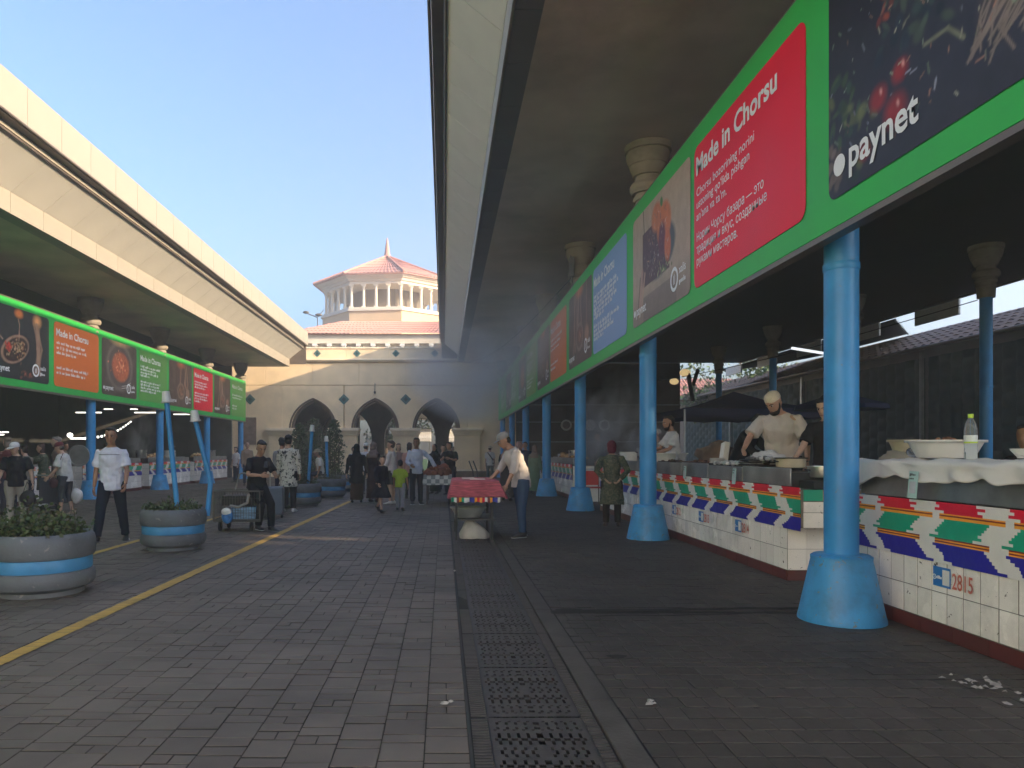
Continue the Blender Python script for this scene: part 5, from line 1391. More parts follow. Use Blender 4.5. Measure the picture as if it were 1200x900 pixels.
def planter_lamp(p0,p1,label,bend=None,kr=.037):
    t=thing('court_lamp',label,'lamp',tuple(p0),0,'blue lamps standing in the planters'); b=MB(); p0=Vector(p0); p1=Vector(p1)
    pts=[p0]+([Vector(bend)] if bend else [])+[p0.lerp(p1,.5) if not bend else Vector(bend).lerp(p1,.5),p1]; b.tube(pts,kr,12); b.build('pole',M['blue'],t,smooth=50)
    d=(p1-p0).normalized(); b=MB(); a=Vector((1,0,0)); a=(a-d*a.dot(d)).normalized(); c=d.cross(a)
    rings=[(p1+d*(z),a,c,r_,r_) for z,r_ in ((-.015,.055),(-.01,.078),(.008,.08),(.01,.066),(.11,.055),(.15,.052),(.155,.035))]
    b.loft(rings,20); b.build('shade',M['white'],t,smooth=35)
planter_lamp((-3.84,10.68,.52),px(195.5,471,10.65),'taller leaning blue lamp with white bucket shade in the second planter')
planter_lamp((-3.50,10.95,.45),px(229,493,10.9),'shorter bent blue lamp with white bucket shade at the edge of the second planter',bend=(-3.45,10.95,.95))
planter_lamp((-3.50,19.1,.5),px(365.5,505,19.1),'straight blue lamp in the planter beside the patterned shirt',kr=.042)
planter_lamp((-3.52,22.4,.5),px(382.5,517,22.4),'straight blue lamp in the fourth planter',kr=.042)
# tall dark shrubs in front of the first arch
for i,(xx,yb,Y,r,h) in enumerate(((351,570,30,.5,2.5),(392,575,28.5,.42,2.6),(368,560,36,1.0,3.0))):
    rr=random.Random(i+90); x=(xx-520)*Y/867
    t=thing('shrub',['loose tall shrub behind the patterned shirt','tall dark shrub behind the fourth planter lamp','dark bush standing inside the first arch'][i],'shrub',(x,Y,0),0,'tall shrubs before the first arch')
    b=MB()
    for k in range(14):
        a=rr.uniform(0,6.3); b.tube([(x+.1*math.cos(a),Y+.1*math.sin(a),0),(x+r*.5*math.cos(a),Y+r*.5*math.sin(a),h*rr.uniform(.5,.95))],[.02,.008],5)
    b.build('stem',M['bark'],t); b=MB()
    for k in range(1400):
        a=rr.uniform(0,6.3); z=rr.random(); q=r*math.sqrt(rr.random())*math.sin(PI*min(1,.15+z*.85))**.6*(1+.3*noise.noise(Vector((a,z*4,i))))
        p=Vector((x+q*math.cos(a),Y+q*math.sin(a),.3+z*(h-.3))); d=Vector((rr.gauss(0,1),rr.gauss(0,1),rr.gauss(0,1))).normalized(); e=d.cross(Vector((rr.gauss(0,1),rr.gauss(0,1),.3))).normalized(); l=rr.uniform(.06,.13)
        b.add([p,p+d*l*.5+e*l*.3,p+d*l,p+d*l*.5-e*l*.3],[(0,1,2,3)])
    stuff(b.build('foliage',M['leaf'],t))

# ------------------------------------------------------------------ wire trolley with its load
t=thing('trolley','wire cage trolley with four black wheels that the man in black sits on','trolley',(-3.65,13.3,0))
x0,x1,y0,y1,z0,z1=-4.03,-3.22,12.95,13.6,.20,.70
b=MB()
for z in (z0,z1):
    b.tube([(x0,y0,z),(x1,y0,z),(x1,y1,z),(x0,y1,z),(x0,y0,z)],.017,6)
for x in (x0,x1):
    for y in (y0,y1): b.tube([(x,y,z0-.02),(x,y,z1)],.017,6)
b.box(x0,x1,y0,y1,z0-.035,z0-.02); b.build('frame',M['wire'],t,smooth=50)
b=MB()
n=17
for k in range(1,n):
    x=x0+(x1-x0)*k/n
    for y in (y0,y1): b.tube([(x,y,z0),(x,y,z1)],.004,4)
for k in range(1,13):
    y=y0+(y1-y0)*k/13
    for x in (x0,x1): b.tube([(x,y,z0),(x,y,z1)],.004,4)
for z in (z0+.12,z0+.25,z0+.38):
    b.tube([(x0,y0,z),(x1,y0,z),(x1,y1,z),(x0,y1,z),(x0,y0,z)],.004,4)
stuff(b.build('wire_mesh',M['wire'],t))
b=MB(); b.tube([(x0+.20,y1,z1),(x0+.27,y1+.02,.98),(x0+.33,y1,1.0),(x0+.58,y1,1.0),(x0+.61,y1,.97),(x0+.62,y1,z1)],.016,8); b.build('handle',M['metal'],t,smooth=50)
for x in (x0+.10,x1-.16):
    for y in (y0+.06,y1-.06):
        w=MB(); w.lathe([(.075,-.02),(.085,-.014),(.085,.014),(.075,.02)],seg=20)
        for i,v in enumerate(w.v): w.v[i]=(x+v[2],y+v[0],.087+v[1])
        o=w.build('wheel',M['rubber'],t,smooth=40)
        w=MB(); w.box(x-.03,x+.03,y-.02,y+.02,.087,z0-.036); w.build('fork',M['wire'],t)
b=MB(); b.box(x0+.1,x1-.05,y0+.1,y1-.08,.44,.62); tag(b.build('crate',M['black'],bevel=.02),'black crate lying in the top of the wire trolley','crate')
b=MB(); b.box(x0+.28,x1-.08,y0+.07,y1-.1,.19,.42); tag(b.build('water_pack',pmat('blue and clear pack',(.22,.38,.55),.3,0,.6,6,stretch=(1,1,9)),bevel=.02),'blue wrapped pack of bottles in the bottom of the wire trolley','pack')
b=MB(); b.tube([(x0+.62,y0-.02,z1-.05),(x0+.60,y0-.04,z1-.2),(x0+.45,y0-.05,z1-.27),(x0+.3,y0-.03,z1-.25)],.025,8); tag(b.build('rope',pmat('grey hose',(.25,.25,.23),.8,0,.15,8),smooth=50),'grey coiled hose hooked over the side of the wire trolley','hose')
t=thing('carrier_bag','blue and white printed carrier bag tied to the front of the wire trolley','bag',(x0+.27,y0-.05,.2)); b=MB(); b.ell((x0+.26,y0-.07,.27),(.10,.05,.13),seg=14); b.build('bag',pmat('blue film',(.05,.2,.5),.4,0,.4,14),t,smooth=60)
b=MB(); b.ell((x0+.25,y0-.085,.35),(.09,.045,.07),seg=14); b.build('white_print',M['white'],t,smooth=60)
t=thing('suitcase','grey blue upright suitcase behind the seated man','suitcase',(-3.35,15.6,0)); b=MB(); b.box(-3.72,-3.38,15.5,15.75,.06,.66); b.build('shell',pmat('slate suitcase',(.10,.13,.18),.5,0,.1,4),t,bevel=.04)
b=MB(); b.tube([(-3.66,15.6,.66),(-3.66,15.6,.95),(-3.44,15.6,.95),(-3.44,15.6,.66)],.012,6); b.build('handle',M['metal'],t,smooth=50)
for sx in (-3.68,-3.42): b=MB(); b.ell((sx,15.62,.03),(.025,.03,.03)); b.build('wheel',M['rubber'],t)

# ------------------------------------------------------------------ tables in the court
redcloth=pmat('rose red woven cloth',(.46,.10,.135),.9,0,.45,7,.6,120,stretch=(1,4,9))
t=thing('vendor_table','narrow folding table with thin black legs under a rose red cloth','table',(.51,12.3,0)); tx0,tx1,ty0,ty1,tz=.15,.86,11.65,13.0,.93
b=MB(); b.box(tx0,tx1,ty0,ty1,tz-.03,tz); b.build('tabletop',M['black'],t,bevel=.004)
for x in (tx0+.05,tx1-.10):
    for y in (ty0+.04,ty1-.06): b=MB(); b.bar((x,y,0),(x,y,tz-.031),.045 if x>.5 else .035); b.build('leg',M['black'],t)
b=MB(); b.box(tx0+.03,tx1-.03,ty0+.15,ty1-.1,.30,.32); b.build('shelf',M['wire'],t)
def tclothf(x0,x1,y0,y1,z,drops,seed,fl=.04,ov=.012):
    """drops: front,right,back,left hang"""
    def f(u,v):
        ex=.30; # arc-length style mapping
        W=x1-x0; D=y1-y0; dl,dr,df,db=drops
        s=-dl+u*(W+dl+dr); q=-df+v*(D+df+db)
        x=min(max(s,0),W); y=min(max(q,0),D); hx=max(0,-s,s-W); hy=max(0,-q,q-D)
        h=max(hx,hy)
        zz=z+ov-h*.985+.008*noise.noise(Vector((s*4,q*4,seed)))
        nx=(-1 if s<0 else 1 if s>W else 0)*(ov+.10*hx*(1 if hx>0 else 0)*.9+fl*min(1,h*4)*noise.noise(Vector((q*5,1,seed))) ) if hx>0 else 0
        ny=(-1 if q<0 else 1 if q>D else 0)*(ov+.06*hy+fl*min(1,h*4)*noise.noise(Vector((s*5,2,seed)))) if hy>0 else 0
        if hx>0 and hy>0:
            k=min(hx,hy); nx*=1+0; 
        return (x0+x+nx+ (0),y0+y+ny,zz)
    return f
vs,fs=cloth_mesh(60,60,tclothf(tx0,tx1,ty0,ty1,tz,(.29,.29,.265,.2),4)); b=MB(); b.add(vs,fs)
for i,v in enumerate(b.v):
    if v[2]<tz-.02: # flare of the corners
        d=tz-v[2]; b.v[i]=(v[0]+(.35 if v[0]>tx1 else -.12 if v[0]<tx0 else 0)*d,v[1],v[2])
o=b.build('tablecloth',redcloth,None,smooth=60,recalc=True); so=o.modifiers.new('thick','SOLIDIFY'); so.thickness=.008; tag(o,'rose red woven cloth hanging over the narrow table','tablecloth')
b=MB(); ac=[]
stripes=[GRN,WHT,DRD,ORG,GRN,WHT,WHT,NVY,NVY,ORG,RED,ORG,RED,WHT,DRD,ORG,NVY,NVY,WHT]
def strip(p0,p1,off):
    n=38
    for k in range(n):
        a=Vector(p0).lerp(Vector(p1),k/n); c=Vector(p0).lerp(Vector(p1),(k+1)/n)
        w=lambda q:.012*math.sin(q*40)
        col=stripes[(k+off)//2%len(stripes)]
        b.add([(a.x,a.y+w(k/n),.60+.008*math.sin(k)),(c.x,c.y+w((k+1)/n),.60+.008*math.sin(k+1)),(c.x,c.y,.675),(a.x,a.y,.675)],[(0,1,2,3)]); ac.extend([(*col,1)]*4)
strip((tx0-.03,ty0-.012,0),(tx1+.03,ty0-.012,0),0); strip((tx0-.03,ty1,0),(tx0-.03,ty0-.012,0),5); strip((tx1+.03,ty0-.012,0),(tx1+.03,ty1,0),9)
me=b.mesh('under_cloth',M['ikat']); color_attr(me,ac,'CORNER'); tag(link('under_cloth',me),'striped ikat valance showing below the rose red cloth','cloth')
b=MB(); basin(b,(.40,12.1,.322),.20,.28,.16); tag(b.build('wash_basin',pmat('grey enamel',(.34,.35,.33),.4,0,.12,6),smooth=40),'white basin on the shelf under the red covered table','basin')
b=MB(); b.loft([((.50,11.95,.0),(1,0,0),(0,1,0),.235,.17),((.49,11.95,.06),(1,0,0),(0,1,0),.24,.18),((.48,11.96,.16),(1,0,0),(0,1,0),.19,.14),((.45,11.97,.25),(1,0,0),(0,1,0),.11,.08),((.42,11.98,.33),(1,0,0),(0,1,0),.035,.03)],26)
for i,v in enumerate(b.v):
    q=noise.noise(Vector((v[0]*9,v[1]*9,v[2]*7))); b.v[i]=(v[0]+.035*q,v[1]+.03*q,max(.002,v[2]+.03*noise.noise(Vector((v[0]*6,v[1]*6,3)))))
tag(b.build('sack',pmat('white woven sack',(.50,.46,.39),.85,0,.12,9,.5,60),smooth=60),'white woven sack slumped on the ground under the red covered table','sack')
b=MB(); b.box(.42,.66,11.75,11.95,tz+.02,tz+.035); b.box(.30,.5,12.0,12.3,tz+.02,tz+.04); tag(b.build('folded_paper',pmat('pinkish paper',(.6,.45,.45),.8,0,.1,9)),'folded pinkish white paper on top of the red covered table','paper')
chk=bpy.data.materials.new('checked cloth'); chk.use_nodes=True; nt=chk.node_tree; cb_=nd(nt,'ShaderNodeTexChecker'); cb_.inputs['Scale'].default_value=9; cb_.inputs[1].default_value=(.55,.55,.52,1); cb_.inputs[2].default_value=(.22,.24,.24,1); tc_=nd(nt,'ShaderNodeTexCoord'); nt.links.new(tc_.outputs['Object'],cb_.inputs[0]); nt.links.new(cb_.outputs[0],nt.nodes['Principled BSDF'].inputs['Base Color']); nt.nodes['Principled BSDF'].inputs['Roughness'].default_value=.9
t=thing('vendor_table','table under a grey and white checked cloth piled with brown bread','table',(-.17,20,0)); ux0,ux1,uy0,uy1,uz=-.52,.20,19.5,21.2,.76
b=MB(); b.box(ux0,ux1,uy0,uy1,uz-.03,uz); b.build('tabletop',M['black'],t)
for x in (ux0+.08,ux1-.05):
    for y in (uy0+.06,uy1-.06): b=MB(); b.bar((x,y,0),(x,y,uz-.031),.04); b.build('leg',M['black'],t)
vs,fs=cloth_mesh(40,40,tclothf(ux0,ux1,uy0,uy1,uz,(.2,.2,.26,.2),9)); b=MB(); b.add(vs,fs); o=b.build('tablecloth',chk,None,smooth=60,recalc=True); tag(o,'grey and white checked cloth hanging over the farther table','tablecloth')
heap('bread_heap','pile of brown baked bread on the checked cloth','bread',(-.14,20.2,.80),.32,.7,60,.08,.14,.26,[(.22,.07,.035),(.3,.11,.05),(.16,.05,.03)],77)
# hand cart leaning on the wall
b=MB(); 
for k in (0,1): b.tube([px(549.5+k*5,540,38),px(554+k*5,552,38),px(556+k*5,575,38)],.03,6)
tag(b.build('hand_cart',M['black'],smooth=50),'dark bent handles of a hand cart leaning on the ochre wall','cart')
b=MB(); p=px(560,556,40.2); b.box(p.x-1.2,p.x+1.4,40.0,40.7,0,.32); tag(b.build('step',M['archdark'],bevel=.02),'low dark step along the foot of the ochre wall','step')
# small wheeled dark cart behind the women on the left
t=thing('shopping_cart','dark grey boxy shopping cart between the women on the left','cart',(-8.8,16.9,0)); b=MB(); b.box(-9.15,-8.6,16.7,17.1,.22,.80); b.build('box',pmat('dark grey cloth',(.05,.055,.07),.7,0,.2,6),t,bevel=.03); 
b=MB(); b.tube([(-9.2,16.7,.86),(-8.55,16.7,.86)],.02,6); b.build('handle',M['metal'],t)
for sx in (-9.05,-8.7): b=MB(); b.ell((sx,16.7,.1),(.03,.1,.1)); b.build('wheel',M['rubber'],t)
# ------------------------------------------------------------------ people
SKIN=[(.42,.24,.16),(.36,.19,.12),(.50,.31,.22),(.27,.14,.09)]
def skin_mat(c): return pmat('skin',c,.5,0,.08,14,.05,150,spec=.4)
def cloth_mat(name,c,pat=None):
    if pat is None: return pmat(name,c,.88,0,.10,5,.25,220,spec=.2)
    key=('pat',name,pat)
    if key in _mc: return _mc[key]
    m=bpy.data.materials.new(name); m.use_nodes=True; nt=m.node_tree; b=nt.nodes['Principled BSDF']; b.inputs['Roughness'].default_value=.85; b.inputs['Specular IOR Level'].default_value=.2
    tc=nd(nt,'ShaderNodeTexCoord')
    if pat=='blotch':
        n=nd(nt,'ShaderNodeTexNoise'); n.inputs['Scale'].default_value=15; n.inputs['Detail'].default_value=2; n.inputs['Distortion'].default_value=1.2; e=(.40,.44,(.025,.025,.03),c)
    elif pat=='leafy':
        n=nd(nt,'ShaderNodeTexNoise'); n.inputs['Scale'].default_value=22; n.inputs['Detail'].default_value=3; n.inputs['Distortion'].default_value=2; e=(.45,.62,c,(.16,.15,.10))
    else:
        n=nd(nt,'ShaderNodeTexWave'); n.inputs['Scale'].default_value=9; n.inputs['Distortion'].default_value=1.5; e=(.35,.6,[q*.55 for q in c],[q*1.4 for q in c])
    nt.links.new(tc.outputs['Object'],n.inputs['Vector'])
    rp=nd(nt,'ShaderNodeValToRGB'); rp.color_ramp.elements[0].position=e[0]; rp.color_ramp.elements[1].position=e[1]; rp.color_ramp.elements[0].color=(*e[2],1); rp.color_ramp.elements[1].color=(*e[3],1)
    nt.links.new(n.outputs['Fac'],rp.inputs[0]); nt.links.new(rp.outputs[0],b.inputs['Base Color']); _mc[key]=m; return m
_soft=[]   # (object, voxel, smoothing, wrinkle, extra mesh to append)
def soft(name,b,mat,parent,vox,sm=3,wr=0,extra=None):
    me=b.mesh(name,mat); fix_normals(me); o=link(name,me,parent,local=True)
    r=o.modifiers.new('r','REMESH'); r.mode='VOXEL'; r.voxel_size=vox; r.use_smooth_shade=True
    s=o.modifiers.new('s','SMOOTH'); s.iterations=sm; s.factor=.5
    _soft.append((o,wr,extra,mat)); return o
def finish_soft():
    bpy.context.view_layer.update(); dg=bpy.context.evaluated_depsgraph_get(); new=[]
    for o,wr,extra,mat in _soft:
        new.append(bpy.data.meshes.new_from_object(o.evaluated_get(dg),depsgraph=dg))
    for (o,wr,extra,mat),me in zip(_soft,new):
        o.modifiers.clear(); n=len(me.vertices); co=np.empty(n*3,np.float32); me.vertices.foreach_get('co',co); co=co.reshape(-1,3)
        if wr:
            no=np.empty(n*3,np.float32); me.vertices.foreach_get('normal',no); no=no.reshape(-1,3); sd=sum(map(ord,o.name))%97
            for i in range(n):
                x,y,z=map(float,co[i]); q=noise.noise(Vector((x*9+sd,y*9,z*16)))+.7*noise.noise(Vector((x*22,y*22+sd,z*9)))
                co[i]+=no[i]*(wr*q)
        if extra is not None:
            fs=[tuple(p.vertices) for p in me.polygons]; off=n
            vs=[tuple(v) for v in co]+list(extra.v); fs+=[tuple(k+off for k in f) for f in extra.f]
            m2=bpy.data.meshes.new(o.name); m2.from_pydata(vs,[],fs); me=m2
        else:
            me.vertices.foreach_set('co',co.ravel())
        me.materials.clear(); me.materials.append(mat)
        me.polygons.foreach_set('use_smooth',[True]*len(me.polygons)); me.update(); o.data=me
    _soft.clear()
def R3(axis,a): return Matrix.Rotation(a,3,axis)
def person(label,x,y,H,rz=0,z=0.0,lean=0.0,head=(0,0),armL=(5,6,12),armR=(5,6,12),legL=(0,0),legR=(0,0),build=1.0,
           top=('tee',(.7,.7,.7)),bottom=('trousers',(.03,.03,.05)),shoes=(.03,.03,.03),skin=0,hair=('short',(.02,.016,.014)),vox=.014,seat=None,face=False,beard=None,roll=0,group=None,fat=1.0,spread=0.0):
    """local frame: stands at the origin facing -y; rz turns it"""
    D=math.radians; s=H
    t=thing('person',label,'person',(x,y,z),D(rz),group)
    sk=skin_mat(SKIN[skin]) if isinstance(skin,int) else skin_mat(skin)
    up=Vector((0,0,1)); fwd=Vector((0,-1,0)); rt=Vector((1,0,0))      # rt: +x is the person's left
    def tilt(a): return R3('X',D(a))       # leans forward
    mlow=tilt(lean*.55); mup=tilt(lean)
    pel=Vector((0,0,.525*s))
    waist=pel+mlow@Vector((0,0,.085*s)); chest=waist+mup@Vector((0,-.004*s,.125*s)); shl=chest+mup@Vector((0,.008*s,.066*s)); neck=shl+mup@Vector((0,.000*s,.034*s))
    w=build; fw=fat
    # legs
    legs=[]
    for sd,(p,k) in ((1,legL),(-1,legR)):
        hip=pel+Vector((sd*.052*s*w,0,-.02*s)); d1=Vector((sd*(.03+spread),-math.sin(D(p)),-math.cos(D(p)))).normalized(); kn=hip+d1*.235*s
        d2=Vector((sd*(.012+spread),-math.sin(D(p-k)),-math.cos(D(p-k)))).normalized(); an=kn+d2*.235*s; legs.append((hip,kn,an,D(p-k)))
    if seat is not None: dz=seat-pel.z+.055*s
    else: dz=.042*s-min(l[2].z for l in legs)
    off=Vector((0,0,dz)); pel+=off; waist+=off; chest+=off; shl+=off; neck+=off; legs=[(a+off,b2+off,c+off,q) for a,b2,c,q in legs]
    arms=[]
    for sd,(p,o_,bd,*inn) in ((1,armL),(-1,armR)):
        sh=shl+mup@Vector((sd*.100*s*w,.0,-.020*s)); inw=inn[0] if inn else 0
        d1=Vector((sd*math.sin(D(o_)),-math.sin(D(p))*math.cos(D(o_)),-math.cos(D(p))*math.cos(D(o_)))); el=sh+d1*.165*s
        q=p+bd; oo=o_*.5-inw; d2=Vector((sd*math.sin(D(oo)),-math.sin(D(q))*math.cos(D(oo)),-math.cos(D(q))*math.cos(D(oo)))); wr=el+d2*.145*s; arms.append((sh,el,wr,d2.normalized(),sd))
    m=mup; hy,hp=head
    hm=m@Matrix.Identity(3); 
    HM=R3('Z',D(hy))@R3('X',D(lean*.5+hp))
    hh=.138*s; hw=.0455*s; hd=.057*s
    hc=neck+mup@Vector((0,-.008*s,.026*s))+HM@Vector((0,-.012*s,.058*s))
    # ---- body
    def torso(b,e,rings):
        b.loft([(c,q@rt,q@fwd,(rx+0)*s*w+e,(ry)*s*fw+e) for c,q,rx,ry in rings],18)
    I3=Matrix.Identity(3)
    spine=[(pel-Vector((0,0,.055*s)),I3,.070,.050),(pel,I3,.088,.062),(pel+(waist-pel)*.5,mlow,.084,.059),(waist,mlow,.077,.056),(waist+(chest-waist)*.5,mup,.084,.061),(chest,mup,.092,.064),(chest+(shl-chest)*.55,mup,.092,.058),(shl,mup,.072,.046),(shl+(neck-shl)*.5,mup,.048,.038),(neck,mup,.036,.034)]
    b=MB(); torso(b,0,spine)
    b.tube([neck-mup@Vector((0,0,.02*s)),neck+(hc-neck)*.7],[.034*s,.031*s],12)
    for hip,kn,an,q in legs:
        cf=an+(kn-an)*.68+Vector((0,math.cos(q)*.008*s,0))
        b.tube([hip+Vector((0,0,.02*s)),hip+(kn-hip)*.3,kn,cf,an+(kn-an)*.25,an],[.050*s*fw,.047*s*fw,.031*s,.032*s,.022*s,.019*s],12)
    for sh,el,wr,d2,sd in arms:
        b.tube([shl+(sh-shl)*.4,sh,sh+(el-sh)*.35,el,el+(wr-el)*.3,wr],[.024*s,.028*s*fw,.027*s*fw,.0215*s,.0215*s,.0145*s],10)
    ex=MB()
    # head: a ring loft with a face
    zs=[(-.50,.30,.26,.42),(-.46,.50,.46,.32),(-.38,.66,.68,.20),(-.28,.77,.82,.11),(-.18,.86,.90,.06),(-.10,.92,.95,.03),(-.02,.96,.98,.01),(.06,.99,1.0,0),(.15,1.0,1.01,-.01),(.25,.97,.99,-.02),(.34,.88,.91,-.03),(.42,.70,.73,-.03),(.47,.45,.48,-.03),(.50,.16,.18,-.03)]
    seg=28; o0=len(ex.v)
    for zz,rx,ry,fo in zs:
        for k in range(seg):
            a=2*PI*k/seg; th=a-1.5*PI  # a=270deg is forward (-y)
            th=(th+PI)%(2*PI)-PI
            lx=hw*rx*math.cos(a); ly=hd*ry*math.sin(a)-hd*fo; front=math.exp(-(th/.20)**2)
            ns=max(0,1-abs((zz+.11)/.15)) if zz<-.11 else max(0,1-(zz+.11)/.24)
            if zz<-.20: ns*=.25
            ly-=hd*.30*front*ns
            ey=math.exp(-((abs(th)-.40)/.17)**2)*math.exp(-((zz-.02)/.055)**2); ly+=hd*.10*ey
            br=math.exp(-(th/.65)**2)*math.exp(-((zz-.11)/.05)**2); ly-=hd*.05*br
            li=math.exp(-(th/.28)**2)*math.exp(-((zz+.29)/.05)**2); ly-=hd*.06*li
            ex.v.append(tuple(hc+HM@Vector((lx,ly,hh*zz))))
    n=len(zs)
    for i in range(n-1):
        for k in range(seg):
            k2=(k+1)%seg; ex.f.append((o0+i*seg+k,o0+i*seg+k2,o0+(i+1)*seg+k2,o0+(i+1)*seg+k)); ex.m.append(0)
    ex.f.append(tuple(o0+k for k in range(seg-1,-1,-1))); ex.m.append(0); ex.f.append(tuple(o0+(n-1)*seg+k for k in range(seg))); ex.m.append(0)
    for sd in (-1,1):
        ex.ell(hc+HM@Vector((sd*hw*1.0,hd*.12,-.03*hh)),(hw*.13,hd*.20,hh*.12),[HM@Vector(v) for v in ((1,0,0),(0,1,0),(0,0,1))],8,6)
    # hands: palm, four curled fingers, thumb
    for sh,el,wr,d2,sd in arms:
        inw=Vector((-sd,0,0)); inw=(inw-d2*inw.dot(d2)); inw=inw.normalized() if inw.length>.1 else Vector((0,0,1))
        sidev=d2.cross(inw).normalized()
        thumb=sidev if sidev.y<0 else -sidev
        pc=wr+d2*.026*s
        ex.ell(pc,(.011*s,.024*s,.030*s),(inw,sidev,d2),10,8)
        for k,(f_,ln) in enumerate(((-1.05,.036),(-.35,.044),(.35,.046),(1.05,.041))):
            # index is nearest the thumb
            base=pc+d2*.022*s+thumb*(.0155*s*f_/1.05)
            c1=base+(d2*.85+inw*.35).normalized()*ln*s*.45; c2=c1+(d2*.55+inw*.8).normalized()*ln*s*.33; c3=c2+(d2*.1+inw).normalized()*ln*s*.25
            ex.tube([base,c1,c2,c3],[.0058*s,.0055*s,.005*s,.0038*s],6)
        tb=pc-d2*.008*s+thumb*.018*s; ex.tube([tb,tb+(thumb*.6+d2*.7+inw*.3).normalized()*.022*s,tb+(thumb*.25+d2*.9+inw*.5).normalized()*.043*s],[.0078*s,.0068*s,.0048*s],6)
    soft('body',b,sk,t,vox,3,0,ex)
    # ---- clothing
    tk,tc=top[0],top[1]; tmat=cloth_mat('cloth',tc,top[2] if len(top)>2 else None)
    hem={'roll':.075,'tee':.075,'long':.07,'coat':.20,'dress':0,'robe':0,'none':0}[tk]
    b=MB(); e=.014
    if tk in('dress','robe'):
        hemz={'dress':.26,'robe':.06}[tk]*s+min(0,0); hemz+=max(0,min(l[2].z for l in legs)-.042*s)
        mid=(legs[0][1]+legs[1][1])/2; mf=(legs[0][2]+legs[1][2])/2
        spread=abs(legs[0][2].y-legs[1][2].y)*.5
        rings=[]
        for q in range(5):
            z2=hemz+(pel.z-hemz)*q/4; f_=q/4; c=Vector((0,(mf.y if tk=='robe' else mid.y)*(1-f_),z2))
            rings.append((c,I3,.125-.03*f_,(.085+(spread/s)*(1-f_)-.012*f_)))
        rings+= [r for r in spine[2:-1]]
        torso(b,e,rings+[(neck-mup@Vector((0,0,.008*s)),mup,.052,.040)])
    else:
        low=pel-Vector((0,0,hem*s))
        if seat is not None: low=pel-Vector((0,0,.03*s))
        fl=.012 if tk=='coat' else .004
        rings=[(low,I3,.094+fl,.068+fl),(pel,I3,.092,.066),(pel+(waist-pel)*.5,mlow,.090,.065),(waist,mlow,.087,.064),(waist+(chest-waist)*.5,mup,.090,.066),(chest,mup,.093,.067),(chest+(shl-chest)*.55,mup,.092,.060),(shl,mup,.072,.049),(shl+(neck-shl)*.5,mup,.048,.041),(neck-mup@Vector((0,0,.010*s)),mup,.036,.034)]
        torso(b,e,rings)
    for sh,el,wr,d2,sd in arms:
        if tk=='none': continue
        if tk=='tee':
            en=sh+(el-sh)*.80; b.tube([shl+(sh-shl)*.35+mup@Vector((0,0,-.004*s)),sh,sh+(el-sh)*.4,en],[.026*s,.029*s*fw+e*.5,.032*s*fw+e*.8,.034*s*fw+e],12)
        elif tk=='short':
            pass
        else:
            en=.93 if tk!='roll' else .22
            b.tube([shl+(sh-shl)*.35+mup@Vector((0,0,-.004*s)),sh,sh+(el-sh)*.4,el,el+(wr-el)*en*.55,el+(wr-el)*en],[.026*s,.029*s*fw+e*.6,.029*s*fw+e*.9,.025*s+e*.9,.024*s+e*.8,.021*s+e*.8],12)
    nm={'roll':'shirt','tee':'shirt','long':'shirt','coat':'coat','dress':'dress','robe':'robe'}[tk]
    soft(nm,b,tmat,t,max(.012,vox*.95),3,.012)
    bk,bc=bottom[0],bottom[1]; bmat=cloth_mat('trouser cloth',bc)
    if bk in('trousers','capris','shorts'):
        b=MB(); b.loft([(c,rt,fwd,rx*s*w+.007,ry*s*fw+.007) for c,rx,ry in ((pel-Vector((0,0,.065*s)),.078,.056),(pel,.090,.062),(pel+(waist-pel)*.55,.084,.059))],16)
        fr={'trousers':1.0,'capris':.45,'shorts':-.25}[bk]
        for hip,kn,an,q in legs:
            if fr>0:
                en=kn+(an-kn)*fr*.97; b.tube([hip+Vector((0,0,.02*s)),hip+(kn-hip)*.3,kn,kn+(en-kn)*.5,en],[.055*s*fw,.054*s*fw+.003,.040*s+.006,.036*s+.006,.031*s+.007],12)
            else:
                en=hip+(kn-hip)*.85; b.tube([hip+Vector((0,0,.02*s)),hip+(kn-hip)*.3,en],[.057*s*fw,.058*s*fw,.052*s],12)
        soft('trousers',b,bmat,t,max(.012,vox*.95),3,.006)
    elif bk=='skirt':
        b=MB(); hemz=.05*s; I=I3; b.loft([(Vector((0,0,z2)),I@rt,I@fwd,rx*s,ry*s) for z2,rx,ry in ((hemz,.115,.095),(hemz+.2*s,.108,.085),(pel.z-.05*s,.098,.074),(pel.z+.05*s,.086,.064))],18)
        soft('skirt',b,bmat,t,.018,3,.012)
    # shoes
    for (hip,kn,an,q),sd in zip(legs,(1,-1)):
        b=MB(); a=max(-.6,min(.5,q if seat is None else 0)); rm=R3('X',-a*.9)
        def P(x_,y_,z_): return an+rm@Vector((x_*s+sd*.0*s,y_*s,z_*s))
        yaw=sd*.012
        rg=[]
        for yy,rx,h0,h1 in ((.036,.016,-.034,.004),(.022,.021,-.041,.016),(-.01,.023,-.042,.018),(-.04,.026,-.042,-.004),(-.07,.028,-.042,-.014),(-.095,.022,-.041,-.02),(-.108,.010,-.038,-.026)):
            rg.append((P(yaw*(.03-yy)*9,yy,(h0+h1)/2),rm@rt,rm@up,rx*s,(h1-h0)/2*s))
        b.loft(rg,12); o=b.build('shoe',pmat('shoe',shoes,.6,0,.1,12),t,smooth=60); o.matrix_parent_inverse=Matrix.Identity(4)
        if shoes[0]<.2 and face:
            b=MB(); b.loft([(P(yaw*(.03-yy)*9,yy,-.040),rm@rt,rm@fwd*0+rm@up,rx*s*1.06,.0045*s) for yy,rx in ((.038,.014),(.022,.022),(-.04,.027),(-.075,.029),(-.10,.022),(-.111,.010))],10)
            o=b.build('sole',M['white'],t,smooth=60); o.matrix_parent_inverse=Matrix.Identity(4)
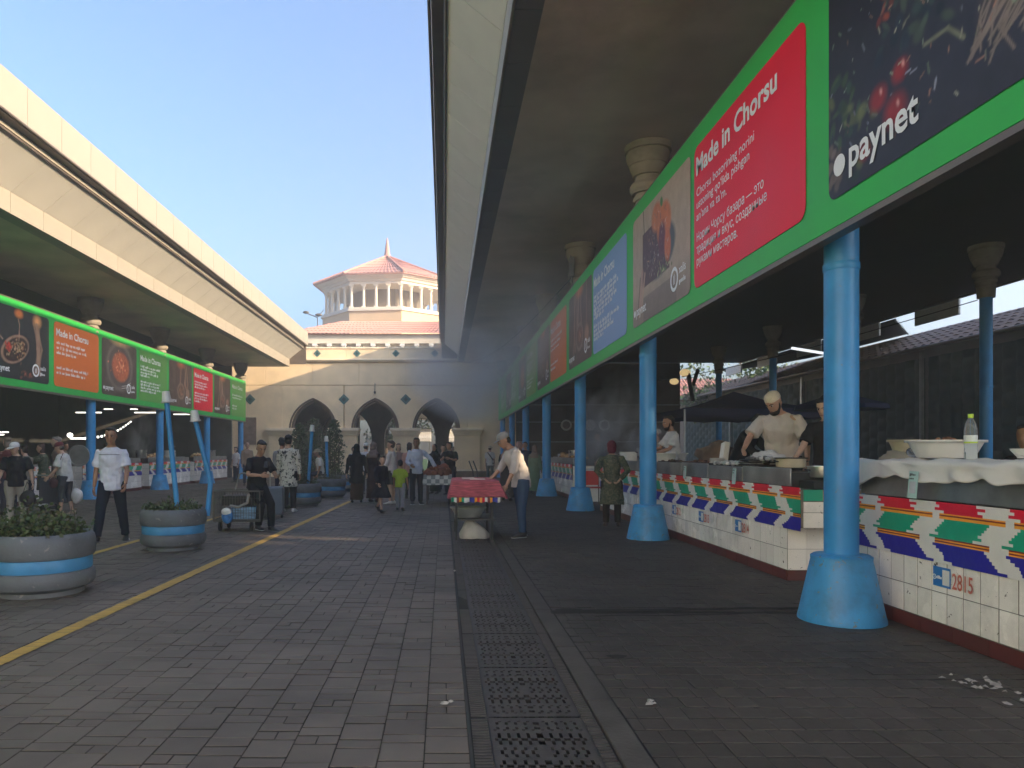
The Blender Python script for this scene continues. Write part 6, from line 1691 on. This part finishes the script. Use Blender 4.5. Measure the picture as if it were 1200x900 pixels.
    # hair or head covering
    hk,hcol=hair; ax=[HM@Vector(v) for v in ((1,0,0),(0,1,0),(0,0,1))]; H_=lambda x_,y_,z_: hc+HM@Vector((x_*hw,y_*hd,z_*hh))
    hv=max(.009,vox*.75)
    if hk in('short','bob','long','bun'):
        b=MB(); b.ell(H_(0,.26,.25),(hw*1.07,hd*.98,hh*.33),ax,16,12); b.ell(H_(0,.42,-.02),(hw*1.04,hd*.70,hh*.34),ax,14,10); b.ell(H_(0,-.40,.43),(hw*.84,hd*.52,hh*.13),ax,14,10)
        if hk=='bob': b.ell(H_(0,.45,-.2),(hw*1.12,hd*.75,hh*.5),ax,14,10)
        if hk=='long': b.ell(H_(0,.55,-.5),(hw*1.1,hd*.6,hh*.75),ax,14,10)
        if hk=='bun': b.ell(H_(0,1.15,.15),(hw*.5,hd*.45,hh*.22),ax,12,8)
        soft('hair',b,pmat('hair',hcol,.6,0,.3,40,.6,160),t,hv,1,.014)
    elif hk=='bald':
        b=MB(); b.ell(H_(0,.40,-.05),(hw*1.03,hd*.66,hh*.24),ax,14,10); soft('hair',b,pmat('hair',hcol,.6,0,.3,40),t,hv,1,.002)
    elif hk=='skullcap':
        b=MB(); b.lathe([(1,0)],seg=3,cap0=False,cap1=False) if False else None
        b.loft([(H_(0,.05-.0*q,zz),ax[0],ax[1],hw*r_*1.04,hd*r_*1.02) for q,(zz,r_) in enumerate(((.16,1.0),(.20,1.02),(.36,.98),(.47,.80),(.54,.5),(.56,.15)))],24)
        o=b.build('skullcap',pmat('cream knitted cap',hcol,.9,0,.1,30,.5,180),t,smooth=60); o.matrix_parent_inverse=Matrix.Identity(4)
    elif hk in('cap','visorcap','sunhat'):
        b=MB(); b.loft([(H_(0,.05,zz),ax[0],ax[1],hw*r_*1.12,hd*r_*1.08) for zz,r_ in ((.13,1.0),(.18,1.02),(.34,.99),(.47,.80),(.55,.5),(.575,.12))],22)
        if hk=='sunhat': b.loft([(H_(0,0,zz),ax[0],ax[1],hw*r_,hd*r_) for zz,r_ in ((.10,1.95),(.125,1.98),(.20,1.15))],22)
        else: b.loft([(H_(0,yy,.16-.05*(-yy-1)),ax[0],ax[2],hw*rx,hh*.018) for yy,rx in ((-.7,.98),(-1.1,1.0),(-1.5,.86),(-1.72,.5))],16)
        o=b.build('cap',pmat('cap cloth',hcol,.85,0,.12,9,.2,160),t,smooth=50); o.matrix_parent_inverse=Matrix.Identity(4)
        b=MB(); b.ell(H_(0,.42,-.06),(hw*1.04,hd*.66,hh*.28),ax,14,10); soft('hair',b,pmat('hair',(.03,.025,.02),.6,0,.3,40),t,hv,1,.003)
    elif hk in('scarf','hijab'):
        b=MB(); b.ell(H_(0,.22,.12),(hw*1.22,hd*1.10,hh*.48),ax,16,12); b.ell(H_(0,.45,-.2),(hw*1.15,hd*.85,hh*.42),ax,14,10)
        if hk=='hijab':
            b.loft([(H_(0,.3,-.2),ax[0],ax[1],hw*1.15,hd*.9),(neck+mup@Vector((0,0,.0)),rt,fwd,hw*1.5,hd*1.25),(shl-mup@Vector((0,0,.03*s)),rt,fwd,hw*2.5,hd*1.35),(shl-mup@Vector((0,0,.07*s)),rt,fwd,hw*2.3,hd*1.3)],16)
        else: b.ell(H_(0,1.15,-.2),(hw*.55,hd*.4,hh*.26),ax,12,8)
        soft('headscarf',b,cloth_mat('scarf cloth',hcol),t,hv,2,.006)
    if face:
        dk=pmat('eye dark',(.012,.009,.008),.25,0,.1,9); wh=pmat('eye white',(.6,.57,.53),.3,0,.05,9)
        for sd in (-1,1):
            b=MB(); b.ell(H_(sd*.40,-.87,.02),(hw*.19,hd*.08,hh*.036),ax,10,6); o=b.build('eye',wh,t,smooth=80); o.matrix_parent_inverse=Matrix.Identity(4)
            q=MB(); q.ell(H_(sd*.40,-.925,.02),(hw*.11,hd*.045,hh*.034),ax,8,6); o2=q.build('pupil',dk,o,smooth=80); o2.matrix_parent_inverse=Matrix.Identity(4)
            b=MB(); b.tube([H_(sd*.15,-1.06,.085),H_(sd*.42,-1.01,.118),H_(sd*.68,-.80,.085)],[hh*.017,hh*.025,hh*.012],6); o=b.build('eyebrow',pmat('brow',(.02,.015,.012),.8,0,.2,30),t,smooth=60); o.matrix_parent_inverse=Matrix.Identity(4)
        b=MB(); b.tube([H_(-.32,-.96,-.285),H_(0,-1.05,-.275),H_(.32,-.96,-.285)],[hh*.010,hh*.021,hh*.010],6); o=b.build('mouth',pmat('lips',(.28,.10,.08),.5,0,.1,20),t,smooth=60); o.matrix_parent_inverse=Matrix.Identity(4)
        if beard:
            b=MB(); b.ell(H_(0,-.52,-.42),(hw*.80,hd*.52,hh*.17),ax,14,10); b.tube([H_(-.5,-.72,-.22),H_(0,-.97,-.225),H_(.5,-.72,-.22)],hh*.022,8)
            for sd in (-1,1): b.tube([H_(sd*.93,-.10,.02),H_(sd*.88,-.18,-.2),H_(sd*.62,-.42,-.38)],[hh*.03,hh*.055,hh*.08],8)
            soft('beard',b,pmat('beard',beard,.85,0,.3,40,.6,160),t,.008,1,.003)
    return t,dict(pel=pel,shl=shl,hc=hc,arms=arms,chest=chest,mup=mup,legs=legs)
def gp(x,y):
    Y=1213.8/(y-529); return ((x-520)*Y/867,Y)
WH=(.70,.70,.72)
# young man in the white t-shirt
x,y=gp(131,634); P1=person('young man in white t-shirt and navy jeans walking towards the camera by the planters',x,y,1.79,12,lean=2,head=(0,4),armL=(14,11,22,4),armR=(-6,10,10),legL=(-9,5),legR=(17,9),spread=.07,bottom=('trousers',(.014,.018,.035)),top=('tee',(.66,.66,.74)),shoes=(.02,.02,.022),vox=.010,face=True,build=1.02,skin=1)
t=P1[0]; b=MB()
pr=random.Random(3)
for k in range(24):
    u=-.15+.3*k/24; b.add([(u,-.172-.0+.35*u*u*2,1.345),(u+.008,-.172+.35*u*u*2,1.345),(u+.008,-.172+.35*u*u*2,1.345+pr.choice((.012,.012,.018))),(u,-.172+.35*u*u*2,1.357)],[(0,1,2,3)])
o=b.build('chest_print',M['black'],t); o.matrix_parent_inverse=Matrix.Identity(4)
# man at the trolley
person('man in black t-shirt sitting on the wire trolley looking at his phone',-3.36,13.30,1.76,46,lean=12,head=(-14,18),seat=.70,armL=(24,14,62,34),armR=(22,20,66,38),legL=(44,44),legR=(50,62),top=('tee',(.014,.015,.022)),bottom=('trousers',(.012,.013,.02)),vox=.011,face=True,skin=0,build=1.05)
b=MB(); b.obox((-3.13,13.03,1.17),(Vector((1,0,0)),Vector((0,.5,.85)),Vector((0,-.85,.5))),(.035,.07,.006)); tag(b.build('phone',M['black'],bevel=.004),'dark phone in the hands of the man sitting on the trolley','phone')
# stooping man with the cap
person('stooping man in grey flat cap, pale shirt and blue jeans at the red covered table',1.27,12.15,1.78,-78,lean=24,head=(-6,14),armL=(10,8,16,6),armR=(26,10,20,6),legL=(4,6),legR=(-3,3),top=('roll',(.52,.48,.47)),bottom=('trousers',(.035,.07,.14)),hair=('cap',(.30,.29,.28)),shoes=(.025,.02,.02),vox=.011,skin=0,face=True,fat=1.15,build=1.05)
# woman in green
x,y=gp(717,617); P3=person('woman in dark green patterned robe and maroon headscarf standing with hands behind her back',x,y,1.60,172,lean=3,armL=(-24,24,-4,52),armR=(-24,24,-4,52),top=('dress',(.035,.055,.04),'leafy'),bottom=('trousers',(.02,.015,.015)),hair=('scarf',(.10,.018,.035)),shoes=(.02,.015,.015),vox=.011,build=1.1,fat=1.25,skin=2)
# cooks
person('broad bearded cook in cream skullcap and beige t-shirt bending over the long counter',4.40,9.62,1.90,-38,z=.33,lean=20,head=(-24,24),armL=(14,22,14,4),armR=(36,20,26,12),top=('tee',(.50,.45,.41)),bottom=('trousers',(.03,.03,.03)),hair=('skullcap',(.62,.54,.40)),beard=(.015,.012,.01),vox=.010,face=True,skin=0,build=1.16,fat=1.22)
person('woman in black with tied dark hair standing half hidden by the nearest column',4.66,8.95,1.76,-38,z=.32,lean=10,head=(-16,16),armL=(16,10,34),armR=(30,14,30),top=('tee',(.016,.016,.018)),hair=('bun',(.012,.01,.01)),vox=.011,face=True,skin=2)
person('dark bearded vendor in a white t-shirt seen in profile behind the long counter',4.38,14.1,1.76,-84,z=.32,lean=6,head=(0,6),armL=(28,8,44),armR=(30,8,44),top=('tee',(.6,.58,.56)),hair=('short',(.012,.01,.01)),beard=(.02,.015,.012),vox=.012,face=True,skin=1)
person('vendor in black bowing his head behind the middle of the long counter',4.52,11.35,1.74,40,z=.30,lean=26,head=(10,26),armL=(40,8,30),armR=(36,8,30),top=('long',(.012,.012,.014)),hair=('short',(.012,.01,.01)),vox=.013,face=True,skin=1)
person('dark silhouette of a seated person behind the draped counter at the right edge',5.75,7.25,1.7,-60,seat=.78,lean=5,top=('long',(.014,.013,.014)),hair=('short',(.01,.01,.01)),legL=(85,85),legR=(85,85),vox=.016,skin=3)
# left group
x,y=gp(19,614); person('woman in black printed t-shirt, beige trousers and white cap carrying a dark bag',x,y,1.58,28,head=(-40,12),armL=(8,16,8),armR=(10,14,50),top=('tee',(.016,.016,.02)),bottom=('trousers',(.36,.32,.26)),shoes=(.6,.6,.58),hair=('cap',(.62,.60,.60)),vox=.013,build=1.12,fat=1.3,skin=2,face=True)
x,y=gp(76,603); person('older person in white shirt, maroon cap and grey capri trousers with a shoulder bag',x,y,1.62,-84,lean=8,head=(0,10),armL=(10,8,34),armR=(14,8,34),legL=(8,10),legR=(-6,6),top=('tee',(.58,.57,.54)),bottom=('capris',(.05,.055,.065)),shoes=(.36,.28,.22),hair=('cap',(.12,.018,.025)),vox=.013,build=1.12,fat=1.35,skin=2)
x,y=gp(52,593); person('woman in brown patterned dress reaching out with both arms',x,y,1.6,-70,lean=6,head=(0,0),armL=(62,8,24),armR=(56,8,30),top=('dress',(.10,.065,.05),'leafy'),bottom=('none',(0,0,0)),hair=('bob',(.05,.02,.015)),shoes=(.5,.5,.5),vox=.015,fat=1.2,skin=2)
person('grey haired man turning his head behind the maroon cap',-9.5,18.2,1.76,-60,top=('long',(.20,.14,.12)),hair=('short',(.2,.18,.17)),vox=.017,skin=2)
person('woman in dark red top with light hair behind the woman in the white cap',-9.65,16.4,1.72,-130,lean=4,armL=(40,10,40),armR=(20,10,40),top=('long',(.10,.03,.03)),hair=('bob',(.16,.12,.09)),vox=.016,skin=2)
person('woman with dark hair leaning in between the two women with bags',-9.9,17.6,1.55,-110,lean=10,armL=(50,10,50),armR=(40,10,40),top=('long',(.18,.16,.14)),hair=('short',(.03,.02,.015)),vox=.017,skin=2)
person('person in dark jacket at the far left stalls beyond the brown dress',-10.1,22.2,1.66,90,top=('coat',(.06,.05,.05)),hair=('short',(.03,.025,.02)),vox=.018,skin=1)
person('vendor in a striped apron behind the left counter',-12.3,24.0,1.68,80,top=('long',(.30,.25,.2)),hair=('short',(.02,.02,.02)),vox=.02,skin=1)
person('vendor in white standing behind the left counter near the shorter lamp',-12.3,33.4,1.72,80,top=('long',(.6,.6,.58)),hair=('cap',(.6,.6,.58)),vox=.02,skin=1)
person('bald man standing near the last left column behind the seated man',-8.1,30.5,1.78,20,top=('long',(.28,.2,.14)),hair=('bald',(.05,.04,.03)),vox=.018,skin=2)
person('woman in white blouse far behind the trolley by the ochre wall',-9.4,33.5,1.6,-30,top=('tee',(.6,.58,.56)),hair=('bob',(.04,.03,.02)),vox=.02,skin=2)
# patterned shirt pair
x,y=gp(338,600); person('person in black and white patterned long shirt and dark trousers seen from behind',x,y,1.78,176,armL=(6,8,14),armR=(4,8,10),top=('coat',(.55,.52,.46),'blotch'),bottom=('trousers',(.02,.022,.03)),shoes=(.66,.66,.66),hair=('short',(.014,.012,.012)),vox=.012,skin=0,fat=1.1,build=1.08)
person('dark haired companion mostly hidden by the patterned shirt',-3.98,18.2,1.74,165,top=('long',(.25,.25,.26)),hair=('short',(.02,.016,.014)),vox=.016,skin=1)
person('seated person in white shirt and straw hat behind the fourth planter',-4.05,24.4,1.66,-70,seat=.62,lean=10,legL=(85,85),legR=(85,85),top=('tee',(.55,.53,.48)),hair=('sunhat',(.35,.28,.18)),vox=.016,skin=1)
# middle group
x,y=gp(418,589); person('woman in black coat, black headscarf and long brown skirt seen from behind',x,y,1.60,186,top=('coat',(.014,.014,.018)),bottom=('skirt',(.055,.032,.024)),hair=('hijab',(.012,.012,.015)),armL=(4,14,6),armR=(4,14,6),vox=.014,fat=1.25,build=1.15,skin=2)
x,y=gp(437.5,588); person('woman in dark robe and taupe headscarf beside the woman in black',x,y,1.66,150,top=('robe',(.045,.028,.03)),bottom=('none',(0,0,0)),hair=('hijab',(.20,.15,.14)),vox=.015,fat=1.05,skin=2)
x,y=gp(446,600); person('girl in a navy dress striding with bare legs',x,y,1.33,36,lean=6,legL=(-18,20),legR=(24,14),armL=(-14,12,14),armR=(20,12,22),top=('dress',(.012,.014,.025)),bottom=('none',(0,0,0)),hair=('bob',(.03,.018,.016)),shoes=(.02,.02,.02),vox=.013,skin=2,fat=1.05)
x,y=gp(459,591); person('man in white shirt turned to the left between the girl and the boy',x,y,1.68,-110,top=('long',(.56,.50,.50)),bottom=('shorts',(.045,.045,.04)),hair=('short',(.03,.022,.018)),armL=(12,10,40),armR=(18,8,50),vox=.014,skin=2,shoes=(.5,.5,.48))
x,y=gp(469,598); person('small boy in lime green shirt and grey trousers seen from behind',x,y,1.20,172,top=('tee',(.30,.40,.035)),bottom=('trousers',(.24,.25,.28)),hair=('short',(.014,.012,.012)),armL=(14,12,16),armR=(8,10,10),legL=(10,10),legR=(-8,8),shoes=(.03,.03,.03),vox=.012,skin=1)
person('woman in dusty pink top seen from behind left of the man with the open arm',-1.02,22.0,1.66,165,top=('tee',(.42,.24,.20)),hair=('bob',(.03,.02,.018)),bottom=('trousers',(.03,.03,.04)),vox=.016,skin=2)
x,y=gp(488,591); person('man in pale blue shirt and dark trousers resting one hand on the checked table',x,y,1.76,14,head=(-24,0),armL=(16,46,4),armR=(12,16,60,20),top=('long',(.42,.46,.58)),bottom=('trousers',(.016,.02,.032)),hair=('short',(.02,.016,.014)),vox=.013,skin=3,face=True)
person('woman in black standing behind the bread table on the left',-.30,24.6,1.64,-30,top=('coat',(.014,.014,.016)),bottom=('skirt',(.02,.02,.02)),hair=('hijab',(.03,.028,.03)),vox=.017,skin=1)
person('man in black t-shirt with folded arms behind the bread table',.20,24.0,1.70,-24,head=(-30,0),armL=(30,14,80,40),armR=(30,14,80,40),top=('tee',(.014,.014,.016)),hair=('short',(.02,.016,.014)),vox=.015,skin=1,fat=1.3,build=1.15)
person('person in grey top just behind the checked table between the two in black',-.02,25.6,1.62,0,top=('long',(.2,.19,.19)),hair=('short',(.05,.03,.02)),vox=.018,skin=2)
person('boy in white shirt far back at the pier beside the middle arch',-3.6,29.5,1.58,30,top=('long',(.6,.6,.62)),bottom=('trousers',(.18,.17,.16)),hair=('short',(.02,.016,.014)),vox=.016,skin=1)
person('woman with brown hair behind the man in the white shirt',-1.5,24.5,1.66,10,top=('long',(.25,.17,.15)),hair=('bob',(.08,.04,.025)),vox=.017,skin=2)
person('person in white hat behind the woman in the black coat',-2.55,24.2,1.68,160,top=('long',(.55,.56,.6)),hair=('cap',(.6,.6,.6)),vox=.017,skin=2)
# right middle group
person('woman in pale green robe standing behind the fourth column',3.02,24.6,1.60,150,top=('robe',(.17,.25,.17)),bottom=('none',(0,0,0)),hair=('hijab',(.22,.17,.14)),vox=.016,skin=2)
person('woman in long dark grey robe behind the stooping man',1.78,21.0,1.62,160,top=('robe',(.04,.04,.042)),bottom=('none',(0,0,0)),hair=('hijab',(.30,.20,.17)),vox=.016,skin=2)
person('person in blue shirt with a flowered headscarf behind the stooping man',2.22,21.8,1.68,120,top=('long',(.06,.12,.24)),hair=('scarf',(.34,.22,.20)),vox=.016,skin=2)
person('dark haired man in navy shirt left of the fourth column',2.92,26.5,1.74,-20,top=('long',(.03,.04,.08)),hair=('short',(.016,.014,.012)),vox=.017,skin=1)
person('tourist in white shirt, straw hat and grey trousers with a strap across the back',2.12,34.0,1.66,170,top=('tee',(.58,.57,.54)),bottom=('trousers',(.11,.13,.12)),hair=('sunhat',(.55,.47,.34)),vox=.017,skin=2)
person('vendor in dark clothes behind the third column counter',4.75,22.6,1.70,-90,z=.28,top=('long',(.03,.03,.035)),hair=('short',(.02,.02,.02)),vox=.019,skin=1)
person('vendor in pale apron in the smoke beside the third column',4.8,16.6,1.62,-90,z=.28,top=('long',(.25,.24,.23)),hair=('cap',(.5,.48,.46)),vox=.018,skin=1)
person('woman with a phone walking through the right arch',.55,44.0,1.66,10,top=('coat',(.10,.06,.06)),hair=('bob',(.03,.02,.02)),vox=.02,skin=2)
finish_soft()
# ---- things the people carry
def bag(label,c,r,col,handle=None,name='bag'):
    t=thing(name,label,'bag',c); b=MB(); b.ell(c,r,None,16,12)
    for i,v in enumerate(b.v):
        d=Vector(v)-Vector(c); q=1+.18*noise.noise(d*9+Vector(c)); b.v[i]=(c[0]+d.x*q,c[1]+d.y*q,c[2]+d.z*q*(1.15 if d.z<0 else .9))
    b.build('pouch',pmat('bag cloth',col,.6,0,.2,9),t,smooth=60)
    if handle:
        b=MB(); b.tube(handle,.008,6); b.build('strap',pmat('bag strap',[q*.7 for q in col],.7,0,.1,9),t,smooth=50)
p=px(33,583,14.0); bag('black handbag hanging from the hand of the woman in beige trousers',tuple(p),(.15,.09,.15),(.02,.016,.02),[p+Vector((-.09,0,.1)),p+Vector((-.02,0,.30)),p+Vector((.09,0,.1))])
p=px(63,565,16.2); bag('maroon shoulder bag on the person in the maroon cap',tuple(p),(.10,.08,.12),(.07,.02,.025),[p+Vector((0,0,.1)),px(68,545,16.15),px(74,531,16.2)])
p=px(90,580,16.5); bag('white plastic carrier bag held beside the grey capri trousers',tuple(p),(.13,.10,.17),(.6,.58,.56),[p+Vector((-.06,0,.14)),p+Vector((-.05,0,.3)),p+Vector((.05,0,.14))],'carrier_bag')
b=MB(); b.tube([(2.0,33.86,1.36),(2.12,33.82,1.2),(2.26,33.85,1.0)],.025,6); tag(b.build('strap',M['black'],smooth=50),'dark strap slung across the back of the tourist in the straw hat','strap')
# ------------------------------------------------------------------ trees beyond the arches and beside the right hall
def tree(x,y,h,r,label,seed,n=1800,ls=.3):
    rr=random.Random(seed); t=thing('tree',label,'tree',(x,y,0),0,'trees beyond the buildings')
    b=MB(); top=Vector((x+rr.gauss(0,.2),y,h*.72)); b.tube([(x,y,0),Vector((x,y,0)).lerp(top,.5)+Vector((rr.gauss(0,.15),0,0)),top],[.22,.16,.06],8)
    cl=[]
    for k in range(11):
        z=h*rr.uniform(.42,.9); a=rr.uniform(0,6.3); q=r*rr.uniform(.35,.85)
        c=Vector((x+q*math.cos(a),y+q*math.sin(a),z)); cl.append((c,r*rr.uniform(.28,.5)))
        b.tube([Vector((x,y,h*.3)).lerp(top,rr.random()*.8),c],[.07,.02],5)
    b.build('trunk',M['bark'],t,smooth=50); b=MB()
    for c,cr in cl:
        for k in range(n//11):
            d=Vector((rr.gauss(0,1),rr.gauss(0,1),rr.gauss(0,1))).normalized()*cr*rr.random()**.4*(1+.4*noise.noise(c+Vector((k,0,0))))
            p=c+Vector((d.x,d.y,d.z*.75)); e=Vector((rr.gauss(0,1),rr.gauss(0,1),rr.gauss(0,1))).normalized(); f=e.cross(Vector((rr.gauss(0,1),rr.gauss(0,1),rr.gauss(0,1)))).normalized(); l=ls*rr.uniform(.5,1.2)
            b.add([p,p+e*l*.5+f*l*.28,p+e*l,p+e*l*.5-f*l*.28],[(0,1,2,3)])
    stuff(b.build('crown',M['treeleaf'],t))
tree(-2.6,58,7,3.0,'leafy tree seen through the middle arch',11)
tree(1.4,60,6.5,3.0,'leafy tree seen through the right arch',12)
tree(20.5,52,9,4.0,'green tree behind the far end of the right hall',13,2400,.35)
tree(-4.6,56,5,1.8,'slim pale tree at the left side of the middle arch',14,900,.25)
# white market awnings in the sunny yard
for i,(x,y,w) in enumerate(((-2.2,52.5,2.6),(1.6,53.5,3.2))):
    t=thing('awning',['white awning seen through the middle arch','white awning seen through the right arch'][i],'awning',(x,y,0)); b=MB()
    b.prism([(y-1.4,2.1),(y-1.4,2.35),(y,3.0),(y+1.4,2.35),(y+1.4,2.1)],'yz',x-w/2,x+w/2); b.build('roof',M['white'],t,recalc=True)
    for sx in (-1,1): b=MB(); b.bar((x+sx*w*.47,y-1.35,0),(x+sx*w*.47,y-1.35,2.1),.06); b.build('pole',M['metal'],t)
    b=MB(); b.box(x-w*.4,x+w*.4,y-.5,y+.5,0,.85); b.build('table',pmat('green table',(.1,.2,.15),.7,0,.2,3),t)
t=thing('far_house','pink roofed house beyond the far end of the right hall','building',(21,60,0)); b=MB(); b.box(17,24,60,66,0,5.6); b.build('wall',M['tower'],t); b=MB(); rib_plane(b,(16.5,59.5,5.6),(24.5,59.5,5.6),(24.5,63,7.6),(16.5,63,7.6),30,.06); b.build('roof',M['pinkroof'],t)

# ------------------------------------------------------------------ smoke over the stalls and thin smoky haze
def vol_mat(name,dens,col,noise_sc=None,aniso=.2,thr=(.45,.8)):
    m=bpy.data.materials.new(name); m.use_nodes=True; nt=m.node_tree; nt.nodes.remove(nt.nodes['Principled BSDF'])
    v=nd(nt,'ShaderNodeVolumePrincipled'); v.inputs['Color'].default_value=(*col,1); v.inputs['Density'].default_value=dens; v.inputs['Anisotropy'].default_value=aniso
    nt.links.new(v.outputs[0],nt.nodes['Material Output'].inputs['Volume'])
    if noise_sc:
        tc=nd(nt,'ShaderNodeTexCoord'); n=nd(nt,'ShaderNodeTexNoise'); n.inputs['Scale'].default_value=noise_sc; n.inputs['Detail'].default_value=4; n.inputs['Distortion'].default_value=.6
        g=nd(nt,'ShaderNodeVectorMath',operation='LENGTH'); nt.links.new(tc.outputs['Object'],n.inputs['Vector']); nt.links.new(tc.outputs['Object'],g.inputs[0])
        mr=nd(nt,'ShaderNodeMapRange'); mr.inputs[1].default_value=thr[0]; mr.inputs[2].default_value=thr[1]; mr.inputs[4].default_value=dens; nt.links.new(n.outputs['Fac'],mr.inputs[0])
        fo=nd(nt,'ShaderNodeMapRange'); fo.inputs[1].default_value=1.0; fo.inputs[2].default_value=.25; fo.inputs[3].default_value=0; fo.inputs[4].default_value=1; nt.links.new(g.outputs['Value'],fo.inputs[0])
        mu=nd(nt,'ShaderNodeMath',operation='MULTIPLY'); nt.links.new(mr.outputs[0],mu.inputs[0]); nt.links.new(fo.outputs[0],mu.inputs[1]); nt.links.new(mu.outputs[0],v.inputs['Density'])
    return m
def smoke(c,r,dens,label,sc=1.6,tilt=0):
    b=MB(); b.ell((0,0,0),(1,1,1),seg=16,rings=10); o=b.build('smoke',vol_mat('smoke',dens,(.92,.92,.94),sc))
    o.location=c; o.scale=r; o.rotation_euler=(0,tilt,0)
    tag(o,label,'smoke'); return o
if True:
    smoke((4.0,17.6,2.2),(.9,1.5,1.45),3.4,'pale smoke rising from the grill behind the third column',1.5,.3)
    smoke((4.1,15.0,1.65),(.5,.7,.5),4.0,'low puff of steam over the pots beside the woman in green',1.6)
    smoke((1.6,27.0,4.6),(3.4,14.0,2.3),.6,'thin bluish smoke drifting under the far part of the right roof',.9)
    smoke((-11.6,28.2,2.0),(.6,1.0,1.2),2.5,'thin column of steam over the left counter',1.5)
hz=MB(); hz.box(-70,70,-8.0,92,-1.0,24.5)
haze=stuff(hz.build('haze',vol_mat('haze',HAZE,(1.0,.97,.92),None,.35)))
